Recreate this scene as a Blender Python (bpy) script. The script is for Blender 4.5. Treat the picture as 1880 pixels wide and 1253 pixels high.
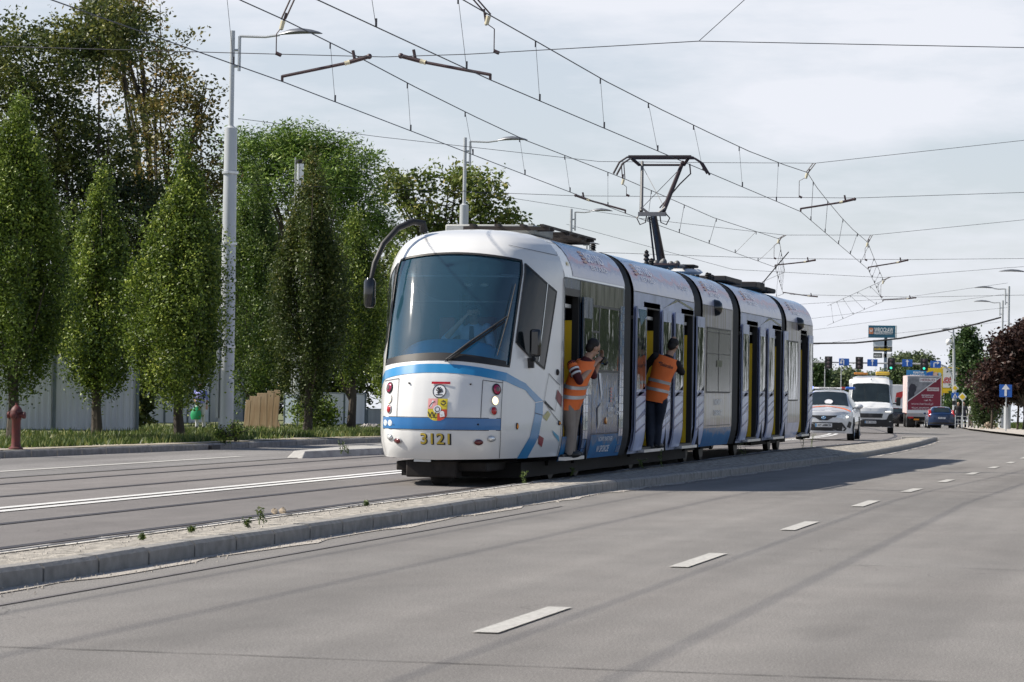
import bpy, math, random
import numpy as np
from mathutils import Vector, Matrix, Euler
R = math.radians
random.seed(7); np.random.seed(7)
for o in list(bpy.data.objects): bpy.data.objects.remove(o)
SC = bpy.context.scene; COL = SC.collection
# ------------------------------------------------------------------ camera
F = 5540.0; TH = R(12.44); H = 1.28; RO = R(0.92); PI_ = math.atan(85/F)
cd = bpy.data.cameras.new('camera'); cam = bpy.data.objects.new('camera', cd); COL.objects.link(cam)
fw = Vector((-math.sin(TH)*math.cos(PI_), math.cos(TH)*math.cos(PI_), math.sin(PI_)))
r0 = Vector((math.cos(TH), math.sin(TH), 0)); u0 = r0.cross(fw)
rr = r0*math.cos(RO)+u0*math.sin(RO); uu = u0*math.cos(RO)-r0*math.sin(RO)
m = Matrix((rr, uu, -fw)).transposed().to_4x4(); m.translation = Vector((0, 0, H)); cam.matrix_world = m
cd.sensor_width = 36; cd.lens = 36*F/1880; cd.clip_start = .1; cd.clip_end = 6000
cd.dof.use_dof = True; cd.dof.focus_distance = 46; cd.dof.aperture_fstop = 12.0
SC.camera = cam
# ------------------------------------------------------------------ world, sun, exposure
SUN = Vector((-1.08, -0.16, 1.0)).normalized()
w = bpy.data.worlds.new("World"); SC.world = w; w.use_nodes = True
wn = w.node_tree; wn.nodes.clear(); N = wn.nodes.new; L = wn.links.new
out = N('ShaderNodeOutputWorld'); bg = N('ShaderNodeBackground'); sky = N('ShaderNodeTexSky')
sky.sky_type = 'NISHITA'; sky.sun_disc = False; sky.sun_elevation = math.asin(SUN.z)
sky.sun_rotation = math.atan2(SUN.x, SUN.y); sky.air_density = 1.0; sky.dust_density = 1.0; sky.ozone_density = 3.0; sky.altitude = 100
tc = N('ShaderNodeTexCoord'); mp = N('ShaderNodeMapping'); mp.inputs['Scale'].default_value = (3.0, 3.0, 13)
mp.inputs['Rotation'].default_value = (0, R(12), 0)
nz = N('ShaderNodeTexNoise'); nz.inputs['Scale'].default_value = 2.2; nz.inputs['Detail'].default_value = 7; nz.inputs['Roughness'].default_value = .58
rp = N('ShaderNodeValToRGB'); rp.color_ramp.elements[0].position = .40; rp.color_ramp.elements[1].position = .62
rp.color_ramp.elements[0].color = (.56, .56, .56, 1); rp.color_ramp.elements[1].color = (1, 1, 1, 1)
mx = N('ShaderNodeMix'); mx.data_type = 'RGBA'; mx.inputs['B'].default_value = (7.6, 7.85, 8.5, 1)
L(tc.outputs['Generated'], mp.inputs['Vector']); L(mp.outputs['Vector'], nz.inputs['Vector']); L(nz.outputs['Fac'], rp.inputs['Fac'])
sx = N('ShaderNodeSeparateXYZ'); L(tc.outputs['Generated'], sx.inputs[0])
el = N('ShaderNodeMapRange'); el.inputs[1].default_value = .13; el.inputs[2].default_value = .34; el.inputs[3].default_value = 1; el.inputs[4].default_value = .05; L(sx.outputs['Z'], el.inputs[0])
hz = N('ShaderNodeMapRange'); hz.inputs[1].default_value = 0; hz.inputs[2].default_value = .075; hz.inputs[3].default_value = .92; hz.inputs[4].default_value = 0; L(sx.outputs['Z'], hz.inputs[0])
mxx = N('ShaderNodeMath'); mxx.operation = 'MAXIMUM'; L(rp.outputs['Color'], mxx.inputs[0]); L(hz.outputs[0], mxx.inputs[1])
ml = N('ShaderNodeMath'); ml.operation = 'MULTIPLY'; L(mxx.outputs[0], ml.inputs[0]); L(el.outputs[0], ml.inputs[1]); L(ml.outputs[0], mx.inputs['Factor']); L(sky.outputs['Color'], mx.inputs['A']); L(mx.outputs['Result'], bg.inputs['Color'])
bg.inputs['Strength'].default_value = .078; L(bg.outputs['Background'], out.inputs['Surface'])
sd = bpy.data.lights.new('sun', 'SUN'); sd.energy = 5.0; sd.angle = R(.55); sd.color = (1, .93, .82)
so = bpy.data.objects.new('sun', sd); COL.objects.link(so); so.rotation_euler = SUN.to_track_quat('Z', 'Y').to_euler(); so.location = (-60, -10, 60)
SC.view_settings.view_transform = 'Standard'; SC.view_settings.look = 'None'; SC.view_settings.exposure = 0.52; SC.view_settings.gamma = 1
SC.render.resolution_x = 1024; SC.render.resolution_y = 682; SC.render.engine = 'CYCLES'
# ------------------------------------------------------------------ pixel helper (a photo pixel plus one known world coordinate gives a world point)
def at(px, py, z=None, X=None, Y=None):
    dx = px-940; dy = py-626.5
    d = fw*F + rr*dx - uu*dy
    if z is not None: t = (z-H)/d.z
    elif X is not None: t = X/d.x
    else: t = Y/d.y
    return Vector((d.x*t, d.y*t, H+d.z*t))
def lerpL(t, T):
    if t <= T[0][0]: return T[0][1]
    for (a, b), (c, d) in zip(T, T[1:]):
        if t <= c: return b+(d-b)*(t-a)/(c-a)
    return T[-1][1]
GN = [(36, 0), (50, -.09), (68, -.19), (95, -.23), (134, -.5), (170, -.75), (200, -1.0), (300, -1.9), (600, -4), (5000, -60)]
GT = [(62, 0), (80, -.1), (95, -.22), (134, -.5), (170, -.75), (200, -1.0), (300, -1.9), (600, -4), (5000, -60)]
def gz(X, Y):
    k = min(1, max(0, (X+8.0)/.9)); return lerpL(Y, GT)*(1-k)+lerpL(Y, GN)*k
def off(Y):
    if Y < 72: return 0
    if Y < 134: return -.00095*(Y-72)**2
    return -3.65-.118*(Y-134)
# ------------------------------------------------------------------ materials
MATS = {}
def mat(name, col, rough=.6, metal=0, var=.12, scale=4, bump=0, bscale=40, coat=0, stretch=(1, 1, 1), spec=.5, emit=None, estr=1, col2=None, trans=0, alpha=1, bstretch=None, detail=6):
    if name in MATS: return MATS[name]
    M = bpy.data.materials.new(name); M.use_nodes = True; nt = M.node_tree; b = nt.nodes['Principled BSDF']; N = nt.nodes.new; L = nt.links.new
    b.inputs['Roughness'].default_value = rough; b.inputs['Metallic'].default_value = metal
    b.inputs['Specular IOR Level'].default_value = spec; b.inputs['Coat Weight'].default_value = coat; b.inputs['Coat Roughness'].default_value = .06
    b.inputs['Base Color'].default_value = (*col, 1)
    tc = N('ShaderNodeTexCoord')
    if var > 0 or col2:
        mp = N('ShaderNodeMapping'); mp.inputs['Scale'].default_value = stretch
        nz = N('ShaderNodeTexNoise'); nz.inputs['Scale'].default_value = scale; nz.inputs['Detail'].default_value = detail
        mr = N('ShaderNodeMapRange'); mr.inputs[1].default_value = .3; mr.inputs[2].default_value = .7
        mix = N('ShaderNodeMix'); mix.data_type = 'RGBA'
        c2 = col2 or tuple(min(1, c*(1+var)) for c in col); c1 = col if col2 else tuple(c*(1-var) for c in col)
        mix.inputs['A'].default_value = (*c1, 1); mix.inputs['B'].default_value = (*c2, 1)
        L(tc.outputs['Object'], mp.inputs['Vector']); L(mp.outputs['Vector'], nz.inputs['Vector']); L(nz.outputs['Fac'], mr.inputs[0]); L(mr.outputs[0], mix.inputs['Factor']); L(mix.outputs['Result'], b.inputs['Base Color'])
    if bump:
        n2 = N('ShaderNodeTexNoise'); n2.inputs['Scale'].default_value = bscale; n2.inputs['Detail'].default_value = 3
        m2 = N('ShaderNodeMapping'); m2.inputs['Scale'].default_value = bstretch or (1, 1, 1)
        bp = N('ShaderNodeBump'); bp.inputs['Strength'].default_value = bump; bp.inputs['Distance'].default_value = .02
        L(tc.outputs['Object'], m2.inputs['Vector']); L(m2.outputs['Vector'], n2.inputs['Vector']); L(n2.outputs['Fac'], bp.inputs['Height']); L(bp.outputs['Normal'], b.inputs['Normal'])
    if emit: b.inputs['Emission Color'].default_value = (*emit, 1); b.inputs['Emission Strength'].default_value = estr
    if trans: b.inputs['Transmission Weight'].default_value = trans
    MATS[name] = M; return M
def glass(name, tint=(.5, .6, .65), refl=1.0, film=0, fcol=(.3, .5, .65)):
    if name in MATS: return MATS[name]
    M = bpy.data.materials.new(name); M.use_nodes = True; nt = M.node_tree; nt.nodes.clear(); N = nt.nodes.new; L = nt.links.new
    o = N('ShaderNodeOutputMaterial'); t = N('ShaderNodeBsdfTransparent'); g = N('ShaderNodeBsdfGlossy'); f = N('ShaderNodeFresnel'); mx = N('ShaderNodeMixShader')
    t.inputs['Color'].default_value = (*tint, 1); g.inputs['Roughness'].default_value = .03; f.inputs['IOR'].default_value = 1.5+.35*refl
    L(f.outputs[0], mx.inputs[0]); L(t.outputs[0], mx.inputs[1]); L(g.outputs[0], mx.inputs[2]); L(mx.outputs[0], o.inputs[0])
    if film:
        d = N('ShaderNodeBsdfDiffuse'); d.inputs['Color'].default_value = (*fcol, 1); m2 = N('ShaderNodeMixShader'); m2.inputs[0].default_value = film
        L(t.outputs[0], m2.inputs[1]); L(d.outputs[0], m2.inputs[2]); L(m2.outputs[0], mx.inputs[1])
    MATS[name] = M; return M
def leafmat(name, c0, c1, c2=None):
    """foliage: colour from the per-leaf 'tint' attribute, some light passes through"""
    if name in MATS: return MATS[name]
    M = bpy.data.materials.new(name); M.use_nodes = True; nt = M.node_tree; nt.nodes.clear(); N = nt.nodes.new; L = nt.links.new
    o = N('ShaderNodeOutputMaterial'); at_ = N('ShaderNodeAttribute'); at_.attribute_name = 'tint'
    cr = N('ShaderNodeValToRGB'); e = cr.color_ramp.elements; e[0].color = (*c0, 1); e[1].color = (*c1, 1); e[1].position = .62
    if c2: q = e.new(1.0); q.color = (*c2, 1)
    d = N('ShaderNodeBsdfPrincipled'); d.inputs['Roughness'].default_value = .5; d.inputs['Specular IOR Level'].default_value = .35
    t = N('ShaderNodeBsdfTranslucent'); mx = N('ShaderNodeMixShader'); mx.inputs[0].default_value = .28
    L(at_.outputs['Fac'], cr.inputs[0]); L(cr.outputs[0], d.inputs['Base Color']); L(cr.outputs[0], t.inputs['Color'])
    L(d.outputs[0], mx.inputs[1]); L(t.outputs[0], mx.inputs[2]); L(mx.outputs[0], o.inputs[0])
    MATS[name] = M; return M
# ------------------------------------------------------------------ objects
def tag(o, label=None, cat=None, group=None, kind=None):
    if label: o['label'] = label
    if cat: o['category'] = cat
    if group: o['group'] = group
    if kind: o['kind'] = kind
    return o
def thing(name, loc=(0, 0, 0), rz=0, label=None, cat=None, group=None, scale=1):
    o = bpy.data.objects.new(name, None); COL.objects.link(o); o.location = loc; o.rotation_euler = (0, 0, rz)
    o.empty_display_size = .3
    if scale != 1: o.scale = (scale,)*3
    return tag(o, label, cat, group)
def kids(o): return [c for c in bpy.data.objects if c.parent == o]
def copy_tree(o, parent=None):
    c = o.copy(); COL.objects.link(c); c.parent = parent
    for ch in kids(o): copy_tree(ch, c)
    return c
class MB:
    def __init__(s): s.v = []; s.f = []; s.m = []; s.cur = 0
    def add(s, vs, fs):
        n = len(s.v); s.v += [tuple(v) for v in vs]
        for f in fs: s.f.append([i+n for i in f]); s.m.append(s.cur)
        return s
    def box(s, c, d, rz=0, M=None):
        x, y, z = d[0]/2, d[1]/2, d[2]/2
        P = [Vector((a, b, e)) for a in (-x, x) for b in (-y, y) for e in (-z, z)]
        Q = M or Matrix.Rotation(rz, 3, 'Z')
        P = [Q @ p + Vector(c) for p in P]
        return s.add(P, [(0, 1, 3, 2), (4, 6, 7, 5), (0, 4, 5, 1), (2, 3, 7, 6), (0, 2, 6, 4), (1, 5, 7, 3)])
    def bb(s, a, b): return s.box([(a[i]+b[i])/2 for i in range(3)], [abs(b[i]-a[i]) for i in range(3)])
    def quad(s, *p): return s.add(p, [tuple(range(len(p)))])
    def prism(s, poly, axis, a, b):
        """extrude a 2D polygon along axis 'x','y' or 'z' from a to b"""
        def P(p, t): return {'x': (t, p[0], p[1]), 'y': (p[0], t, p[1]), 'z': (p[0], p[1], t)}[axis]
        n = len(poly); V = [P(p, a) for p in poly]+[P(p, b) for p in poly]
        return s.add(V, [tuple(range(n))[::-1], tuple(range(n, 2*n))]+[(i, (i+1) % n, n+(i+1) % n, n+i) for i in range(n)])
    def tube(s, pts, r, n=8, cap=True):
        pts = [Vector(p) for p in pts]; rs = r if isinstance(r, (list, tuple)) else [r]*len(pts)
        V = []; ref = None
        for i, p in enumerate(pts):
            t = (pts[min(i+1, len(pts)-1)]-pts[max(i-1, 0)]).normalized()
            if ref is None:
                ref = t.cross(Vector((0, 0, 1))) if abs(t.z) < .95 else t.cross(Vector((0, 1, 0)))
            ref = (ref-t*ref.dot(t)).normalized(); b = t.cross(ref)
            for k in range(n):
                a = 2*math.pi*k/n; V.append(p+(ref*math.cos(a)+b*math.sin(a))*rs[i])
        Fs = [(i*n+k, i*n+(k+1) % n, (i+1)*n+(k+1) % n, (i+1)*n+k) for i in range(len(pts)-1) for k in range(n)]
        if cap: Fs += [tuple(range(n))[::-1], tuple(range((len(pts)-1)*n, len(pts)*n))]
        return s.add(V, Fs)
    def lathe(s, prof, c=(0, 0, 0), axis='z', n=24):
        """prof: (radius, height) pairs round an axis"""
        V = []
        for (r, h) in prof:
            for k in range(n):
                a = 2*math.pi*k/n; x, y = r*math.cos(a), r*math.sin(a)
                V.append({'z': (c[0]+x, c[1]+y, c[2]+h), 'y': (c[0]+x, c[1]+h, c[2]+y), 'x': (c[0]+h, c[1]+x, c[2]+y)}[axis])
        return s.add(V, [(i*n+k, i*n+(k+1) % n, (i+1)*n+(k+1) % n, (i+1)*n+k) for i in range(len(prof)-1) for k in range(n)])
    def ball(s, c, r, n=14, m=10, R_=None):
        r = (r, r, r) if not isinstance(r, (tuple, list)) else r; V = []
        for i in range(m+1):
            a = math.pi*i/m
            for k in range(n):
                b = 2*math.pi*k/n; q = Vector((r[0]*math.sin(a)*math.cos(b), r[1]*math.sin(a)*math.sin(b), r[2]*math.cos(a)))
                if R_: q = R_ @ q
                V.append(q+Vector(c))
        return s.add(V, [(i*n+k, (i+1)*n+k, (i+1)*n+(k+1) % n, i*n+(k+1) % n) for i in range(m) for k in range(n)])
    def grid(s, f, na, nb, flip=False):
        V = [f(i/na, j/nb) for i in range(na+1) for j in range(nb+1)]
        q = [(i*(nb+1)+j, (i+1)*(nb+1)+j, (i+1)*(nb+1)+j+1, i*(nb+1)+j+1) for i in range(na) for j in range(nb)]
        if flip: q = [t[::-1] for t in q]
        return s.add(V, q)
    def build(s, name, mats, parent=None, smooth=False, bevel=0, loc=None, rot=None, thick=0, weld=False, angle=40):
        me = bpy.data.meshes.new(name); me.from_pydata(s.v, [], s.f); me.update()
        for mm in (mats if isinstance(mats, (list, tuple)) else [mats]): me.materials.append(mm)
        if max(s.m, default=0): me.polygons.foreach_set('material_index', s.m)
        o = bpy.data.objects.new(name, me); COL.objects.link(o); o.parent = parent
        if weld: md = o.modifiers.new('weld', 'WELD'); md.merge_threshold = .0008
        if thick: md = o.modifiers.new('solid', 'SOLIDIFY'); md.thickness = thick; md.offset = -1
        if bevel: md = o.modifiers.new('bevel', 'BEVEL'); md.width = bevel; md.segments = 2; md.limit_method = 'ANGLE'; md.angle_limit = R(35); md.use_clamp_overlap = True
        if smooth or bevel:
            me.polygons.foreach_set('use_smooth', [True]*len(me.polygons)); me.set_sharp_from_angle(angle=R(angle))
        if loc: o.location = loc
        if rot: o.rotation_euler = rot
        return o
class Surf:
    """a surface f(a,b) -> point; patches of it can be lifted off along the normal"""
    def __init__(s, f, sign=1): s.f = f; s.sign = sign
    def p(s, a, b, o=0):
        P = Vector(s.f(a, b))
        if not o: return P
        e = 1e-3; da = Vector(s.f(a+e, b))-Vector(s.f(a-e, b)); db = Vector(s.f(a, b+e))-Vector(s.f(a, b-e)); n = da.cross(db)
        return P+n.normalized()*o*s.sign if n.length > 1e-12 else P
    def patch(s, mb, a0, a1, b0, b1, na=8, nb=8, o=0):
        """b0,b1 may be functions of a"""
        g0 = b0 if callable(b0) else (lambda a: b0); g1 = b1 if callable(b1) else (lambda a: b1)
        def q(i, j):
            a = a0+(a1-a0)*i; lo, hi = g0(a), g1(a); return s.p(a, lo+(hi-lo)*j, o)
        return mb.grid(q, na, nb, flip=s.sign < 0)
    def poly(s, mb, pts, o=0, n=6):
        """four corner patch in (a,b), bilinear"""
        A, B, C, D = pts
        def q(i, j):
            a = (A[0]*(1-i)+B[0]*i)*(1-j)+(D[0]*(1-i)+C[0]*i)*j; b = (A[1]*(1-i)+B[1]*i)*(1-j)+(D[1]*(1-i)+C[1]*i)*j
            return s.p(a, b, o)
        return mb.grid(q, n, n, flip=s.sign < 0)
    def line(s, mb, pts, w, o=.003, n=5):
        """thin ribbon through (a,b) points"""
        P = []
        for (p, q) in zip(pts, pts[1:]):
            for i in range(n): P.append((p[0]+(q[0]-p[0])*i/n, p[1]+(q[1]-p[1])*i/n))
        P.append(pts[-1]); W = [s.p(a, b, o) for a, b in P]; V = []
        for i, (a, b) in enumerate(P):
            t = (W[min(i+1, len(W)-1)]-W[max(i-1, 0)]).normalized(); e = 1e-3
            nn = (Vector(s.f(a+e, b))-Vector(s.f(a-e, b))).cross(Vector(s.f(a, b+e))-Vector(s.f(a, b-e))).normalized()
            side = nn.cross(t)*(w/2); V += [W[i]-side, W[i]+side]
        return mb.add(V, [(2*i, 2*i+1, 2*i+3, 2*i+2) for i in range(len(W)-1)])
_tc = {}
def text_geo(txt, size=1.0, width=None, bold=0, res=3):
    """letters as flat triangles, centred on the origin: verts (x,y) and faces"""
    k = (txt, size, width, bold)
    if k in _tc: return _tc[k]
    cu = bpy.data.curves.new('t', 'FONT'); cu.body = txt; cu.size = size; cu.align_x = 'CENTER'; cu.align_y = 'CENTER'; cu.resolution_u = res; cu.offset = bold*size
    o = bpy.data.objects.new('t', cu); COL.objects.link(o); dg = bpy.context.evaluated_depsgraph_get(); me = bpy.data.meshes.new_from_object(o.evaluated_get(dg))
    V = [(v.co.x, v.co.y) for v in me.vertices]; Fc = [tuple(p.vertices) for p in me.polygons]
    bpy.data.objects.remove(o); bpy.data.curves.remove(cu); bpy.data.meshes.remove(me)
    if width and V:
        x0 = min(v[0] for v in V); x1 = max(v[0] for v in V); sx = width/(x1-x0); V = [((v[0]-(x0+x1)/2)*sx, v[1]) for v in V]
    _tc[k] = (V, Fc); return V, Fc
def text_on(mb, txt, size, fn, **kw):
    V, Fc = text_geo(txt, size, **kw); return mb.add([fn(x, y) for x, y in V], Fc)
# ================================================================== ground, roads, median
def coordmat(name, build):
    M = bpy.data.materials.new(name); M.use_nodes = True; nt = M.node_tree; build(nt, nt.nodes['Principled BSDF'], nt.nodes.new, nt.links.new); MATS[name] = M; return M
def asphalt(name, base, warm, streaks=True):
    def bl(nt, b, N, L):
        tc = N('ShaderNodeTexCoord')
        def noise(sc, st, det=4, rg=.6):
            m = N('ShaderNodeMapping'); m.inputs['Scale'].default_value = st; n = N('ShaderNodeTexNoise'); n.inputs['Scale'].default_value = sc; n.inputs['Detail'].default_value = det; n.inputs['Roughness'].default_value = rg
            L(tc.outputs['Object'], m.inputs[0]); L(m.outputs[0], n.inputs[0]); return n.outputs['Fac']
        def mr(s, a, b_, c, d):
            r = N('ShaderNodeMapRange'); r.inputs[1].default_value = a; r.inputs[2].default_value = b_; r.inputs[3].default_value = c; r.inputs[4].default_value = d; L(s, r.inputs[0]); return r.outputs[0]
        def mul(a, c):
            q = N('ShaderNodeMath'); q.operation = 'MULTIPLY'; L(a, q.inputs[0]); L(c, q.inputs[1]); return q.outputs[0]
        big = mr(noise(.35, (1, .35, 1)), .3, .7, .86, 1.13)
        lanes = mr(noise(1.1, (1, .012, 1), 2), .3, .7, .80, 1.12)
        grit = mr(noise(95, (1, 1, 1), 2, .8), .34, .66, .5, 1.5)
        pat = mr(noise(2.3, (1, .5, 1), 5), .35, .7, .93, 1.07)
        v = mul(mul(mul(mul(big, lanes), grit), pat), mr(noise(38, (1, 1, 1), 3, .75), .3, .7, .80, 1.2))
        mix = N('ShaderNodeMix'); mix.data_type = 'RGBA'; mix.inputs['A'].default_value = (*base, 1); mix.inputs['B'].default_value = (*warm, 1)
        L(noise(.5, (1, .4, 1), 3), mix.inputs['Factor'])
        vm = N('ShaderNodeVectorMath'); vm.operation = 'SCALE'; L(mix.outputs['Result'], vm.inputs[0]); L(v, vm.inputs['Scale']); L(vm.outputs[0], b.inputs['Base Color'])
        # hairline cracks, only in patches
        vo = N('ShaderNodeTexVoronoi'); vo.feature = 'DISTANCE_TO_EDGE'; vo.inputs['Scale'].default_value = .42; wv = N('ShaderNodeVectorMath'); wv.operation = 'SCALE'; wv.inputs['Scale'].default_value = .55
        wn_ = N('ShaderNodeTexNoise'); wn_.inputs['Scale'].default_value = 1.6; wn_.inputs['Detail'].default_value = 6; L(tc.outputs['Object'], wn_.inputs[0]); L(wn_.outputs['Color'], wv.inputs[0])
        av = N('ShaderNodeVectorMath'); L(tc.outputs['Object'], av.inputs[0]); L(wv.outputs[0], av.inputs[1]); L(av.outputs[0], vo.inputs['Vector'])
        ck = mr(vo.outputs['Distance'], 0, .0045, 1, 0); mk = mr(noise(.16, (1, 1, 1), 2), .52, .60, 0, .55); dk = mul(ck, mk); inv = mr(dk, 0, 1, 1, .25)
        stn = mr(noise(.9, (1, .25, 1), 3), .60, .72, 1, .86)
        vm2 = N('ShaderNodeVectorMath'); vm2.operation = 'SCALE'; L(vm.outputs[0], vm2.inputs[0]); L(mul(inv, stn), vm2.inputs['Scale']); L(vm2.outputs[0], b.inputs['Base Color'])
        b.inputs['Roughness'].default_value = .82; b.inputs['Specular IOR Level'].default_value = .35
        bp = N('ShaderNodeBump'); bp.inputs['Strength'].default_value = .35; bp.inputs['Distance'].default_value = .006; L(noise(110, (1, 1, 1), 2), bp.inputs['Height']); L(bp.outputs[0], b.inputs['Normal'])
    return coordmat(name, bl)
M_ASPH = asphalt('asphalt_near', (.172, .166, .158), (.198, .183, .170))
M_ASPT = asphalt('asphalt_track', (.165, .157, .151), (.19, .172, .164))
M_ASPL = asphalt('asphalt_left', (.19, .185, .182), (.21, .198, .19))
M_CONC = mat('kerb_concrete', (.24, .23, .215), .85, var=.22, scale=9, bump=.4, bscale=60)
M_CONCW = mat('white_edge_stone', (.55, .53, .5), .85, var=.2, scale=6, bump=.3, bscale=60)
M_GRAV = mat('median_gravel', (.13, .12, .105), .95, col2=(.50, .46, .40), scale=14, bump=1.0, bscale=45, stretch=(1, .6, 1), detail=10)
M_DUST = mat('kerb_dust', (.38, .35, .315), .95, var=.3, scale=20, bump=.7, bscale=60)
M_WHITE = mat('road_paint', (.50, .49, .46), .8, col2=(.33, .32, .30), scale=26, bump=.3, bscale=80, detail=10)
M_GRASSG = mat('verge_soil', (.10, .13, .045), .95, col2=(.16, .155, .075), scale=2.5, bump=.8, bscale=20)
M_STEEL = mat('rail_steel', (.10, .085, .08), .5, metal=.6, var=.2)
M_TAR = mat('joint_tar', (.03, .028, .03), .6, var=.1)
YS = [-12, 0, 8, 14, 20, 26, 32, 36, 40, 45, 50, 56, 62, 68, 74, 80, 86, 92, 98, 104, 112, 120, 128, 136, 145, 155, 170, 185, 200, 225, 250, 300, 400, 600]
def strip(name, mt, x0, x1, ys=YS, dz=0, nx=2, curve=True, fn=None, label=None, **kw):
    mb = MB()
    f0 = x0 if callable(x0) else (lambda y: x0); f1 = x1 if callable(x1) else (lambda y: x1)
    def q(i, j):
        k = i*(len(ys)-1); y = ys[int(round(k))]; a = f0(y); b = f1(y); x = a+(b-a)*j
        z = (fn(x, y) if fn else gz(x, y))+dz
        return (x+(off(y) if curve else 0), y, z)
    mb.grid(q, len(ys)-1, nx, flip=True)
    return tag(mb.build(name, mt, **kw), kind='structure')
YF = [y for y in YS]+[900, 1500, 2500, 4500]
g = MB()
def gq(i, j):
    y = ([-12]+YF[1:])[int(round(i*(len(YF)-1)))]; x = -1500+3000*j if False else [-1500, -400, -150, -60, -27, -21, -14, -8.5, -7, 0, 8, 16, 40, 150, 600][int(round(j*14))]
    return (x, y, min(lerpL(y, GT), lerpL(y, GN))-.12)
g.grid(gq, len(YF)-1, 14, flip=True)
tag(g.build('ground', M_GRASSG), kind='structure')
RIGHT = lambda y: 7.5
strip('road_near', M_ASPH, -6.96, RIGHT, nx=6)
strip('tram_road', M_ASPT, -14.75, -8.1, nx=4)
strip('road_left', M_ASPL, -18.2, -14.75, nx=2, dz=.004)
MED_END = 101
# the kerbed outer edge of the left road and the verge behind it
KL = lambda y: lerpL(y, [(0, -20.5), (45.8, -18.54), (55.2, -17.9), (65.8, -17.6), (90, -17.6), (600, -17.6)])
tag(strip('road_left_edge', M_ASPL, KL, -18.1, ys=[y for y in YS if y <= 60], dz=.002), kind='structure')
def kerb_row(name, xf, y0, y1, face, top, h, flipx=1, step=1.0, base=0, mt=M_CONC, ln=None):
    """separate kerb stones with open joints, chamfered road-side edge; xf(y) is the face, the stone extends by -flipx*top"""
    mb = MB(); y = y0
    while y < y1:
        e = y+step-.032
        P = []
        for yy in (y, e):
            x = xf(yy)+off(yy); z = face(yy); jit = random.uniform(-.006, .006)
            sec = [(0, -.12), (0, h*.8+jit), (.03, h+jit), (top, h+jit), (top, -.12)]
            P.append([(x-flipx*a, yy, z+b) for a, b in sec])
        n = 5; V = P[0]+P[1]
        mb.add(V, [tuple(range(n)), tuple(range(n, 2*n))[::-1]]+[(i, n+i, n+(i+1) % n, (i+1) % n) for i in range(n)])
        y += step
    return tag(mb.build(name, mt), kind='structure')
kerb_row('kerb_near', lambda y: -6.97, 6, 100, lambda y: lerpL(y, GN), .15, .125)
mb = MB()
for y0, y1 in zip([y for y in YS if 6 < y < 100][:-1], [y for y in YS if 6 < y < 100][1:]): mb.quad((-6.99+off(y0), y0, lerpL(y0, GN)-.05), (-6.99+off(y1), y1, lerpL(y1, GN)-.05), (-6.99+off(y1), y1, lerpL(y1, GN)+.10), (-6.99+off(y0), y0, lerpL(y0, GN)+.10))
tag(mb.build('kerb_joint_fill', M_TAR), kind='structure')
strip('median_gap', M_TAR, -7.97, -7.90, ys=[y for y in YS if 4 < y < MED_END], nx=1, dz=.088)
kerb_row('kerb_left', KL, 30, 140, lambda y: lerpL(y, GT), .15, .12, flipx=1)
strip('median', M_GRAV, -7.98, -7.1, ys=[y for y in YS if y < MED_END]+[MED_END], nx=2, fn=lambda x, y: .105*(1-.35*min(1, max(0, (-7.2-x)/.8)))+gz(x, y))
kerb_row('median_edge_stones', lambda y: -8.12, 4, MED_END-.5, lambda y: lerpL(y, GT), .16, .07, flipx=-1, mt=M_CONCW)
# rounded far nose of the median
mb = MB(); cx = -7.55+off(MED_END); n = 14; zz = lerpL(MED_END, GN)
ring = [(cx+.6*math.cos(math.pi*k/n), MED_END+.9*math.sin(math.pi*k/n)) for k in range(n+1)]
mb.prism(ring, 'z', zz-.1, zz+.12); tag(mb.build('median_nose', M_CONC, bevel=.02), kind='structure')
strip('road_junction', M_ASPH, -8.2, -6.9, ys=[y for y in YS if y > MED_END], dz=-.003, nx=1)
strip('kerb_dust_strip', M_DUST, lambda y: -6.97, lambda y: -6.80+.05*math.sin(y*1.7)+.03*math.sin(y*4.1), ys=[6+.6*i for i in range(int(94/.6))], dz=.006, nx=1)
# scattered grit along the kerbs
mb = MB()
for i in range(2600):
    if i % 2: y = random.uniform(12, 60)**1; x = random.uniform(-8.0, -7.1); z = gz(x, y)+.08+.02*(x+8)
    else: y = 10+50*random.random()**1.5; x = -6.95+abs(random.gauss(0, .09)); z = gz(x, y)+.008
    r = random.uniform(.004, .013)*(1.6 if random.random() < .05 else 1)
    a = random.random()*6; P = [(x+r*math.cos(a+k*1.57), y+r*math.sin(a+k*1.57), z-.004) for k in range(4)]+[(x+.2*r, y, z+r*.9)]
    mb.add(P, [(0, 1, 4), (1, 2, 4), (2, 3, 4), (3, 0, 4)])
tag(mb.build('loose_grit', mat('grit', (.34, .31, .27), .9, var=.3, scale=30)), label='loose grit and small stones lying along the median kerb', cat='grit', kind='stuff')
# lane dashes of the near road
mb = MB(); y = 15.28-6.22*2
while y < 125:
    y1 = y+1.95; V = []; n = 3
    mb.grid(lambda i, j, y=y, y1=y1: (-3.56+.14*j+off(y)*1.0, y+(y1-y)*i, gz(-3.5, y+(y1-y)*i)+.008), 2, 1, flip=True); y += 6.22
tag(mb.build('lane_dashes', M_WHITE), kind='structure')
for nm, a, b in (('track_line', -11.42, -11.27), ('track_line', -11.15, -11.0)):
    strip(nm, mat('line_paint_bright', (.68, .68, .66), .7, col2=(.52, .51, .50), scale=14), a, b, dz=.008, nx=1)
strip('edge_line', M_WHITE, -15.9, -15.72, ys=[y for y in YS if y <= 50], dz=.010, nx=1)
for x in (-8.63, -10.08, -12.45, -13.92):
    strip('tram_rail', M_STEEL, x-.032, x+.032, dz=.006, nx=1); strip('rail_groove', M_TAR, x-.085, x-.032, dz=.005, nx=1)
strip('joint_shadow_line', M_TAR, -14.80, -14.76, dz=.009, nx=1)
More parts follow.
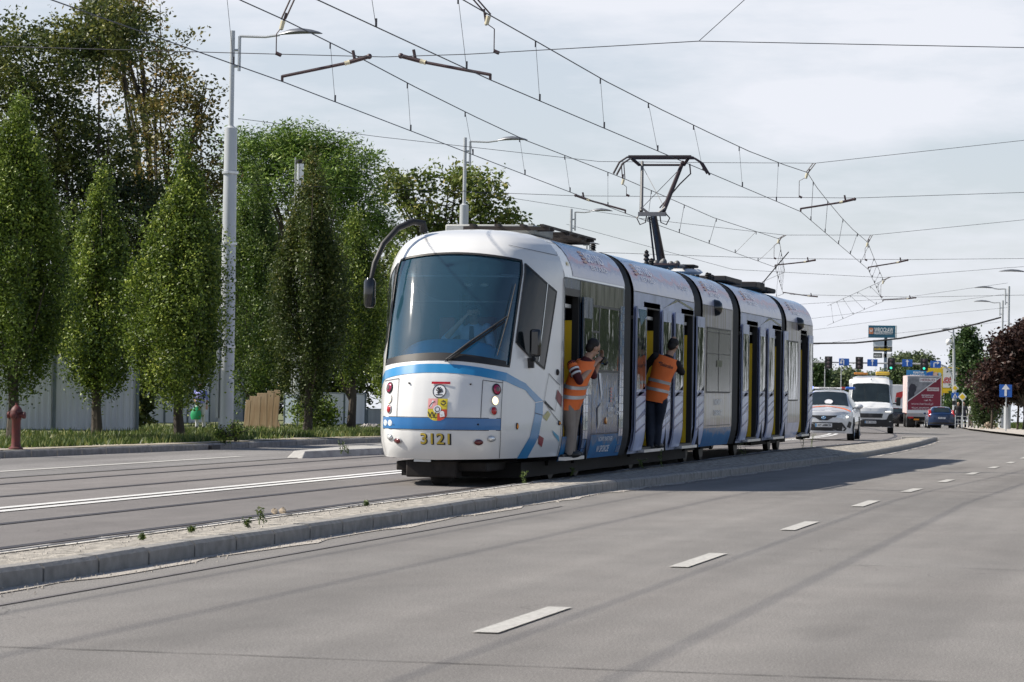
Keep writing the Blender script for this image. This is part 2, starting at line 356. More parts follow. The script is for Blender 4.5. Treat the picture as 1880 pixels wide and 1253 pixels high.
strip('joint_shadow_line', mat('wire_shadow_strip', (.14, .13, .13), .8), -6.50, -6.46, dz=.006, nx=1, ys=[y for y in YS if y < 36])  # faint dark strip painted along the shadow of the left contact wire
def shadow_crack(y0, x0, x1, w, seed):  # thin dark strips: span-wire shadows painted on the road, along with cracks
    rs = np.random.RandomState(seed); n = int(abs(x1-x0)/.12); V = []; yy = y0
    for i in range(n+1):
        x = x0+(x1-x0)*i/n; yy += rs.normal()*.006; ww = w*(.4+rs.uniform()); z = gz(x, yy)+.004; V += [(x, yy-ww, z), (x, yy+ww, z)]
    tag(MB().add(V, [(2*i, 2*i+2, 2*i+3, 2*i+1) for i in range(n)]).build('road_shadow_crack', mat('shadow_crack_dark', (.07, .065, .06), .9)), kind='structure')
for i, (y0, x0, x1, w_) in enumerate(((13.55, -6.9, 4, .009), (41.0, -5.2, -2.6, .02), (48.5, -6.0, -2.2, .022), (52.1, -5.6, 1, .025), (22.4, -2.4, 3, .006))): shadow_crack(y0, x0, x1, w_, i)
# low kerbed island between the tram road and the left road
def isl(y): return -13.9 if False else 0
mb = MB(); I0 = at(563, 841, z=0); zt = .12
P = [(-14.72, 50.0), (-14.55, 49.7), (-14.38, 50.0), (-14.38, 118), (-14.72, 118)]
for yy0, yy1 in [(50+k*4, 50+k*4+3.985) for k in range(24)]:
    for q in (0,):
        x0, x1 = -15.25, -14.35
        a = [(x0+off(yy0), yy0, lerpL(yy0, GT)), (x1+off(yy0), yy0, lerpL(yy0, GT)), (x1+off(yy1), yy1, lerpL(yy1, GT)), (x0+off(yy1), yy1, lerpL(yy1, GT))]
        if yy0 == 50: a[0] = (x0+.25, yy0-.1, 0); a[1] = (x1-.3, yy0-.25, 0)
        V = [(p[0], p[1], p[2]-.05) for p in a]+[(p[0], p[1], p[2]+zt) for p in a]
        if yy0 == 50: V[4] = (V[4][0]+.05, V[4][1]+.45, V[4][2]); V[5] = (V[5][0]-.05, V[5][1]+.45, V[5][2])
        mb.add(V, [(0, 1, 5, 4), (1, 2, 6, 5), (2, 3, 7, 6), (3, 0, 4, 7), (4, 5, 6, 7)])
tag(mb.build('traffic_island', mat('island_concrete', (.36, .35, .33), .85, var=.2, scale=5, bump=.3), bevel=.015), kind='structure')
# verge with bare strip, path behind it
strip('verge', M_GRASSG, -60, lambda y: KL(y)-.14, ys=[y for y in YS if 14 <= y <= 300], dz=.125, nx=6)
strip('verge_sand', mat('dry_earth', (.34, .30, .235), .95, var=.3, scale=3, bump=.6, bscale=20), lambda y: KL(y)-.75, lambda y: KL(y)-.15, ys=[y for y in YS if 14 <= y <= 140], dz=.130, nx=1)
# drain inlet in the left kerb
p = at(428, 822, z=.05); tag(MB().box((KL(p.y)+.02, p.y, .04), (.08, .5, .1)).build('drain_inlet', M_TAR), label='black drain inlet in the kerb by the big lamp post', cat='drain')
# right hand verge beyond the road
RB = [(0, 1.2), (60, .8), (90, .4), (105, -2), (124, -5.9), (151, -9.0), (180, -12), (262, -18.5), (400, -28), (700, -50)]
YR = [60, 80, 90, 98, 105, 112, 118, 124, 132, 140, 151, 165, 180, 200, 230, 262, 300, 400]
strip('verge_right', M_GRASSG, lambda y: lerpL(y, RB)+3.5, lambda y: 80, ys=YR, dz=.1, nx=8, curve=False, fn=lambda x, y: lerpL(y, GN))
strip('pavement_right', mat('pale_paving', (.42, .385, .34), .9, var=.2, scale=1.2, bump=.3), lambda y: lerpL(y, RB), lambda y: lerpL(y, RB)+3.6, ys=YR, dz=.11, nx=1, curve=False, fn=lambda x, y: lerpL(y, GN))
strip('cross_street', M_ASPL, -60, -7, ys=[108, 112, 120, 128], dz=.001, nx=6, fn=lambda x, y: lerpL(y, GT)-.005)
# ================================================================== the tram
TX, TY = -9.22, 37.0; XW = 1.20
M_SILV = mat('tram_silver_white', (.70, .70, .69), .30, metal=0, var=.03, scale=2, coat=.6)
M_SILV2 = mat('tram_silver_roof', (.66, .67, .68), .28, metal=.15, var=.03, scale=2, coat=.5)
M_BLUE = mat('tram_blue', (.02, .215, .46), .3, var=.06, coat=.6)
M_DBLUE = mat('tram_deep_blue', (.008, .13, .36), .3, var=.06, coat=.6)
M_BLK = mat('black_rubber', (.012, .012, .013), .55, var=.2)
M_BLKG = mat('black_gloss', (.012, .013, .015), .12, var=0, coat=.5)
M_DARK = mat('under_dark', (.010, .009, .009), .8, var=.3)
M_BEL = mat('bellows_rubber', (.028, .029, .031), .5, var=.25, scale=3)
M_YEL = mat('yellow_panel', (.78, .52, .02), .5, var=.08)
M_GREY = mat('roof_grey', (.35, .36, .35), .6, var=.12)
M_ALU = mat('aluminium', (.55, .56, .57), .32, metal=.8, var=.1)
M_RUST = mat('brown_equipment', (.035, .026, .022), .7, var=.3)
M_RED = mat('red_lens', (.42, .01, .015), .18, var=.1, scale=30, coat=.5)
M_MAG = mat('magenta_lens', (.35, .012, .07), .2, var=.1, coat=.5)
M_AMB = mat('amber_lens', (.75, .27, .02), .25, var=.05, coat=.4)
M_LAMP = mat('lit_lamp', (.9, .8, .6), .2, var=0, emit=(1, .8, .5), estr=1.2)
M_LAMPW = mat('clear_lamp', (.75, .77, .78), .12, metal=.5, var=.2, scale=30)
M_GOLD = mat('gold_digits', (.58, .42, .05), .35, var=.08)
M_WIN = mat('tram_window', (.035, .042, .040), .04, var=.25, scale=2, coat=.15, bump=.9, bscale=2.0, bstretch=(1, 1.5, .5), spec=1.0)
M_WINF = mat('window_film', (.17, .155, .15), .16, var=.15, scale=2, coat=0, spec=.3, bump=.06, bscale=1.4, bstretch=(1, 3, .5))
M_WRAPW = mat('wrap_white', (.50, .55, .74), .24, spec=.35, var=.22, scale=1.5, coat=0, bump=.06, bscale=1.5, bstretch=(1, 3, .4))
M_WRAPBE = mat('wrap_beige', (.30, .25, .20), .2, spec=.35, col2=(.50, .47, .52), scale=2.2, coat=0, bump=.06, bscale=1.5, bstretch=(1, 4, .3), stretch=(1, 3, .25))
M_TXW = mat('lettering_white', (.75, .76, .78), .4, var=0)
M_TXR = mat('lettering_red', (.55, .05, .04), .4, var=0)
M_TXO = mat('lettering_orange', (.62, .30, .18), .4, var=0)
M_TXK = mat('lettering_black', (.02, .02, .025), .5, var=0)
def wrapmat(name, stops, scale, stretch, coat=0, dist=1.6, axis='z', rng=None, mixn=.5):
    """printed film: colour bands by height, edges broken up by noise"""
    def bl(nt, b, N, L):
        tc = N('ShaderNodeTexCoord'); m = N('ShaderNodeMapping'); m.inputs['Scale'].default_value = stretch
        n = N('ShaderNodeTexNoise'); n.inputs['Scale'].default_value = scale; n.inputs['Detail'].default_value = 5
        L(tc.outputs['Object'], m.inputs[0]); L(m.outputs[0], n.inputs[0])
        sx = N('ShaderNodeSeparateXYZ'); L(tc.outputs['Object'], sx.inputs[0])
        mr = N('ShaderNodeMapRange'); mr.inputs[1].default_value = rng[0]; mr.inputs[2].default_value = rng[1]; L(sx.outputs['XYZ'.index(axis.upper())], mr.inputs[0])
        ad = N('ShaderNodeMath'); ad.operation = 'MULTIPLY_ADD'; L(n.outputs['Fac'], ad.inputs[0]); ad.inputs[1].default_value = mixn; L(mr.outputs[0], ad.inputs[2])
        sb = N('ShaderNodeMath'); sb.operation = 'SUBTRACT'; sb.inputs[1].default_value = mixn/2; L(ad.outputs[0], sb.inputs[0])
        cr = N('ShaderNodeValToRGB'); L(sb.outputs[0], cr.inputs[0]); e = cr.color_ramp.elements
        e[0].position = stops[0][0]; e[0].color = (*stops[0][1], 1); e[1].position = stops[-1][0]; e[1].color = (*stops[-1][1], 1)
        for p, c in stops[1:-1]: q = e.new(p); q.color = (*c, 1)
        L(cr.outputs[0], b.inputs['Base Color']); b.inputs['Roughness'].default_value = .24; b.inputs['Specular IOR Level'].default_value = .28; b.inputs['Coat Weight'].default_value = coat; b.inputs['Coat Roughness'].default_value = .05
    return coordmat(name, bl)
M_SKYL = wrapmat('wrap_skyline', [(0, (.40, .39, .47)), (.3, (.30, .32, .46)), (.42, (.05, .11, .30)), (.54, (.38, .09, .18)), (.64, (.15, .22, .46)), (.8, (.08, .24, .50)), (1, (.09, .26, .50))], 2.2, (1, 1.2, 3), rng=(2.76, 3.3), mixn=.55)
M_PHOTO = wrapmat('wrap_photo', [(0, (.01, .05, .16)), (.3, (.16, .15, .17)), (.40, (.005, .11, .36)), (.50, (.05, .04, .04)), (.62, (.01, .14, .38)), (.74, (.30, .27, .24)), (.82, (.02, .06, .16)), (1, (.05, .08, .12))], 1.8, (1, 4.5, .8), rng=(.6, 1.55), mixn=1.4)
M_SKIRT = wrapmat('wrap_skirt', [(0, (.01, .14, .36)), (.45, (.02, .20, .44)), (.6, (.20, .25, .33)), (.8, (.03, .16, .36)), (1, (.05, .10, .18))], 1.3, (1, 2.0, 2), rng=(.3, .75), mixn=1.0)
tram = thing('tram', (TX, TY, 0), label='long white and blue low-floor tram with number 3121 and all its doors open', cat='tram')
# ---- side surface: a = y, b = height up to 2.76, then arc length over the roof
SEC = [(1.20, 2.76), (1.185, 2.86), (1.15, 2.97), (1.09, 3.09), (1.01, 3.19), (.90, 3.27), (.72, 3.335), (.45, 3.38), (0, 3.40)]
ARC = [(2.76, SEC[0])]
for a, b in zip(SEC, SEC[1:]): ARC.append((ARC[-1][0]+math.hypot(b[0]-a[0], b[1]-a[1]), b))
BMAX = ARC[-1][0]
def side_xz(b):
    if b <= 2.76: return (XW-.075*max(0, (.72-b)/.42)**2, b)
    for (s, p), (t, q) in zip(ARC, ARC[1:]):
        if b <= t: k = (b-s)/(t-s); return (p[0]+(q[0]-p[0])*k, p[1]+(q[1]-p[1])*k)
    return ARC[-1][1]
def side_f(y, b): x, z = side_xz(b); return (x, y, z)
SIDE = Surf(side_f)
def side_l(y, b): x, z = side_xz(b); return (-x, y, z)
SIDEL = Surf(side_l, -1)
# ---- nose surface: a = s (-1..1 across), b = height of the centre line
SH = [(0, 0), (.12, .003), (.25, .016), (.4, .05), (.5, .085), (.58, .13), (.66, .2), (.74, .32), (.82, .47), (.9, .66), (.96, .84), (1, 1)]
YC = [(.3, .44), (.38, .36), (.5, .29), (.65, .255), (.8, .25), (1.0, .27), (1.2, .31), (1.4, .36), (1.6, .45), (1.9, .60), (2.2, .78), (2.6, 1.03), (3.0, 1.30), (3.1, 1.40), (3.2, 1.56), (3.28, 1.75), (3.34, 1.98), (3.38, 2.24), (3.40, 2.55)]
def smooth_tab(T, n=160):
    a0, a1 = T[0][0], T[-1][0]; xs = [a0+(a1-a0)*i/n for i in range(n+1)]; v = [lerpL(x, T) for x in xs]
    for _ in range(6): v = [v[0]]+[(v[i-1]+2*v[i]+v[i+1])/4 for i in range(1, n)]+[v[-1]]
    return a0, a1, v
_sh = smooth_tab(SH); _yc = smooth_tab(YC, 220)
def tabv(T, t):
    a0, a1, v = T; k = (t-a0)/(a1-a0)*(len(v)-1); k = min(max(k, 0), len(v)-1.0001); i = int(k); return v[i]+(v[i+1]-v[i])*(k-i)
def sec_x(z):
    if z <= 2.76: return side_xz(z)[0]
    for p, q in zip(SEC, SEC[1:]):
        if z <= q[1]: k = (z-p[1])/(q[1]-p[1]); return p[0]+(q[0]-p[0])*k
    return 0
def nose_f(s, z):
    yc = tabv(_yc, z); return (s*sec_x(z), yc+(2.55-yc)*tabv(_sh, abs(s)), z)
NOSE = Surf(nose_f)
UE = lambda z: .685+.02*(z-1.6)/1.4
zb = lambda s: 1.625-.075*(abs(s)/.69)**2
zt = lambda s: 3.02-.08*(abs(s)/.70)**2
mb = MB()
def nz_patch(s0, s1, z0, z1, na, nb):
    def q(i, j):
        s = s0+(s1-s0)*i; a, b = z0(s) if callable(z0) else z0, z1(s) if callable(z1) else z1; return nose_f(s, a+(b-a)*j)
    mb.grid(q, na, nb)
zlo = lambda s: .37-.03*(1-abs(s))
U0 = UE(1.6); 
nz_patch(-U0, U0, zlo, zb, 36, 22)
def side_p(sg):
    def low(i, j):
        s = U0+(1-U0)*i; a, b = zlo(s), 1.55; return nose_f(sg*s, a+(b-a)*j)
    def mid(i, j):
        z = 1.55+(2.94-1.55)*j; s = UE(z)+(1-UE(z))*i; return nose_f(sg*s, z)
    mb.grid(low, 14, 20, flip=sg < 0); mb.grid(mid, 14, 20, flip=sg < 0)
side_p(1); side_p(-1)
U1 = UE(3.0)
nz_patch(-U1, U1, zt, 3.395, 36, 26)
for sg in (1, -1):
    def up(i, j, sg=sg):
        s = U1+(1-U1)*i; z = 2.94+(3.395-2.94)*j; return nose_f(sg*s, z)
    mb.grid(up, 14, 26, flip=sg < 0)
front = mb.build('front_body', M_SILV, tram, smooth=True, weld=True, angle=60)
# windscreen
mb = MB()
def wq(o):
    def q(i, j):
        t = -1+2*i; s0 = t*.7; z = zb(s0)+(zt(s0)-zb(s0))*j; return NOSE.p(t*UE(z), z, o)
    return q
mb.grid(wq(-.012), 30, 24); ws = mb.build('windscreen', glass('windscreen_glass', (.66, .84, .92), 1.5, .09, (.16, .50, .74)), tram, smooth=True)
mb = MB()   # black rubber frame round the glass
def frame_pts():
    P = []
    for i in range(31): t = -1+2*i/30; z = zb(t*.7); P.append((t*UE(z), z))
    for j in range(1, 24): z = zb(.7)+(zt(.7)-zb(.7))*j/24; P.append((UE(z), z))
    for i in range(31): t = 1-2*i/30; z = zt(t*.7); P.append((t*UE(z), z))
    for j in range(1, 24): z = zt(.7)+(zb(.7)-zt(.7))*j/24; P.append((-UE(z), z))
    return P+[P[0]]
NOSE.line(mb, frame_pts(), .035, .004, n=1)
NOSE.patch(mb, -.66, .66, lambda s: zb(s)-.0, lambda s: zb(s)+.085*(1-.3*(s/.66)**2), 24, 2, .002)
mb.build('windscreen_frame', M_BLK, ws, smooth=True)
# ---- livery bands on the nose
mb = MB()
arc_lo = lambda s: 1.452-.10*(abs(s)/.67)**2.2
arc_hi = lambda s: 1.565-.10*(abs(s)/.67)**2.2
NOSE.patch(mb, -.67, .67, arc_lo, arc_hi, 40, 3, .004)
for sg in (1, -1):
    q = [[(.67, 1.352), (.67, 1.465), (.845, 1.30), (.815, 1.215)], [(.815, 1.215), (.845, 1.30), (.905, 1.10), (.855, 1.08)]]
    q = [[(.67, 1.352), (.67, 1.465), (.80, 1.335), (.80, 1.245)], [(.80, 1.245), (.80, 1.335), (.905, 1.11), (.862, 1.09)],
         [(.862, 1.08), (.905, 1.10), (.905, .93), (.86, .93)], [(.86, .93), (.905, .93), (.885, .64), (.835, .64)], [(.835, .64), (.885, .64), (.835, .36), (.77, .36)]]
    for k in q:
        p = [(a*sg, b) for a, b in k]
        if sg > 0: p = p[::-1]
        NOSE.poly(mb, [p[0], p[1], p[2], p[3]], .004, 5)
mb.build('blue_stripe', M_BLUE, tram, smooth=True)
mb = MB(); NOSE.patch(mb, -.645, .645, lambda s: .73, lambda s: .875, 40, 3, .006); mb.build('blue_front_band', M_DBLUE, tram, smooth=True)
mb = MB()   # panel gaps
for l in ([(-.645, .38), (-.645, .72)], [(-.645, 1.36), (-.645, .725), (.645, .725), (.645, 1.37)], [(-.645, .88), (.645, .88)], [(.645, .725), (.645, .37)], [(-.435, 1.37), (-.435, .885)], [(.475, 1.36), (.475, .885)],
          [(-.435, 1.37), (-.645, 1.335)], [(.475, 1.365), (.645, 1.335)],
          [(.905, 1.11), (1.0, .78)], [(-.905, 1.11), (-1, .78)], [(.998, .37), (.998, 3.1)], [(.93, 1.47), (.985, 1.32), (.965, .97), (.91, 1.12), (.93, 1.47)], [(.6, 3.14), (.99, 3.05)], [(.86, .95), (.905, .92)]):
    mb = MB(); NOSE.line(mb, l, .008, .0075, n=10); mb.build('panel_gap', M_TXK, front)
mb = MB(); NOSE.line(mb, [(.912, 1.10), (.955, .99)], .022, .012); NOSE.line(mb, [(.992, .36), (.992, 2.75)], .014, .009, n=12); mb.build('door_edge', M_BLK, front)
for nm, mt_, pts in (('yellow_patch', mat('patch_yellow', (.55, .5, .2), .4), [(.905, .90), (.93, .98), (.945, .93), (.925, .84)]), ('red_patch', mat('patch_red', (.25, .015, .03), .4), [(.885, .66), (.913, .62), (.908, .50), (.885, .55)]),
                     ('cyan_patch', mat('patch_cyan', (.02, .32, .5), .4), [(.955, .72), (.962, .66), (.99, .56), (.985, .64)]), ('red_patch', mat('patch_red', (.25, .015, .03), .4), [(.968, 1.14), (.975, 1.26), (.997, 1.17), (.995, 1.02)])):
    mb = MB(); NOSE.poly(mb, pts, .006, 4); mb.build(nm, mt_, tram)
def on_nose(s, z, o=.0):
    P = NOSE.p(s, z, o); e = 1e-2; n = (NOSE.p(s+e, z)-NOSE.p(s-e, z)).cross(NOSE.p(s, z+e)-NOSE.p(s, z-e)).normalized(); return P, n
def lamp(name, s, z, r, mt, ring=True, ell=(1, 1), inner=None, proud=.02):
    P, n = on_nose(s, z); Q = n.to_track_quat('Z', 'Y').to_matrix().to_4x4(); Q.translation = P
    mb = MB(); mb.lathe([(r, -.005), (r, proud*.5), (r*.86, proud), (r*.5, proud*1.35), (0, proud*1.5)], n=24)
    o = mb.build(name, mt, tram, smooth=True); o.matrix_local = Q @ Matrix.Diagonal((ell[0], ell[1], 1, 1))
    if ring: r_ = MB().lathe([(r*1.0, .002), (r*1.06, proud*.8), (r*1.16, proud*.7), (r*1.2, .002)], n=24).build('rim', M_ALU if ring == 1 else M_BLK, o, smooth=True)
    if inner: MB().lathe([(r*inner[0], proud*1.2), (r*inner[0]*.8, proud*1.7), (0, proud*1.75)], n=16).build('centre', inner[1], o, smooth=True)
    return o
for s in (-.555, .60):
    lamp('tail_lamp', s, 1.25, .062, M_MAG, 2, inner=(.55, mat('lamp_centre', (.12, .08, .08), .3)))
    lamp('head_lamp', s*.985, 1.105, .052, M_LAMP, 1)
    lamp('brake_lamp', s*.975, .975, .048, M_RED, 1)
    lamp('fog_lamp', s*.955, .62, .043, M_LAMPW, 1, ell=(1.25, .8))
    lamp('marker_lamp', s*.76, .575, .045, mat('dark_red_lens', (.12, .01, .012), .2, coat=.5), 1, ell=(1.3, .75))
for s, z in ((-.3, 1.31), (.36, 1.31), (.45, .80)): lamp('bolt', s, z, .012, M_BLK, 0)
lamp('turn_signal', .755, .78, .026, M_AMB, 2, ell=(.8, 1.4)); lamp('turn_signal', .985, .815, .026, M_AMB, 2); lamp('side_marker', .973, 1.49, .035, M_RUST, 2)
mb = MB(); NOSE.patch(mb, -.045, .155, 1.305, 1.335, 10, 3, .012); mb.build('stop_strip', M_RED, tram, bevel=.004)
# ---- fleet number, round badges, maker's roundel, city arms
def nose_txt(txt, size, s0, z0, mt, name, o=.008, **kw):
    mb = MB(); text_on(mb, txt, size, lambda x, y: NOSE.p(s0+x/XW, z0+y, o), **kw); return mb.build(name, mt, tram)
nose_txt('3121', .19, .022, .598, M_TXK, 'number_outline', .006, width=.40, bold=.035)
nose_txt('3121', .19, .012, .605, M_GOLD, 'fleet_number', .009, width=.38, bold=.01)
def disc_on(mb, s0, z0, r, o, n=24, r2=0, a0=0, a1=2*math.pi):
    P = [NOSE.p(s0+r*math.cos(a0+(a1-a0)*k/n)/XW, z0+r*math.sin(a0+(a1-a0)*k/n), o) for k in range(n+1)]
    if r2:
        Q = [NOSE.p(s0+r2*math.cos(a0+(a1-a0)*k/n)/XW, z0+r2*math.sin(a0+(a1-a0)*k/n), o) for k in range(n+1)]
        mb.add(P+Q, [(k, k+1, n+2+k, n+1+k) for k in range(n)])
    else: mb.add([NOSE.p(s0, z0, o)]+P, [(0, k+1, k+2) for k in range(n)])
for s in (-.595, -.522):
    mb = MB(); disc_on(mb, s, .80, .038, .010); d = mb.build('round_sticker', M_TXW, tram)
    mb = MB(); disc_on(mb, s, .80, .03, .0115, r2=.024); NOSE.line(mb, [(s-.012, .815), (s+.012, .785)], .008, .0115); NOSE.line(mb, [(s, .82), (s, .78)], .006, .0115); mb.build('sticker_print', mat('pale_blue_print', (.35, .5, .68), .5), d)
nose_txt('N', .03, -.47, .775, M_TXK, 'small_mark')
ES, EZ = .045, 1.215
mb = MB(); disc_on(mb, ES, EZ, .088, .006); badge = mb.build('round_emblem', M_TXW, tram)
mb = MB(); disc_on(mb, ES, EZ, .088, .008, n=32, r2=.077)
E_ = lambda x, y: (ES+x/XW, EZ+y)
for l, wd in (([(-.045, -.045), (.048, -.045)], .012), ([(-.02, -.03), (.0, -.005), (.0, .02), (-.03, .045)], .03), ([(0, 0), (.03, .035)], .014), ([(0, -.01), (.042, .018)], .013), ([(0, -.02), (.048, -.002)], .012), ([(-.045, .02), (-.02, .0)], .014), ([(-.01, .03), (.012, .052)], .013)):
    NOSE.line(mb, [E_(*p) for p in l], wd, .008)
mb.build('emblem_print', M_TXK, badge)
# quartered shield
CS, CZ = .035, .985; SW = .125
def shz(x): return -.145+.0*x if abs(x) < .02 else -.145+.06*((abs(x)-.02)/.105)**2
mb = MB(); NOSE.patch(mb, CS-SW/XW, CS+SW/XW, lambda s: CZ+shz((s-CS)*XW), lambda s: CZ+.135, 16, 6, .007); sh = mb.build('city_arms', mat('arms_yellow', (.62, .50, .03), .4), tram)
mr_ = mat('arms_red', (.55, .06, .03), .4); mp_ = mat('arms_pink', (.75, .35, .35), .4)
mb = MB(); NOSE.patch(mb, CS-SW/XW, CS-.002, CZ+.005, CZ+.135, 6, 4, .009); mb.build('arms_quarter', mp_, sh)
mb = MB(); NOSE.patch(mb, CS+.002, CS+SW/XW, lambda s: CZ+shz((s-CS)*XW), lambda s: CZ-.0, 8, 4, .009); mb.build('arms_quarter', mr_, sh)
mb = MB(); disc_on(mb, CS, CZ, .05, .012); mb.build('arms_disc', M_TXW, sh)
mb = MB(); text_on(mb, 'W', .11, lambda x, y: NOSE.p(CS-.055+x/XW, CZ-.075+y, .012), bold=.01); disc_on(mb, CS, CZ, .034, .014, r2=.025)
disc_on(mb, CS+.06, CZ+.085, .035, .012, r2=.022, a0=math.pi, a1=2*math.pi); NOSE.line(mb, [(CS+.035, CZ+.1), (CS+.085, CZ+.1)], .012, .012); disc_on(mb, CS+.06, CZ+.105, .012, .012)
NOSE.line(mb, [(CS-.09, CZ+.03), (CS-.06, CZ+.08), (CS-.03, CZ+.1)], .01, .012); mb.build('arms_print', M_TXK, sh)
mb = MB(); disc_on(mb, CS+.052, CZ-.05, .03, .012); NOSE.line(mb, [(CS+.03, CZ-.085), (CS+.08, CZ-.075)], .03, .012); NOSE.line(mb, [(CS-.075, CZ+.03), (CS-.05, CZ+.11)], .02, .011); mb.build('arms_print_white', M_TXW, sh)
# ---- cab side windows
for sg in (1, -1):
    mb = MB()
    def q(i, j, sg=sg):
        A, B, C_, D = (.728, 2.90), (.955, 2.56), (.905, 1.53), (.715, 1.86)
        s = (A[0]*(1-i)+B[0]*i)*j+(D[0]*(1-i)+C_[0]*i)*(1-j); z = (A[1]*(1-i)+B[1]*i)*j+(D[1]*(1-i)+C_[1]*i)*(1-j); return NOSE.p(sg*s, z, .006)
    mb.grid(q, 12, 14, flip=sg < 0); cw = mb.build('cab_window', mat('cab_glass', (.008, .012, .014), .05, var=.2, scale=1.5, coat=0, bump=.2, bscale=2.5, spec=.25), tram, smooth=True)
    mb = MB(); NOSE.line(mb, [(sg*a, b) for a, b in [(.728, 2.90), (.955, 2.56), (.905, 1.53), (.715, 1.86), (.728, 2.90)]], .03, .009, n=10); mb.build('cab_window_seal', M_BLK, cw)
    mb = MB(); NOSE.line(mb, [(sg*.895, 2.66), (sg*.868, 1.62)], .018, .011, n=8); mb.build('cab_window_bar', M_ALU, cw)
# ---- wiper
mb = MB(); b0 = NOSE.p(.09, 1.60, .03); b1 = NOSE.p(.115, 1.60, .035); k1 = NOSE.p(.60, 2.17, .07)
mb.tube([b0, NOSE.p(.3, 1.82, .06), k1], [.02, .016, .012], 8); mb.tube([b1, NOSE.p(.32, 1.80, .055), NOSE.p(.59, 2.11, .06)], [.016, .013, .01], 8)
mb.lathe([(.03, 0), (.03, .05), (.01, .06)], c=tuple(b0+Vector((0, .02, -.03))), axis='y', n=12); wp = mb.build('wiper_arm', M_BLK, tram, smooth=True)
MB().tube([NOSE.p(.655, 2.62, .02), NOSE.p(.625, 2.2, .03), NOSE.p(.575, 1.68, .02)], [.006, .012, .006], 6).build('wiper_blade', M_BLK, wp)
# ---- mirrors
mb = MB(); mb.tube([(-.60, 1.95, 3.34), (-.60, 1.9, 3.44), (-.72, 1.82, 3.46), (-.88, 1.65, 3.36), (-1.02, 1.45, 3.14), (-1.10, 1.32, 2.88), (-1.13, 1.27, 2.68)], [.06, .05, .045, .042, .04, .036, .026], 10)
ma = mb.build('mirror_arm', M_BLK, tram, smooth=True)
MB().lathe([(.0, -.2), (.055, -.19), (.075, -.15), (.078, .0), (.078, .14), (.05, .19), (0, .195)], c=(-1.14, 1.25, 2.49), n=20).build('mirror_head', M_BLKG, ma, smooth=True)
mb = MB(); mb.tube([(.90, 1.52, 1.62), (1.0, 1.42, 1.62), (1.05, 1.38, 1.66)], .03, 8); mb.box((.985, 1.42, 1.60), (.11, .08, .13)); ma = mb.build('mirror_arm', M_BLK, tram, smooth=True)
MB().box((1.07, 1.36, 1.86), (.15, .09, .36)).build('mirror_head', M_BLKG, ma, bevel=.035)
# ---- cab inside
mb = MB(); mb.prism([(-1.1,.4),(1.1,.4),(1.12,2.7),(.95,3.05),(.6,3.2),(-.6,3.2),(-.95,3.05),(-1.12,2.7)], 'y', 2.48, 2.52); mb.box((0, 1.75, .9), (1.3, 1.4, .05)); mb.build('cab_bulkhead', mat('cab_dark', (.06, .08, .10), .7), tram)
mb = MB(); mb.grid(lambda i, j: ((-.78+1.56*i)*(1-.12*j), .78+.55*j+.35*(2*i-1)**2*(1-j)+.12*(2*i-1)**2, 1.60+.30*math.sin(math.pi*min(1, j*1.1))*(1-.75*abs(2*i-1)**3)), 20, 10)
mb.build('dashboard', mat('dash_blue', (.02, .32, .62), .5), tram, smooth=True)
MB().grid(lambda i, j: (-.85+1.7*i, 1.42+.25*(2*i-1)**2, 2.72+.035*j), 12, 1).build('sun_blind_rail', mat('blind_rail', (.35, .4, .42), .5), tram)
MB().grid(lambda i, j: (-.8+1.6*i, 1.40+.25*(2*i-1)**2+.1*j, 2.74+.24*j), 12, 1).build('sun_blind', mat('blind_dark', (.015, .03, .04), .8), tram)
mb = MB(); mb.grid(lambda i, j: (-.75+.55*i, 2.0, 2.40+(.24*(1-i)**2.5+.015)*j), 12, 1); mb.box((.15, 2.0, 2.41), (1.1, .01, .02)); mb.build('cab_arch', mat('cab_cream', (.30, .28, .25), .6), tram)
MB().box((-.3, 2.2, 1.95), (.22, .2, .5)).build('cab_panel', mat('cab_red', (.35, .05, .03), .6), tram, bevel=.03)
for x in (.03, .25): MB().ball((x, 1.9, 2.63), (.06, .04, .025)).build('ceiling_lamp', mat('cab_lamp', (.8, .75, .7), .4), tram, smooth=True)
# ---- underside and coupler
mb = MB(); mb.box((-.10, .72, .22), (.66, .35, .22)); mb.box((.0, 1.9, .25), (1.2, 2.4, .12)); mb.build('coupler_housing', mat('rusty_shaded', (.016, .012, .010), .8, var=.4, scale=12), tram, bevel=.02)  # rusty brown, darkened to hold the shade under the nose
MB().box((-.2, .50, .335), (.22, .03, .05)).build('coupler_plate', M_ALU, tram)
MB().ball((-.05, .9, .1), (.13, .2, .13)).build('coupler_head', M_DARK, tram, smooth=True)
MB().box((0, 15.9, .33), (1.9, 26.5, .05)).build('underframe', M_DARK, tram)
MB().box((0, 8.6, .19), (1.62, 13.6, .20)).build('underside_shade', M_DARK, tram); MB().box((0, 26.9, .24), (1.5, 5.5, .14)).build('underside_shade', M_DARK, tram)  # dark slabs added to give the black shade beneath the floor
for y in (3.9, 5.7, 10.2, 15.6, 17.4, 21.8, 26.8, 28.3):
    mb = MB(); mb.box((0, y, .28), (1.7, 1.1, .12)); bg_ = mb.build('bogie', M_DARK, tram)
    for sg in (-1, 1): MB().lathe([(.05, -.05), (.27, -.06), (.28, -.03), (.30, .0), (.28, .05), (.05, .05)], c=(sg*.72, y, .29), axis='x', n=24).build('wheel', mat('wheel_steel', (.02, .018, .017), .5, metal=.5), bg_, smooth=True)
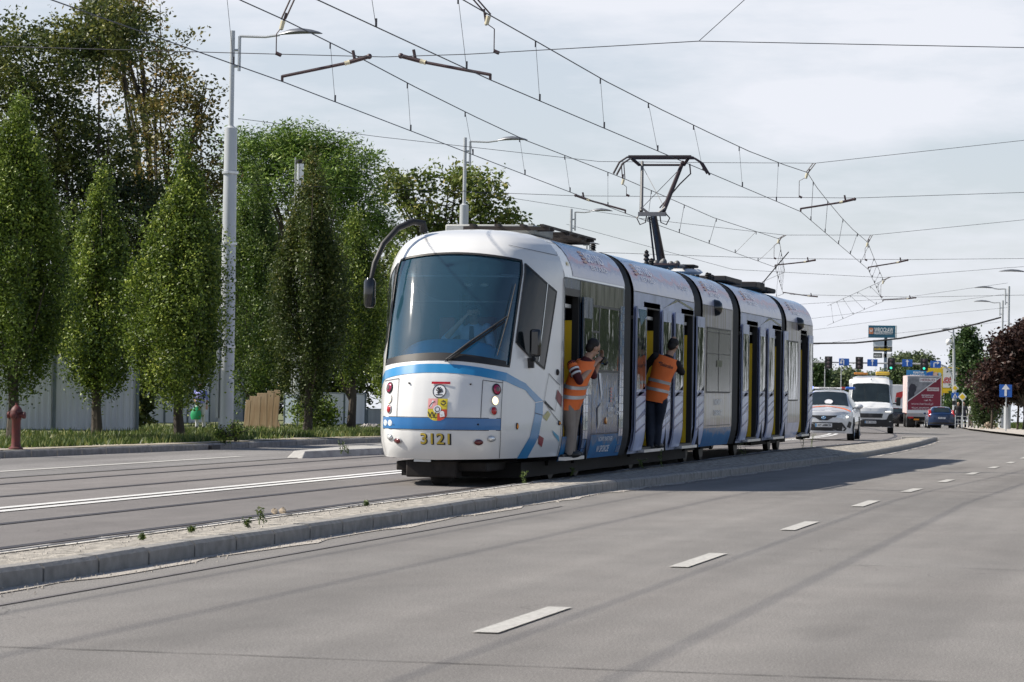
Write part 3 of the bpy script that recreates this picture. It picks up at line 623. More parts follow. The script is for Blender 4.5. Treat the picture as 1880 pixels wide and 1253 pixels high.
# ---- the five body sections
MODS = [(2.55, 7.08), (7.83, 13.70), (14.62, 18.26), (19.25, 25.30), (26.08, 30.75)]
DOORS = [(2.62, 3.64), (8.73, 10.23), (12.32, 13.62), (20.13, 21.66), (23.85, 25.26), (28.56, 29.65)]
Z0, ZD = .30, 2.55
wall_m = [M_PHOTO, M_WRAPW, M_WRAPBE, M_WRAPW, M_WRAPBE]
for k, (a, b) in enumerate(MODS):
    mb = MB(); SIDE.patch(mb, a, b, 2.76, BMAX, 10, 14); SIDEL.patch(mb, a, b, 2.76, BMAX, 10, 14); r_ = mb.build('roof_shell', M_SKYL if k else M_SILV2, tram, smooth=True, weld=True)
    if k == 0:
        mb = MB(); SIDE.patch(mb, lerpL(0, [(0, 3.15)]), b, 2.80, 3.40, 10, 10, .004); mb.build('roof_film', M_SKYL, tram, smooth=True)
    mb = MB(); SIDEL.patch(mb, a, b, Z0, 2.76, 8, 16); mb.build('left_wall', M_WRAPW, tram, smooth=True)
    mb = MB(); SIDEL.patch(mb, a+.3, b-.3, 1.3, 2.4, 6, 6, .005); mb.build('left_windows', M_WIN, tram, smooth=True)
    ds = [d for d in DOORS if a <= d[0] < b]; y = a; mb = MB()
    hd = 2.63 if k == 0 else ZD
    for d in ds: SIDE.patch(mb, y, d[0], Z0, 2.76, 6, 14) if d[0] > y+.01 else 0; SIDE.patch(mb, d[0], d[1], hd, 2.76, 3, 3); SIDE.patch(mb, d[0], d[1], Z0, .36, 3, 2); y = d[1]
    if y < b: SIDE.patch(mb, y, b, Z0, 2.76, 8, 14)
    mb.build('side_wall', wall_m[k], tram, smooth=True)
    mb = MB(); SIDE.line(mb, [(a, 2.765), (b, 2.765)], .012, .006, n=6); SIDE.line(mb, [(a+.02, Z0), (a+.02, 3.5)], .015, .004, n=14); SIDE.line(mb, [(b-.02, Z0), (b-.02, 3.5)], .015, .004, n=14); mb.build('body_seams', M_TXK, r_)
    for (p, q) in ((a, a+.02), (b-.02, b)):
        mb = MB(); pr = [side_xz(.3+(BMAX-.3)*i/40) for i in range(41)]; mb.prism([(x*.97, z) for x, z in pr]+[(-x*.97, z) for x, z in pr[::-1][1:]], 'y', p, q) if p not in (2.55,) else 0
        if mb.v: mb.build('end_frame', M_BLK, tram)
for (a, b), (c, d) in zip(MODS, MODS[1:]):     # bellows
    mb = MB(); n = int((c-b)/.07); ys = [b+(c-b)*i/n for i in range(n+1)]
    def bq(i, j, ys=ys, n=n):
        kk = int(round(i*n)); t = (BMAX-.28)*abs(2*j-1); bb_ = BMAX-t; x, z = side_xz(bb_); sc = .975 if kk % 2 else .93
        return ((x if j < .5 else -x)*sc, ys[kk], 1.7+(z-1.7)*(.995 if kk % 2 else .975))
    mb.grid(bq, n, 60, flip=False); mb.build('bellows', M_BEL, tram, smooth=False)
# rear end
mb = MB(); mb.grid(lambda i, j: (lambda x, z, t: (x*(1-.35*t**2)*(1), 30.75+.6*t, z-.12*t*max(0, z-1.5)))(*((side_xz(.3+(BMAX-.3)*j*2) if j <= .5 else (-side_xz(.3+(BMAX-.3)*(2-2*j))[0], side_xz(.3+(BMAX-.3)*(2-2*j))[1]))), i), 6, 40)
pr = [side_xz(.3+(BMAX-.3)*i/20) for i in range(21)]; rear = [(x*.65, z-.12*max(0, z-1.5)) for x, z in pr]
mb.prism(rear+[(-x, z) for x, z in rear[::-1][1:]], 'y', 31.34, 31.36); mb.build('rear_body', M_SILV, tram, smooth=True)
# ---- doors: dark reveal, yellow screens, leaves pushed out beside the opening
def doorway(a, b, hd):
    mb = MB(); mb.box((XW-.45, (a+b)/2, .37), (.9, b-a, .04)); mb.box((XW-.05, b-.035, 1.45), (.09, .07, 2.2)); mb.box((XW-.35, (a+b)/2, 2.58), (.7, b-a, .1)); mb.box((-.1, (a+b)/2, 1.4), (.04, b-a+1.2, 2.2)); mb.box((XW-.4, b+.4, 1.4), (.9, .03, 2.2))
    d = mb.build('doorway', M_BLK, tram)
    MB().box((XW-.165, b-.06, 1.30), (.14, .03, 1.82)).build('yellow_screen', M_YEL, d)
    MB().box((XW-.2, (a+b)/2+.1, 2.40), (.22, b-a-.5, .05)).build('door_light', M_ALU, d)
    mb = MB(); mb.box((XW+.02, (a+b)/2, .335), (.09, b-a+.3, .045)); mb.build('sill', M_ALU, d)
    mb = MB(); mb.tube([(XW-.2, b-.12, .5), (XW-.2, b-.12, 2.2)], .017, 8); mb.build('grab_pole', mat('pole_yellow', (.6, .45, .03), .3), d)
for i, (a, b) in enumerate(DOORS): doorway(a, b, 2.6)
M_BARS = mat('wrap_bars', (.05, .08, .22), .25, col2=(.01, .06, .28), scale=2, coat=0, spec=.3)
def leaf_door(a, b, mt, bars=True, full=False, o=.05, glz=(1.28, 2.36)):
    mb = MB()
    SIDE.patch(mb, a, b, .36, 2.54, 3, 14, o); SIDE.patch(mb, b, a, .36, 2.54, 3, 14, o-.02)
    for y in (a, b):
        f0, f1 = (o-.02, o) if y == a else (o, o-.02)
        mb.grid(lambda i, j, y=y, f0=f0, f1=f1: SIDE.p(y, .36+2.18*j, f0+(f1-f0)*i), 1, 14)
    d = mb.build('door_leaf', mt, tram, smooth=True)
    mb = MB(); SIDE.patch(mb, a+.06, b-.06, glz[0], glz[1], 3, 6, o+.003); mb.build('door_glass', M_WIN, d, smooth=True)
    if bars:
        mb = MB()
        for k in range(4):
            z = .62+.17*k+random.uniform(-.03, .03); SIDE.poly(mb, [(a+.02, z), (b-.02, z+.12), (b-.02, z+.12+.03+.06*(k % 2)), (a+.02, z+.03)], o+.003, 3)
        SIDE.poly(mb, [(a+.02, 1.18), (b-.02, 1.18), (b-.02, 1.24), (a+.02, 1.24)], o+.003, 3); mb.build('printed_bars', M_BARS, d)
    mb = MB(); SIDE.line(mb, [(a+.005, .36), (a+.005, 2.54)], .02, o+.004, 14); SIDE.line(mb, [(b-.005, .36), (b-.005, 2.54)], .02, o+.004, 14); mb.build('door_seal', M_BLK, d)
    return d
leaf_door(3.68, 4.36, M_PHOTO, False, glz=(1.2, 2.25))
for a, b in ((7.87, 8.73), (10.23, 11.06), (11.44, 12.32), (13.75, 14.58), (19.27, 20.13), (21.66, 22.46), (22.94, 23.85), (25.34, 26.06), (29.65, 30.45)): leaf_door(a, b, M_WRAPW)
for a, b in ((11.07, 11.43), (22.47, 22.93)): mb = MB(); SIDE.patch(mb, a, b, .4, 2.5, 2, 12, .006); mb.build('dark_pillar', M_BLKG, tram)
# ---- first section: windows, lower film, checks, skirt
def pane(a, b, z0, z1, mt=M_WIN, name='window', fr=.03, o=.006, seal=M_BLK):
    mb = MB(); SIDE.patch(mb, a, b, z0, z1, 4, 6, o); p_ = mb.build(name, mt, tram, smooth=True)
    mb = MB(); SIDE.line(mb, [(a, z0), (b, z0), (b, z1), (a, z1), (a, z0)], fr, o+.003, 5); mb.build('window_frame', seal, p_); return p_
M_VAL = mat('dirty_valance', (.12, .11, .09), .12, col2=(.42, .39, .34), scale=3, coat=0, spec=.3, stretch=(1, 2, .35))
mb = MB(); SIDE.patch(mb, 3.66, 6.95, 2.46, 2.755, 6, 3, .004); mb.build('upper_panel', M_VAL, tram, smooth=True)
p1 = pane(4.40, 5.05, 1.53, 2.44); pane(5.08, 6.62, 1.53, 2.44)
mb = MB(); SIDE.line(mb, [(4.4, 2.08), (5.05, 2.08)], .03, .012); mb.build('sliding_bar', M_BLK, p1)
mb = MB(); SIDE.patch(mb, 2.56, 7.06, .30, .63, 8, 4, .005); mb.build('skirt_film', M_SKIRT, tram, smooth=True)
mb = MB(); SIDE.line(mb, [(4.4, .64), (6.65, .64)], .012, .009, 4); SIDE.line(mb, [(4.4, .64), (4.4, 1.5)], .01, .009, 4); SIDE.line(mb, [(6.65, .64), (6.65, 1.5)], .01, .009, 4); mb.build('hatch_gap', M_TXK, tram)
for nm, mt_, ph in (('printed_checks', mat('check_blue', (.02, .16, .42), .25, coat=.8), 0), ('printed_checks', mat('check_pale', (.16, .22, .36), .25, coat=.8), 1)):
    for y0, z00, o in ((3.72, .35, .0), (6.70, .35, 0)):
        mb = MB()
        for k in range(18):
            for c in range(2):
                if (k+c) % 2 == ph and not (y0 < 4 and k > 8):
                    oo = .058 if y0 < 4 else .01; z = z00+k*.12
                    SIDE.patch(mb, y0+c*.17, y0+.15+c*.17, z, z+.11, 1, 1, oo)
        mb.build(nm, mt_, tram)
def side_txt(txt, size, y0, b0, mt, name='lettering', o=.012, par=tram, **kw):
    mb = MB(); text_on(mb, txt, size, lambda x, y: SIDE.p(y0+x, b0+y, o), **kw); return mb.build(name, mt, par)
side_txt('W SPORCIE', .13, 5.62, .42, M_TXW, width=.95, bold=.02); side_txt('NOWY PARTNER', .09, 5.7, .56, M_TXW, width=1.1, bold=.01)
mb = MB()
for k in range(5): SIDE.patch(mb, 5.98, 6.10, 1.27-.045*k, 1.30-.045*k, 1, 1, .012)
mb.build('printed_emblem', mat('lettering_pinkred', (.6, .2, .2), .4), tram)
side_txt('BETARD', .085, 6.0, .98, M_TXW, width=.36, bold=.02); side_txt('WROCŁAW', .05, 6.0, .89, M_TXW, width=.36, bold=.01)
side_txt('WIELKA', .075, 6.45, 1.13, M_TXW, width=.3, bold=.02); side_txt('MARKA', .075, 6.5, 1.03, M_TXW, width=.3, bold=.02); side_txt('RAZEM', .075, 6.55, .93, M_TXW, width=.28, bold=.02)
for nm, pts, mt_ in (('printed_figure', [(5.05, 1.50), (5.22, 1.50), (5.34, 1.22), (5.28, 1.12)], M_TXW), ('printed_figure', [(5.0, 1.0), (5.3, 1.08), (5.32, .84), (5.05, .70)], mat('print_grey', (.35, .36, .40), .3, var=.4, scale=12))):
    mb = MB(); SIDE.poly(mb, pts, .011, 3); mb.build(nm, mt_, tram)
lampk = MB().lathe([(.05, 0), (.05, .02), (.02, .03), (0, .03)], c=(XW, 5.65, .82), axis='x', n=14).build('side_reflector', M_AMB, tram, smooth=True)
# second / fourth section film: pale roof beams, blue shape
for a, b in (MODS[1], MODS[3]):
    mb = MB(); w_ = b-a
    SIDE.poly(mb, [(a+w_*.44, 2.56), (a+w_*.48, 2.60), (a+w_*.74, 2.75), (a+w_*.66, 2.75)], .006, 4); SIDE.poly(mb, [(a+w_*.66, 2.75), (a+w_*.74, 2.75), (a+w_*.97, 2.66), (a+w_*.97, 2.62)], .006, 4); mb.build('printed_beams', mat('print_beam', (.55, .50, .42), .2, coat=1), tram)
mb = MB(); SIDE.poly(mb, [(7.95, 2.5), (8.68, 2.5), (8.68, 2.40), (8.2, 2.25)], .056, 3); mb.build('printed_shape', mat('print_blue', (.03, .22, .45), .2, coat=1), tram)
# third section
w3 = pane(15.13, 16.5, 1.25, 2.38, M_WINF); pane(16.53, 17.96, 1.25, 2.38, M_WINF)
mb = MB(); SIDE.line(mb, [(15.13, 1.93), (17.96, 1.93)], .012, .012, 4); SIDE.line(mb, [(15.13, 2.31), (17.96, 2.31)], .01, .012, 4); mb.build('window_bars', M_BLK, w3)
mb = MB(); SIDE.patch(mb, 16.25, 16.9, 1.70, 1.82, 2, 2, .014); mb.build('window_sticker', M_BLKG, w3)
side_txt('NOWY', .15, 16.5, 1.07, M_TXW, width=.85, bold=.02); side_txt('OBIEKT', .13, 16.5, .88, M_TXW, width=.95, bold=.02)
mb = MB(); SIDE.patch(mb, 14.64, 18.2, .30, .62, 6, 4, .005); mb.build('skirt_film', M_SKIRT, tram, smooth=True)
mb = MB(); SIDE.line(mb, [(15.1, .66), (18.0, .66)], .012, .009, 4); mb.build('hatch_gap', M_TXK, tram)
# fifth section
pane(26.5, 28.1, 1.1, 2.35, M_WIN); mb = MB(); SIDE.patch(mb, 26.1, 28.4, .30, .62, 4, 4, .005); mb.build('skirt_film', M_WRAPW, tram, smooth=True)
for y in (16.1, 28.1):
    mb = MB(); mb.lathe([(0, .13), (.08, .12), (.13, .07), (.15, 0), (.15, -.03)], c=(XW, y, 2.75), axis='x', n=20); mb.build('round_camera', M_BLKG, tram, smooth=True)
# roof-side names: letters plus a small square mark
for y0, k in ((5.25, 1), (9.35, 1), (16.3, 1), (21.2, 1), (28.0, .9)):
    nm = side_txt('BETARD', .22*k, y0, 3.14, mat('letter_pale', (.80, .76, .80), .3), width=1.25*k, bold=.02)
    side_txt('BETARD', .10*k, y0, 2.98, mat('letter_pale', (.80, .76, .80), .3), width=1.2*k, bold=.0)
    mb = MB()
    for i in range(4): SIDE.patch(mb, y0-.98*k, y0-.72*k, 3.04+.055*i, 3.075+.055*i, 1, 1, .012)
    mb.build('square_mark', M_TXO, nm)
side_txt('TWÓJ DOM', .10, 12.7, 2.98, M_TXW, width=.9)
mb = MB(); text_on(mb, 'MPK', .09, lambda x, y: SIDE.p(2.95+x, 2.96+y, .008), bold=.01); mb.build('lettering', M_GOLD, tram)
# ---- roof equipment
mb = MB(); mb.box((0, 3.9, 3.44), (1.25, 1.3, .13)); mb.build('roof_box', M_GREY, tram, bevel=.02)
mb = MB()
for y in (3.2, 3.5, 4.6, 5.2, 5.8, 6.4): mb.box((.25, y, 3.45), (1.2, .06, .05))
for x in (-.2, .15, .5, .78): mb.box((x, 4.9, 3.485), (.05, 3.8, .03))
mb.build('roof_rack', M_RUST, tram)
mb = MB(); 
for c_, d_ in (((.3, 6.3, 3.44), (.9, .7, .09)), ((.1, 21.8, 3.45), (1.2, 2.2, .10)), ((.35, 24.6, 3.46), (.9, .6, .12))): MB().box(c_, d_).build('roof_cabinet', M_RUST, tram, bevel=.02)
for c_, d_ in (((.35, 25.6, 3.47), (.8, .7, .16)), ((.3, 27.4, 3.45), (.8, 1.4, .10))): MB().box(c_, d_).build('roof_cabinet', M_DARK, tram, bevel=.03)
for y, x, h in ((7.9, .55, .12), (12.9, .5, .26), (13.4, .5, .14), (13.9, .4, .14), (17.9, .5, .14), (18.4, .5, .1), (19.3, .55, .14), (19.6, .55, .14), (19.9, .55, .12)):
    MB().lathe([(.05, 0), (.03, h*.25), (.055, h*.35), (.03, h*.5), (.055, h*.6), (.03, h*.75), (.04, h*.85), (0, h)], c=(x, y, 3.37), n=10).build('insulator', M_DARK, tram, smooth=True)
mb = MB(); mb.lathe([(0, 0), (.3, .01), (.36, .05), (.3, .10), (0, .12)], c=(.45, 17.1, 3.37), n=18); mb.build('roof_fan', M_SILV2, tram, smooth=True)
MB().box((.5, 17.2, 3.53), (.35, .5, .05)).build('fan_cover', M_DARK, tram, bevel=.02)
MB().tube([(.2, 28.2, 3.4), (.85, 29.0, 4.35)], .012, 6).build('aerial', M_DARK, tram)
# ---- pantograph on the third section
pb = thing('pantograph', (0, 16.9, 0)); pb.parent = tram; pb.matrix_parent_inverse.identity()
M_PAN = mat('pantograph_dark', (.022, .012, .015), .45, var=.1)
mb = MB()
for sx in (-.5, .5): mb.tube([(sx, -.9, 3.5), (sx, .9, 3.5)], .035, 8)
for sy in (-.85, 0, .8): mb.tube([(-.55, sy, 3.5), (.55, sy, 3.5)], .035, 8)
mb.build('base_frame', M_PAN, pb)
for k in range(9): MB().ball((.1+.1*(k % 3), -.7+.22*k, 3.52+.04*(k % 2)), (.06, .06, .08)).build('fitting', mat('fitting_grey', (.10, .10, .10), .5), pb, smooth=True)
mb = MB(); mb.tube([(0.04, .35, 3.5), (-.0, -.5, 4.42)], [.085, .06], 12); mb.tube([(-.09, .30, 3.5), (-.08, -.45, 4.38)], .018, 6); mb.build('lower_arm', M_PAN, pb, smooth=True)
mb = MB(); mb.box((-.02, -.5, 4.43), (.5, .1, .07)); mb.tube([(-.22, -.52, 4.55), (0, -.52, 4.38), (.22, -.52, 4.55)], .025, 6); mb.build('knee', mat('knee_grey', (.16, .15, .15), .5), pb)
for sg in (-1, 1):
    top = (-.33, .15, 5.42) if sg < 0 else (.42, .15, 5.42); MB().tube([(sg*.2-.02, -.5, 4.48), top], [.035 if sg < 0 else .045, .028 if sg < 0 else .035], 8).build('upper_arm', M_PAN if sg > 0 else mat('arm_grey', (.12, .12, .12), .4), pb, smooth=True)
mb = MB(); mb.tube([(-.2, -.5, 4.55), (.38, .12, 5.3)], .006, 4); mb.tube([(.2, -.5, 4.55), (-.3, .12, 5.3)], .006, 4); mb.tube([(.55, .1, 5.38), (.57, .1, 5.2), (.40, -.05, 5.0), (.1, -.4, 4.55)], .014, 6)
for sg in (-1, 1): mb.tube([(sg*.2, -.5, 4.47), (sg*.3, -.5, 4.36), (sg*.24, -.5, 4.24), (sg*.14, -.5, 4.28), (sg*.12, -.5, 4.42)], .012, 6)
mb.build('stay_wires', M_PAN, pb)
mb = MB()
for yy in (-.02, .3):
    mb.tube([(-.85+.02, yy, 5.19), (-.72, yy, 5.40), (-.58, yy, 5.49), (.62, yy, 5.49), (.76, yy, 5.40), (.89, yy, 5.19)], .018, 8)
    mb.box((.02, yy, 5.505), (1.15, .05, .04))
mb.tube([(-.4, .14, 5.36), (.45, .14, 5.36)], .02, 8); mb.tube([(-.5, .0, 5.47), (-.38, .14, 5.36)], .03, 6); mb.tube([(.54, .0, 5.47), (.44, .14, 5.36)], .03, 6); mb.build('collector_head', M_PAN, pb, smooth=True)
# ================================================================== overhead line, lamp posts
M_WIRE = mat('wire_dark', (.045, .045, .055), .5, metal=.4, var=.1)
M_ARM = mat('arm_dark', (.05, .028, .032), .5, var=.15)
M_GLS = mat('insulator_cream', (.55, .50, .36), .4, var=.1)
M_POLE = mat('galvanised_pole', (.44, .46, .48), .42, metal=.25, var=.10, scale=2, stretch=(1, 1, .3), bump=.05, bscale=12)
M_LUM = mat('lamp_housing', (.14, .15, .17), .4, metal=.3, var=.1)
ZC, ZM = 5.45, 6.58
RS = [at(900, 147, Y=40), at(1470, 389, Y=70), at(1594, 495, Y=102), at(1621, 554, Y=135), at(1519, 598, Y=166)]
LS = [at(518, 150, Y=40), at(1148, 392, Y=70), at(1423, 491, Y=102), at(1438, 540, Y=135), at(1330, 580, Y=166)]
CPX = {'r': [(580, 0), (895, 150), (997, 193), (1115, 243), (1370, 350), (1470, 390), (1493, 412), (1541, 455), (1583, 488), (1594, 496), (1615, 540), (1622, 555)],
       'l': [(280, 75), (518, 150), (763, 246), (968, 325), (1148, 392), (1402, 487), (1445, 495)]}
YT = {k: [(px, at(px, py, z=ZC+gz(-9, at(px, py, z=ZC).y)).y) for px, py in v] for k, v in CPX.items()}
def msg(side, pts): return [at(px, py, Y=lerpL(px, YT[side])) for px, py in pts]
RM = msg('r', [(745, -58), (850, 0), (897, 27), (991, 80), (1113, 150), (1215, 202), (1300, 243), (1375, 278), (1440, 303), (1482, 317), (1500, 345), (1523, 374), (1545, 400), (1566, 422), (1593, 445), (1604, 473), (1622, 515)])+[at(1519, 562, Y=166)]
LM = msg('l', [(330, -60), (440, 0), (520, 36), (633, 92), (762, 160), (873, 215), (965, 258), (1048, 290), (1145, 328), (1310, 400), (1430, 439)])+[at(1441, 500, Y=135), at(1330, 548, Y=166)]
RH = [at(897, 27, Y=lerpL(897, YT['r'])), at(1482, 317, Y=lerpL(1482, YT['r'])), at(1593, 445, Y=lerpL(1593, YT['r'])), at(1622, 515, Y=lerpL(1622, YT['r']))]
LH = [at(520, 36, Y=lerpL(520, YT['l'])), at(1145, 328, Y=lerpL(1145, YT['l'])), at(1430, 439, Y=lerpL(1430, YT['l']))]
def wire_run(kind, S, r, label, grp, back):
    P = [S[0]+(S[0]-S[1]).normalized()*30]+S
    P[0] = Vector((S[0].x-.3*(1 if back else 1)*0, 8, S[0].z))
    mb = MB(); pts = []
    for a, b in zip(P, P[1:]):
        for k in range(6):
            t = k/6; q = a.lerp(b, t); q.z -= (.10 if kind[0] == 'c' and False else .0)*4*t*(1-t); pts.append(q)
    pts.append(P[-1]); mb.tube(pts, r, 6); o = mb.build(kind, M_WIRE, smooth=True)
    return tag(o, label, 'overhead wire', grp)
for S, M_, nm in ((RS, RM, 'above the tram'), (LS, LM, 'on the left, beyond the tram')):
    ti = 'right' if nm[0] == 'a' else 'left'
    wire_run('contact_wire', S, .0075, 'lower running wire of the overhead line '+('touched by the tram current collector' if ti == 'right' else 'over the empty left track'), 'overhead tram wires', 0)
    mo = wire_run('carrier_wire', M_, .0085, 'upper carrying wire of the overhead line '+('above the tram' if ti == 'right' else 'over the empty left track'), 'overhead tram wires', 0)
    C = [Vector((S[0].x, 8, S[0].z))]+S; D = [Vector((M_[0].x, 8, M_[0].z))]+M_
    ORD = 'first second third fourth fifth sixth seventh eighth ninth tenth eleventh twelfth thirteenth fourteenth fifteenth sixteenth seventeenth eighteenth nineteenth twentieth twenty-first twenty-second twenty-third twenty-fourth twenty-fifth twenty-sixth twenty-seventh'.split(); dn = 0
    ys = [34, 38.6, 43, 47.6, 52.2, 56.8, 61.5, 66.2] if ti == 'right' else [37.8, 42.9, 47.8, 52.7, 57.6, 62.6, 67.5]
    ys += [73.5, 79, 85, 91, 97, 104.5, 109, 114, 119, 124, 129, 138, 144, 150, 156, 162]
    for y in ys:
        def on(P):
            for a, b in zip(P, P[1:]):
                if y <= b.y: return a.lerp(b, (y-a.y)/(b.y-a.y))
            return P[-1]
        a, b = on(C), on(D); mb = MB(); r = .0035 if y < 70 else .006
        mb.tube([a, b], r, 4); mb.tube([a, a+Vector((0, 0, .10))], .014, 6); mb.tube([b, b-Vector((0, 0, .09))], .012, 6)
        dn += 1; seg = 'before the wire kink' if y < 71 else 'past the wire kink' if y < 103 else 'on the far stretch' if y < 136 else 'on the farthest stretch'
        tag(mb.build('dropper', M_WIRE), ORD[dn-1]+' thin dropper along the '+ti+'-hand wires counted from the camera, '+seg, 'dropper wire', 'droppers of the overhead line')
def arm(p, q, label):
    """steady arm: p on the contact wire, q out on the span wire"""
    t = thing('steady_arm', tuple(p), label=label, cat='steady arm', group='steady arms of the overhead line'); d = q-p; k = Vector((0, 0, .07))
    a = k; b = d*.72; c = d*.78; e = d
    mb = MB(); mb.tube([Vector((0, 0, 0)), k*1.2], .02, 6); mb.tube([a, b], .022, 8); mb.build('arm_tube', M_ARM, t, smooth=True)
    mb = MB(); mb.tube([b, b.lerp(c, .35), c], [.035, .028, .035], 8); mb.build('insulator', M_GLS, t, smooth=True)
    mb = MB(); mb.tube([c, e], .03, 8); m_ = c.lerp(e, .25); mb.tube([m_, m_+Vector((-.03, 0, .14))], .022, 6); mb.ball(tuple(e), .04, 8, 6); mb.build('end_fitting', M_ARM, t, smooth=True)
for p, px, lab in ((LS[0], (678, 104), 'long dark steady arm nearest the top left, sloping up to the right'), (RS[0], (736, 103), 'long dark steady arm at the top, sloping down to the right'),
                   (LS[1], (1057, 359), 'steady arm left of the pantograph, sloping down to the right'), (RS[1], (1569, 366), 'steady arm right of the pantograph below the kinked wire'),
                   (LS[2], (1496, 478), 'steady arm just above the rear end of the tram roof'), (RS[2], (1666, 478), 'steady arm in the open sky above the blue tower sign'),
                   (RS[3], (1681, 547), 'small far steady arm nearest the blue tower sign'), (LS[3], (1500, 545), 'small far steady arm beside the tram rear corner')):
    arm(p, at(px[0], px[1], Y=p.y+.1), lab)
def hanger(p, tp, lo, lab):
    t = thing('wire_hanger', tuple(p), label=lab, cat='wire hanger', group='insulated hangers of the carrying wires')
    a = at(*tp, Y=p.y)-p; c = at(*lo, Y=p.y)-p
    mb = MB()
    for s in (-.03, .03): mb.tube([a+Vector((s, 0, 0)), Vector((s, 0, 0))], .012, 6)
    mb.tube([a.normalized()*.1, Vector((-.03, 0, -.15)) if True else c], .015, 6); mb.build('clamp', M_ARM, t)
    MB().tube([Vector((0, 0, -.02)), Vector((-.03, 0, -.14))], [.035, .03], 8).build('insulator', M_GLS, t, smooth=True)
    mb = MB(); mb.tube([Vector((-.03, 0, -.12)), Vector((c.x, 0, -.2)), c], .008, 6); mb.tube([c, c+Vector((.07, 0, -.03))], .03, 6); mb.build('pull_wire', M_ARM, t)
for p, tp, lo, lab in ((LH[0], (540, -8), (507, 98), 'hanger at the top edge above the big lamp arm'), (RH[0], (868, -6), (907, 94), 'hanger at the top edge right of centre'),
                       (LH[1], (1143, 301), (1150, 358), 'hanger just left of the pantograph head'), (RH[1], (1495, 300), (1467, 361), 'hanger where the right wire kinks'),
                       (LH[2], (1442, 432), (1421, 474), 'hanger above the rear roof of the tram'), (RH[2], (1600, 432), (1588, 477), 'hanger in the sky between the kinked wires'),
                       (RH[3], (1634, 509), (1617, 545), 'farthest hanger above the blue tower sign')): hanger(p, tp, lo, lab)
def span(pts, lab, r=.006):
    P = [at(a, b, Y=y) for a, b, y in pts]; Q = []
    for a, b in zip(P, P[1:]): Q += [a.lerp(b, k/4) for k in range(4)]
    o = MB().tube(Q+[P[-1]], r, 5).build('span_wire', M_WIRE, smooth=True); return tag(o, lab, 'span wire', 'cross span wires of the overhead line')
span([(-60, 84, 40), (440, 98, 40), (705, 105, 40), (860, 100, 40), (1283, 76, 40.1), (1990, 90, 41)], 'cross span wire running along the top of the picture')
span([(437, 218, 62), (700, 252, 64), (1100, 297, 70), (1300, 299, 71), (1497, 300, 71), (1990, 246, 73)], 'cross span wire from the big lamp post over the pantograph head')
span([(437, 338, 62), (760, 349, 65), (1060, 360, 70), (1470, 363, 70), (1570, 364, 70), (1990, 350, 72)], 'cross span wire at the height of the pantograph middle')
span([(1283, 76, 40), (1400, -30, 39)], 'short span wire rising to the top edge at right', .005)
span([(850, 350, 90), (1180, 402, 100), (1440, 432, 102), (1600, 432, 102), (1990, 393, 104)], 'faint span wire behind the pantograph mast', .007)
span([(850, 455, 90), (1421, 475, 102), (1665, 477, 102), (1990, 474, 104)], 'faint span wire just above the tram roof', .007)
span([(1040, 412, 125), (1345, 495, 133), (1620, 510, 135), (1850, 492, 137), (1990, 482, 138)], 'faint sagging span wire above the blue tower sign', .008)
span([(1450, 541, 135), (1680, 546, 135), (1990, 540, 137)], 'faint span wire level with the far steady arms', .008)
for k, (a, b, c) in enumerate(((560, 548, 520), (590, 566, 540), (612, 585, 565), (640, 612, 590))):
    span([(1450, a, 166+12*k), (1650, b, 170+12*k), (1850, c, 174+12*k)], ['upper faint wire behind the blue tower sign', 'faint wire crossing just above the blue tower sign', 'faint wire crossing the blue tower sign', 'lowest faint wire crossing behind the blue tower sign'][k], .008)
P = [(1491, 631), (1570, 630), (1650, 622), (1730, 608), (1790, 596), (1838, 583)]
tag(MB().tube([at(a, b, Y=168) for a, b in P], .045, 8).build('power_cable', M_BLK, smooth=True), 'thick black sagging cable running up to the far right lamp post', 'cable')
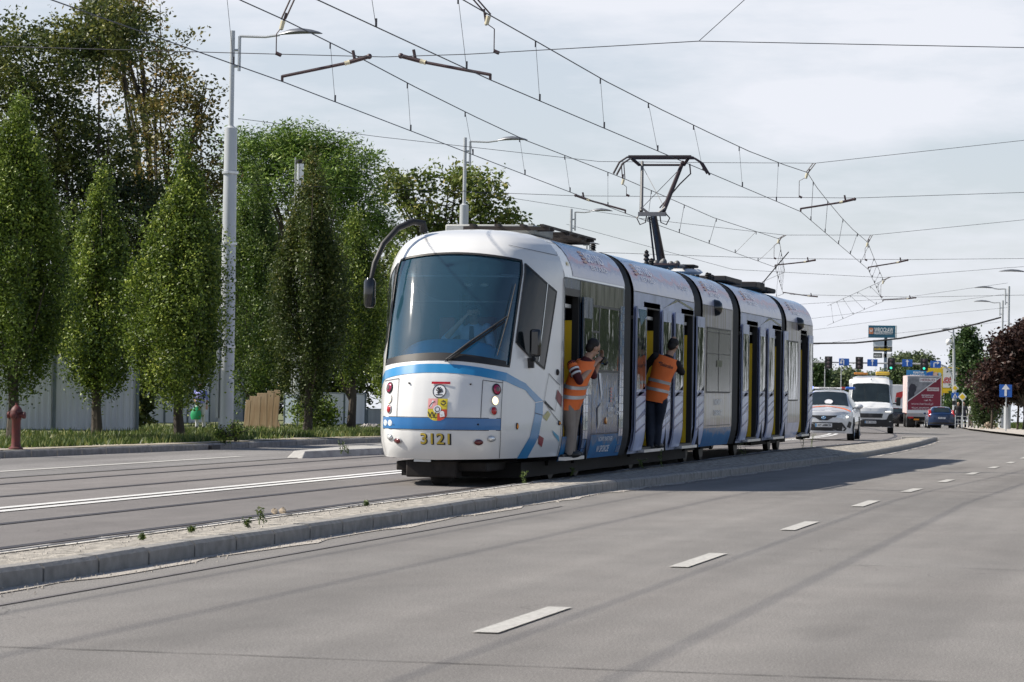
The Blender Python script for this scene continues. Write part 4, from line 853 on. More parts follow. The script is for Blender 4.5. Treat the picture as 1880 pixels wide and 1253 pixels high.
def lamp_post(px, by, ty, Y, lab, arm_px, lum_len=.95, sc=1.0, tophalf=.30, base_z=.12, bands=True):
    b = at(px, by, Y=Y); b.z = gz(b.x, Y)+base_z; top = at(px, ty, Y=Y).z-b.z
    t = thing('lamp_post', tuple(b), label=lab, cat='lamp post', group='grey lamp posts carrying the overhead wires')
    r = .165*sc; hh = top-2.1*sc; mb = MB()
    k = 0; prof = [(r, 0), (r*.97, hh*.25), (r*.93, hh*.5), (r*.87, hh*.8), (r*.83, hh), (r*.5, hh+.03), (r*.34, hh+.05), (r*.32, top)]
    mb.lathe(prof+[(0, top)], n=20); mb.build('pole', M_POLE, t, smooth=True)
    if bands:
        for z in (1.9, hh*.5, hh*.62, hh*.85): MB().lathe([(r*1.0, z), (r*1.06, z+.01), (r*1.06, z+.06), (r*1.0, z+.07)], n=20).build('band', M_ALU, t, smooth=True)
    q = at(arm_px, ty, Y=Y)-b; L_ = q.x; za = top-.12*sc; s = 1 if L_ > 0 else -1; lx = L_-s*lum_len
    mb = MB(); mb.tube([(s*.16*sc, 0, za-.75*sc), (s*.16*sc, 0, za)], .035*sc, 8); mb.tube([(0, 0, za-.3*sc), (s*.16*sc, 0, za-.3*sc)], .03*sc, 6); mb.tube([(0, 0, za-.65*sc), (s*.16*sc, 0, za-.65*sc)], .03*sc, 6)
    mb.tube([(s*.16*sc, 0, za), (lx*.7, 0, za-.02), (lx, 0, za+.02)], .028*sc, 8); mb.build('bracket_arm', M_POLE, t, smooth=True)
    mb = MB()
    for i in range(9):
        pass
    W_ = [(0, .03, .03), (.1, .06, .05), (.25, .12, .075), (.5, .15, .085), (.75, .13, .06), (.92, .08, .035), (1, .01, .01)]; V = []
    for u, w2, h2 in W_:
        for a in range(10):
            an = 2*math.pi*a/10; V.append((lx+s*u*lum_len, w2*math.cos(an), za+.03+h2*math.sin(an)*(1 if math.sin(an) > 0 else .45)+.05*math.sin(u*3)))
    mb.add(V, [(i*10+a, i*10+(a+1) % 10, (i+1)*10+(a+1) % 10, (i+1)*10+a) for i in range(6) for a in range(10)]); mb.build('lamp_head', M_LUM, t, smooth=True)
    return t
lp = lamp_post(414, 812, 57, 62, 'big pale grey lamp post standing in the grass at left in front of the trees', 592, bands=True)
bz = lp.location
mb = MB(); mb.box((-.16, -.12, 1.6), (.06, .06, 2.4)); mb.build('cable_guard', M_POLE, lp, bevel=.01)
lamp_post(846, 760, 253, 91, 'second lamp post, rising behind the front roof of the tram', 969)
lamp_post(1043, 770, 384, 124, 'third lamp post, thin and just left of the pantograph', 1125, sc=1.05)
lamp_post(1072, 780, 446, 165, 'farthest left lamp post, only its head showing above the tram roof', 1101, sc=1.05)
lamp_post(1849, 785, 526, 185, 'far right lamp post behind the dark red tree, with the black cable', 1788, sc=1.3, lum_len=1.2)
lamp_post(1838, 785, 552, 205, 'lamp post close behind the far right one and slightly lower', 1786, sc=1.2, lum_len=1.2)
lamp_post(1900, 785, 496, 150, 'lamp arm reaching in from the right edge', 1833, sc=1.1, lum_len=1.3)
# ================================================================== trees, shrubs, grass
LF = leafmat('leaf_hornbeam', (.024, .050, .010), (.165, .235, .030), (.48, .53, .11))
LB = leafmat('leaf_bronze', (.022, .040, .010), (.085, .115, .022), (.25, .20, .05))
LD = leafmat('leaf_dark', (.016, .030, .010), (.080, .105, .024), (.28, .28, .07))
LO = leafmat('leaf_olive', (.035, .045, .015), (.15, .145, .035), (.40, .27, .09))
LW = leafmat('leaf_willow', (.05, .10, .018), (.17, .27, .045), (.38, .46, .11))
LA = leafmat('leaf_airy', (.05, .085, .018), (.19, .24, .05), (.42, .36, .12))
LP = leafmat('leaf_purple', (.018, .010, .009), (.062, .030, .024), (.19, .11, .09))
LC = leafmat('leaf_conifer', (.022, .05, .018), (.06, .11, .03), (.12, .17, .05))
LHAZE = leafmat('leaf_haze_pale', (.07, .10, .055), (.15, .19, .09), (.24, .28, .14))  # distance haze put into the leaf colour of far trees
LFAR = leafmat('leaf_far', (.035, .06, .022), (.085, .125, .04), (.15, .19, .07))
M_BARK = mat('bark', (.075, .06, .045), .9, col2=(.035, .028, .022), scale=8, stretch=(1, 1, .2), bump=.6, bscale=20)
def leaves(name, clumps, per, size, sig, matl, parent, rs, aspect=1.7, upb=.3, tintf=None, star=False):
    """clumps: (n,3) centres -> one mesh of small leaf faces scattered round each centre"""
    n = len(clumps)*per; C = np.repeat(clumps, per, axis=0)
    P = C+rs.normal(size=(n, 3))*np.array(sig)
    d = rs.normal(size=(n, 3)); d[:, 2] = d[:, 2]*.6+upb; d /= np.linalg.norm(d, axis=1)[:, None]
    e = rs.normal(size=(n, 3)); e -= (e*d).sum(1)[:, None]*d; e /= np.linalg.norm(e, axis=1)[:, None]
    s = size*rs.uniform(.6, 1.25, size=(n, 1)); a = d*s; b = e*s/aspect
    V = np.stack([P-a*.5, P-a*.05+b*.5, P+a*.6, P-a*.05-b*.5], axis=1).reshape(-1, 3)
    me = bpy.data.meshes.new(name); me.vertices.add(4*n); me.vertices.foreach_set('co', V.ravel()); me.loops.add(4*n); me.loops.foreach_set('vertex_index', np.arange(4*n, dtype=np.int32))
    me.polygons.add(n); me.polygons.foreach_set('loop_start', np.arange(0, 4*n, 4, dtype=np.int32)); me.polygons.foreach_set('loop_total', np.full(n, 4, dtype=np.int32))
    t = np.repeat(rs.uniform(.05, .75, size=len(clumps)), per)+rs.normal(size=n)*.16
    if tintf is not None: t = tintf(P, t)
    at_ = me.attributes.new('tint', 'FLOAT', 'FACE'); at_.data.foreach_set('value', np.clip(t, 0, 1).astype(np.float32))
    me.materials.append(matl); me.update(); o = bpy.data.objects.new(name, me); COL.objects.link(o); o.parent = parent; return o
def hornbeam(seed, Hh, Wd, matl, z0=1.1, per=54, ncl=520, size=.068, top=.5, brown=0, wide=.42, lab=None, bare=False):
    rs = np.random.RandomState(seed); t = thing('columnar_tree', label=lab, cat='tree', group='row of narrow columnar trees on the left verge')
    prof = lambda h: np.interp(h, [0, .07, .2, wide, .65, .82, .93, 1], [.34, .70, .94, 1, .84, .56, .33, .08]); C = []; npl = 15; H0 = Hh-z0
    lim = []
    for k in range(npl):      # upright plumes of different height and lean, so the outline stays ragged
        a0 = 2*np.pi*k/npl*2.4+rs.normal()*.3; r0 = Wd/2*(.15+.62*rs.uniform()**.7)*(0 if k == 0 else 1); hb = rs.uniform(0, .22)*(0 if k < 6 else 1); ht = np.interp(r0/(Wd/2), [0, .35, .8], [1, .86, .62])*rs.uniform(.84, 1.04); ht = min(ht, 1.0); tw = Wd*rs.uniform(.15, .24)
        m_ = int(ncl/npl*(.5+1.0*(ht-hb))); u = rs.uniform(0, 1, size=m_)**.85; h = hb+(ht-hb)*u
        env = np.sin(np.pi*np.clip(u*.94+.05, 0, 1))**.55*np.where(u > .8, 1.25*(1-u)/.2*.8+.1, 1)
        cr = np.minimum(r0*(.55+.75*np.sin(np.pi*np.clip(u, 0, 1)**.8)), Wd/2*prof(h)); an = a0+rs.normal()*.25*u; j = rs.normal(size=(m_, 2))*tw*.42*env[:, None]
        lim.append((a0, r0, hb, ht)); C.append(np.stack([cr*np.cos(an)+j[:, 0], cr*np.sin(an)+j[:, 1], z0+H0*h], axis=1))
    C = np.concatenate(C)
    C = np.concatenate([C, np.stack([rs.normal(size=30)*.42*Wd, rs.normal(size=30)*.42*Wd, z0+H0*rs.uniform(.08, .75, size=30)], axis=1)])
    C[:, 2] = z0+(C[:, 2]-z0)*(Hh-.12-z0)/(np.percentile(C[:, 2], 99.6)-z0); C[:, :2] *= Wd/2*1.03/np.percentile(np.hypot(C[:, 0], C[:, 1]), 96)
    def tf(P, tt):
        if brown: tt = tt*.75+.55*brown*np.clip((P[:, 2]/Hh-.45)*2, 0, 1)*rs.uniform(.4, 1, size=len(tt))
        return tt
    leaves('crown', C, per, size, (.10, .10, .17), matl, t, rs, upb=.55, tintf=tf)
    mb = MB(); pts = [(0, 0, 0), (.04, .02, z0*.7), (-.03, .03, Hh*.35), (.02, 0, Hh*.6), (0, .02, Hh*.85)]; mb.tube(pts, [.13, .10, .085, .055, .015], 8)
    for k in range(16):
        a = rs.uniform(0, 6.28); h0 = rs.uniform(z0*.55, Hh*.6); l = Wd*.42*rs.uniform(.5, 1); up = rs.uniform(.9, 2.0)
        mb.tube([(0, 0, h0), (l*.5*math.cos(a), l*.5*math.sin(a), h0+up*.35), (l*math.cos(a), l*math.sin(a), h0+up)], [.035, .022, .008], 5)
    mb.build('trunk', M_BARK, t, smooth=True); return t
def place_px(t, px, py, z=.125, it=8):
    zz = z
    for _ in range(it): p = at(px, py, z=zz); zz = z+gz(p.x, p.y)
    t.location = p; return p
def row_tree(px, by, ty, wpx, seed, lab, **kw):
    p = at(px, by, z=.125); zz = .125+gz(p.x, p.y)
    for _ in range(6): p = at(px, by, z=zz); zz = .125+gz(p.x, p.y)
    hh = at(px, ty, Y=p.y).z-p.z; wd = (at(px+wpx/2, by, Y=p.y)-at(px-wpx/2, by, Y=p.y)).x
    t = hornbeam(seed, hh, wd, lab=lab, **kw); t.location = p; t.rotation_euler.z = seed; return t
row_tree(22, 806, 186, 172, 1, 'columnar tree at the left edge above the red hydrant, the tallest of the row', matl=LF, z0=.9, ncl=1050, brown=.45)
row_tree(178, 797, 318, 132, 2, 'slim columnar tree second from the left, in front of the corrugated fence', matl=LF, z0=.8, ncl=780)
row_tree(330, 806, 262, 178, 3, 'broad bright columnar tree just left of the big lamp post', matl=LF, z0=.75, ncl=1150)
row_tree(462, 785, 318, 160, 4, 'dark green columnar tree just right of the big lamp post', matl=leafmat('leaf_hornbeam_deep', (.018, .040, .009), (.080, .135, .018), (.28, .35, .06)), z0=.6, ncl=1050)
row_tree(564, 798, 286, 142, 5, 'bronze-brown columnar tree with a pointed top', matl=LB, z0=.55, ncl=950, brown=.6)
row_tree(644, 793, 395, 104, 6, 'small columnar tree with an open trunk left of the tram mirror', matl=LF, z0=1.3, ncl=600)
row_tree(722, 788, 470, 92, 7, 'bright green columnar tree half hidden behind the tram nose', matl=LF, z0=.9, ncl=600)
def big_tree(name, x, y, z, lobes, ncl, per, size, sig, matl, lab, cat='tree', grp=None, trunk=.3, seed=0, tilt=None, upb=.2, limbs=10, lim_r=.09, aspect=1.7, fork=.35, twigs=0, tintf=None):
    """lobes: (dx,dy,z,rx,ry,rz,weight)"""
    rs = np.random.RandomState(seed); t = thing(name, (x, y, z), label=lab, cat=cat, group=grp); w_ = np.array([l[6] for l in lobes], float); w_ /= w_.sum(); C = []
    for l, k in zip(lobes, rs.multinomial(ncl, w_)):
        d = rs.normal(size=(k, 3)); d /= np.linalg.norm(d, axis=1)[:, None]; r = rs.uniform(.15, 1, size=(k, 1))**.45
        C.append(d*r*np.array(l[3:6])*(1+.15*rs.normal(size=(k, 1)))+np.array(l[:3]))
    C = np.concatenate(C); C = C[C[:, 2] > min(.3, .05*max(l[2] for l in lobes))]
    leaves('crown', C, per, size, sig, matl, t, rs, upb=upb, aspect=aspect, tintf=tintf)
    mb = MB(); top = max(l[2] for l in lobes); low = min(l[2]-l[5] for l in lobes); fk = min(max(.8, low*.9+.3), top*.5+.05); mb.tube([(0, 0, -.1), (.05, .03, fk*.5), (0, 0, fk)], [trunk, trunk*.8, trunk*.7], 10)
    for k in range(limbs):
        l = lobes[k % len(lobes)]; q = Vector(l[:3])+Vector((rs.uniform(-.5, .5)*l[3], rs.uniform(-.5, .5)*l[4], rs.uniform(-.1, .75)*l[5])); s0 = Vector((0, 0, fk*.9)); m_ = s0.lerp(q, .5)+Vector((rs.normal()*.2, rs.normal()*.2, .1*(q.z-fk)))
        mb.tube([s0, m_, q], [lim_r, lim_r*.6, lim_r*.15], 6)
        for j in range(3):
            c = C[rs.randint(len(C))]; c = Vector(c); b_ = m_.lerp(q, rs.uniform(0, .8))
            if (c-b_).length < 3.2: mb.tube([b_, b_.lerp(c, .5)+Vector((0, 0, .12)), c], [lim_r*.35, lim_r*.2, lim_r*.06], 4)
    for j in range(twigs):
        c = Vector(C[rs.randint(len(C))]); b_ = Vector((0, 0, fk)).lerp(c, .55); mb.tube([b_, b_.lerp(c, .5)+Vector((0, 0, .15)), c+(c-b_)*.25], [lim_r*.4, lim_r*.22, .012], 4)
    mb.build('trunk', M_BARK, t, smooth=True); return t
def bt(px, by, Y, ppl, lab, name='leafy_tree', sc=1, **kw):
    """tree at depth Y; lobes given in photo pixels (cx, cy, rx, ry, weight)"""
    b = at(px, by, Y=Y); b.z = gz(b.x, Y); L_ = []
    for cx, cy, rx, ry, wt in ppl:
        c = at(cx, cy, Y=Y); e = at(cx+rx, cy, Y=Y); rw = (e-c).x; L_.append((c.x-b.x, random.uniform(-.4, .4)*rw, c.z-b.z, rw, rw*.9, rw*ry/rx, wt))
    return big_tree(name, b.x, b.y, b.z, L_, lab=lab, **kw)
bt(150, 790, 96, [(60, 120, 130, 85, 3), (20, 260, 130, 120, 3), (150, 300, 110, 110, 3), (100, 480, 150, 110, 4.5), (240, 430, 120, 110, 3.5), (350, 470, 80, 100, 2), (180, 60, 90, 60, 1.3), (60, 640, 120, 60, 1)], 'big dark tree behind the row at the far left', ncl=1450, per=46, size=.155, sig=(.25, .25, .17), matl=LD, trunk=.4, seed=11, grp='large trees behind the fence', limbs=14, tintf=lambda P, t: t*.8+.35*(P[:, 2] > 8.5)*np.abs(np.sin(P[:, 0]*2)))
bt(290, 790, 104, [(250, 110, 95, 95, 2.2), (330, 230, 85, 75, 2), (290, 330, 100, 60, 1.5), (380, 330, 45, 60, .7), (330, 420, 90, 70, 1.4), (210, 30, 60, 50, 1), (380, 170, 30, 40, .25)], 'thin reddish-brown tree with bare twigs left of the big lamp post', ncl=500, per=30, size=.16, sig=(.25, .25, .16), matl=LO, trunk=.3, seed=12, grp='large trees behind the fence', limbs=22, lim_r=.1, twigs=26, tintf=lambda P, t: t*.9+.2)
bt(560, 785, 118, [(470, 290, 62, 45, 1.2), (545, 270, 60, 42, 1.4), (625, 300, 62, 50, 1.4), (560, 340, 110, 55, 2), (650, 380, 60, 60, 1.2), (450, 380, 60, 70, 1.2), (700, 420, 30, 40, .4)], 'bright feathery green tree behind the row, above the bronze tree', ncl=900, per=42, size=.20, sig=(.30, .30, .17), matl=LW, trunk=.35, seed=13, grp='large trees behind the fence', aspect=3.6, upb=-.25, twigs=14)
bt(820, 780, 128, [(760, 345, 60, 45, 1.2), (830, 330, 50, 40, 1), (890, 350, 50, 42, 1), (880, 400, 60, 35, 1), (780, 400, 60, 40, 1.1), (940, 402, 26, 14, .25), (710, 330, 28, 30, .3), (740, 450, 70, 50, 1.2), (720, 520, 60, 60, 1)], 'open branching tree with gaps rising behind the tram front roof', ncl=300, per=26, size=.22, sig=(.24, .24, .17), matl=LA, trunk=.25, seed=14, grp='large trees behind the fence', limbs=26, lim_r=.09, twigs=16)
bt(90, 790, 124, [(80, 620, 130, 120, 2), (260, 560, 130, 120, 2), (430, 600, 120, 120, 2), (560, 640, 110, 110, 2), (690, 600, 90, 110, 2), (560, 480, 100, 80, 1.4), (450, 470, 60, 80, 1.2), (250, 700, 160, 60, 1), (500, 710, 180, 50, 1)], 'wide mass of dark green bushes filling the gaps behind the fence', name='hedge_trees', ncl=1500, per=44, size=.22, sig=(.45, .45, .35), matl=LD, trunk=.3, seed=15, limbs=12)
# shrub spilling out beside the fence panel
def shrub(px, by, wpx, hpx, lab, matl, seed, size=.09, ncl=60, per=40, cat='shrub', z=.125, name='shrub', grp=None, Y=None):
    if Y is None:
        p = at(px, by, z=z)
        for _ in range(6): p = at(px, by, z=z+gz(p.x, p.y))
    else: p = at(px, by, Y=Y); p.z = gz(p.x, Y)+z
    k = (at(px+100, by, Y=p.y)-at(px, by, Y=p.y)).x/100
    return big_tree(name, p.x, p.y, p.z, [(0, 0, hpx*k*.5, wpx*k*.5, wpx*k*.45, hpx*k*.5, 1)], ncl, per, size, (wpx*k*.06+.04,)*3, matl, lab, cat, grp, trunk=.03, seed=seed, limbs=5, lim_r=.02)
shrub(262, 788, 44, 118, 'dark broad-leaved bush in the gap between the two fence panels', LD, 21, size=.16, ncl=70, per=26)
shrub(578, 792, 82, 62, 'low dark bush at the foot of the bronze tree', LF, 22, ncl=70)
shrub(408, 813, 22, 26, 'small weedy bush at the foot of the big lamp post, on its left', LF, 23, size=.05, ncl=20, per=26)
shrub(428, 811, 22, 34, 'small weedy bush at the foot of the big lamp post, on its right', LF, 24, size=.05, ncl=24, per=26)
# grass on the verge: tufts of blades, too many to count
def grass(name, lab, pts, hmin, hmax, cols, seed, wd=.012, kind='stuff', par=None):
    rs = np.random.RandomState(seed); n = len(pts); P = np.array(pts); a = rs.uniform(0, 6.28, n); hgt = rs.uniform(hmin, hmax, n); ln = rs.normal(size=(n, 2))*.35
    dx = np.stack([np.cos(a), np.sin(a), np.zeros(n)], 1)*wd*rs.uniform(.6, 1.6, size=(n, 1)); T = P+np.stack([ln[:, 0]*hgt, ln[:, 1]*hgt, hgt], 1)
    V = np.stack([P-dx, P+dx, T], 1).reshape(-1, 3); me = bpy.data.meshes.new(name); me.vertices.add(3*n); me.vertices.foreach_set('co', V.ravel()); me.loops.add(3*n); me.loops.foreach_set('vertex_index', np.arange(3*n, dtype=np.int32))
    me.polygons.add(n); me.polygons.foreach_set('loop_start', np.arange(0, 3*n, 3, dtype=np.int32)); me.polygons.foreach_set('loop_total', np.full(n, 3, dtype=np.int32))
    at_ = me.attributes.new('tint', 'FLOAT', 'FACE'); at_.data.foreach_set('value', rs.uniform(0, 1, n).astype(np.float32)); me.materials.append(cols); me.update()
    o = bpy.data.objects.new(name, me); COL.objects.link(o); o.parent = par
    return tag(o, lab, 'grass', kind=kind) if kind else o
LG = leafmat('grass_blades', (.03, .055, .012), (.09, .14, .025), (.27, .27, .09))
rs = np.random.RandomState(5); pts = []
while len(pts) < 60000:
    y = 40+60*rs.uniform()**.8; x = KL(y)-.55-rs.exponential(2.2); d = math.sin(x*1.9)*math.sin(y*.8)+.5*math.sin(y*2.3)+.6*math.sin(y*.37+x)
    if d+rs.normal()*.5 > -.2 and x > -36: pts.append((x, y, .125+gz(x, y)))
grass('verge_grass', 'uneven green grass along the left verge under the trees', pts, .03, .17, LG, 6, wd=.016)
rs = np.random.RandomState(8); pts = []
while len(pts) < 26000:
    y = 118+110*rs.uniform()**.8; x = lerpL(y, RB)+3.3+rs.exponential(4); pts.append((x, y, .1+lerpL(y, GN)))
grass('right_verge_grass', 'grass on the verge at the right around the blue arrow sign', pts, .10, .5, LG, 9, wd=.035)
# weeds on the median and island
def weed(px, py, hpx, lab, z=.10, seed=0, pale=False):
    p = at(px, py, z=z+0); p = at(px, py, z=z+gz(p.x, p.y)); k = (at(px+100, py, Y=p.y)-at(px, py, Y=p.y)).x/100; h = hpx*k; rs = np.random.RandomState(seed+60)
    t = thing('weed', tuple(p), label=lab, cat='weed', group='weeds on the median and the island'); mb = MB(); n = 3 if pale else 2
    st = [[(rs.normal()*.02, 0, 0), (rs.normal()*.15*h, rs.normal()*.1*h, h*.6), (rs.normal()*.22*h, rs.normal()*.1*h, h)] for _ in range(n)]
    for s in st: mb.tube(s, [.004, .003, .0015], 4)
    mb.build('stem', mat('weed_stem', (.12, .16, .05), .8), t); C = []
    for s in st:
        for u in np.linspace(.15, 1, 9): a, b = (s[0], s[1]) if u < .5 else (s[1], s[2]); v = (u*2) % 1 if u < 1 else 1; C.append(np.array(a)*(1-v)+np.array(b)*v)
    leaves('leaves', np.array(C), 5 if not pale else 2, .034 if not pale else .028, (.012, .012, .01), LG, t, rs, aspect=3)
for i, (px, py, h, lab) in enumerate(((479, 962, 26, 'green weed on the median left of the two small rocks'), (455, 968, 12, 'tiny green sprout on the median nearest the left'), (963, 888, 22, 'bright green weed on the median below the tram corner'), (1052, 874, 14, 'small grey-green weed on the median below the first doorway'),
    (1180, 860, 16, 'thin weed on the median below the second doorway'), (1216, 858, 30, 'tall thin weed on the median below the third doorway'), (1363, 836, 24, 'dry weed on the median below the fourth doorway'), (1474, 824, 34, 'tall dry stalks on the median by the tram rear'), (1490, 822, 26, 'dry stalks on the median just behind the tram rear'),
    (625, 834, 22, 'green weed on the traffic island left of the tram nose'), (638, 834, 14, 'second smaller weed on the island beside the tram nose'), (261, 990, 7, 'tiny weed on the median edge at left'), (352, 976, 7, 'tiny weed by the white edge stones'), (672, 928, 6, 'flat weed on the median before the tram'))):
    weed(px, py, h, lab, seed=i, pale=i in (6, 7, 8))
# stones
def rock(px, py, r, lab, z, seed):
    rs = np.random.RandomState(seed); p = at(px, py, z=z); mb = MB(); mb.ball((0, 0, r*.5), (r, r*.8, r*.7), 9, 6); mb.v = [tuple(np.array(v)*(1+.13*rs.normal())) for v in mb.v]
    o = mb.build('stone', mat('stone_beige', (.38, .31, .23), .9, var=.3, scale=20), loc=tuple(p)); tag(o, lab, 'stone')
rock(504, 943, .034, 'left one of two pale stones on the white edge stones', .09, 1); rock(519, 942, .037, 'right one of two pale stones on the white edge stones', .09, 2); rock(441, 1006, .035, 'single pale stone lying on the road against the kerb', .01, 3)
# ---- right hand side
bt(1880, 790, 178, [(1868, 645, 44, 40, 2), (1840, 690, 42, 34, 2), (1878, 705, 46, 34, 2), (1900, 660, 55, 55, 2), (1825, 728, 26, 16, .5), (1884, 610, 24, 16, .5)], 'dark red-leaved tree at the right edge', name='purple_tree', ncl=520, per=36, size=.26, sig=(.22, .22, .20), matl=LP, trunk=.12, seed=31, limbs=14)
for k, (px, by, lab) in enumerate(((1820, 786, 'thin dark trunk below the red-leaved tree, left of the sign'), (1868, 784, 'thin dark trunk below the red-leaved tree, right of the sign'))):
    b = at(px, by, Y=180); b.z = gz(b.x, 180); t = thing('sapling', tuple(b), label=lab, cat='tree'); MB().tube([(0, 0, 0), (.05, 0, 1.5), (0, 0, 3)], [.07, .06, .04], 8).build('trunk', M_BARK, t)
    leaves('crown', np.random.RandomState(k).normal(size=(40, 3))*np.array([.7, .7, .5])+np.array([0, 0, 3.2]), 30, .22, (.25, .25, .2), LP, t, np.random.RandomState(k+3))
bt(1805, 785, 190, [(1800, 730, 18, 32, 1), (1806, 760, 22, 22, 1)], 'slim yellow-green thuja bush left of the red-leaved tree', name='thuja', ncl=160, per=40, size=.16, sig=(.16, .16, .3), matl=LFAR, trunk=.08, seed=32, limbs=3, cat='shrub', upb=1)
bt(1815, 785, 196, [(1820, 745, 14, 30, 1)], 'brownish upright bush between the thuja and the red-leaved tree', name='thuja', ncl=90, per=40, size=.16, sig=(.16, .16, .3), matl=LO, trunk=.08, seed=33, limbs=3, cat='shrub', upb=1)
bt(1781, 780, 300, [(1778, 612, 9, 10, .4), (1781, 632, 16, 12, .8), (1776, 650, 22, 14, 1), (1790, 672, 26, 18, 1.2), (1785, 705, 34, 26, 1.6), (1770, 740, 34, 26, 1.6)], 'tall conifer left of the red-leaved tree', name='conifer', ncl=420, per=40, size=.34, sig=(.34, .34, .2), matl=LC, trunk=.3, seed=34, limbs=10, upb=-.2)
bt(1757, 780, 310, [(1757, 635, 4, 16, .5), (1758, 665, 8, 18, .7), (1760, 700, 12, 22, 1)], 'thin ragged conifer behind the traffic light mast', name='conifer', ncl=90, per=34, size=.3, sig=(.3, .3, .2), matl=LC, trunk=.15, seed=35, limbs=6, upb=-.2)
for i, (px, Y, ppl, lab, mt_) in enumerate(((1690, 420, [(1665, 668, 18, 9, 1), (1690, 668, 16, 10, 1), (1680, 690, 30, 14, 1)], 'pale distant treetop between the middle traffic lights', LHAZE), (1650, 360, [(1640, 708, 24, 14, 1), (1656, 696, 18, 12, 1), (1650, 735, 30, 22, 1)], 'round green tree behind the white van roof', LFAR),
     (1740, 330, [(1735, 710, 24, 26, 1), (1742, 745, 24, 28, 1), (1715, 740, 20, 20, .6)], 'green tree behind the yellow billboard', LFAR), (1545, 480, [(1540, 700, 26, 14, 1), (1560, 698, 20, 12, .8), (1500, 702, 18, 10, .8)], 'low distant grey-green trees above the orange-striped car', LHAZE),
     (1500, 400, [(1500, 685, 5, 12, .6), (1501, 700, 10, 10, 1)], 'small dark conifer just behind the tram rear', LC), (1600, 520, [(1600, 704, 40, 10, 1), (1640, 700, 30, 12, 1)], 'far line of trees behind the traffic lights', LHAZE), (1800, 420, [(1800, 700, 30, 40, 1), (1830, 690, 30, 50, 1), (1870, 680, 40, 60, 1)], 'green trees far behind the red-leaved tree', LFAR))):
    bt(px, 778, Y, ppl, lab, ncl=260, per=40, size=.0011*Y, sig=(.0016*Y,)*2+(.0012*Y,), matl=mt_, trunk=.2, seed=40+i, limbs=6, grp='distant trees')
# the other side of the road, seen only mirrored in the tram's side
tA = big_tree('leafy_tree', 12, 120, -.5, [(0, 0, 4.5, 2.6, 2.6, 3.2, 1), (1, 0, 7, 1.8, 1.8, 2, .6)], 420, 40, .26, (.34, .34, .3), LFAR, 'nearest roadside tree beyond the right edge, mirrored in the tram side', 'tree', 'roadside trees outside the picture', trunk=.2, seed=70)
for k, (x, y, nm) in enumerate(((7, 138, 'second'), (15, 152, 'third'), (9, 178, 'farthest'))):
    c = copy_tree(tA); c.location = (x, y, -.4); c.rotation_euler.z = k*1.3; c.scale = (1+.1*(k % 3),)*3; c['label'] = nm+' roadside tree beyond the right edge, mirrored in the tram side'
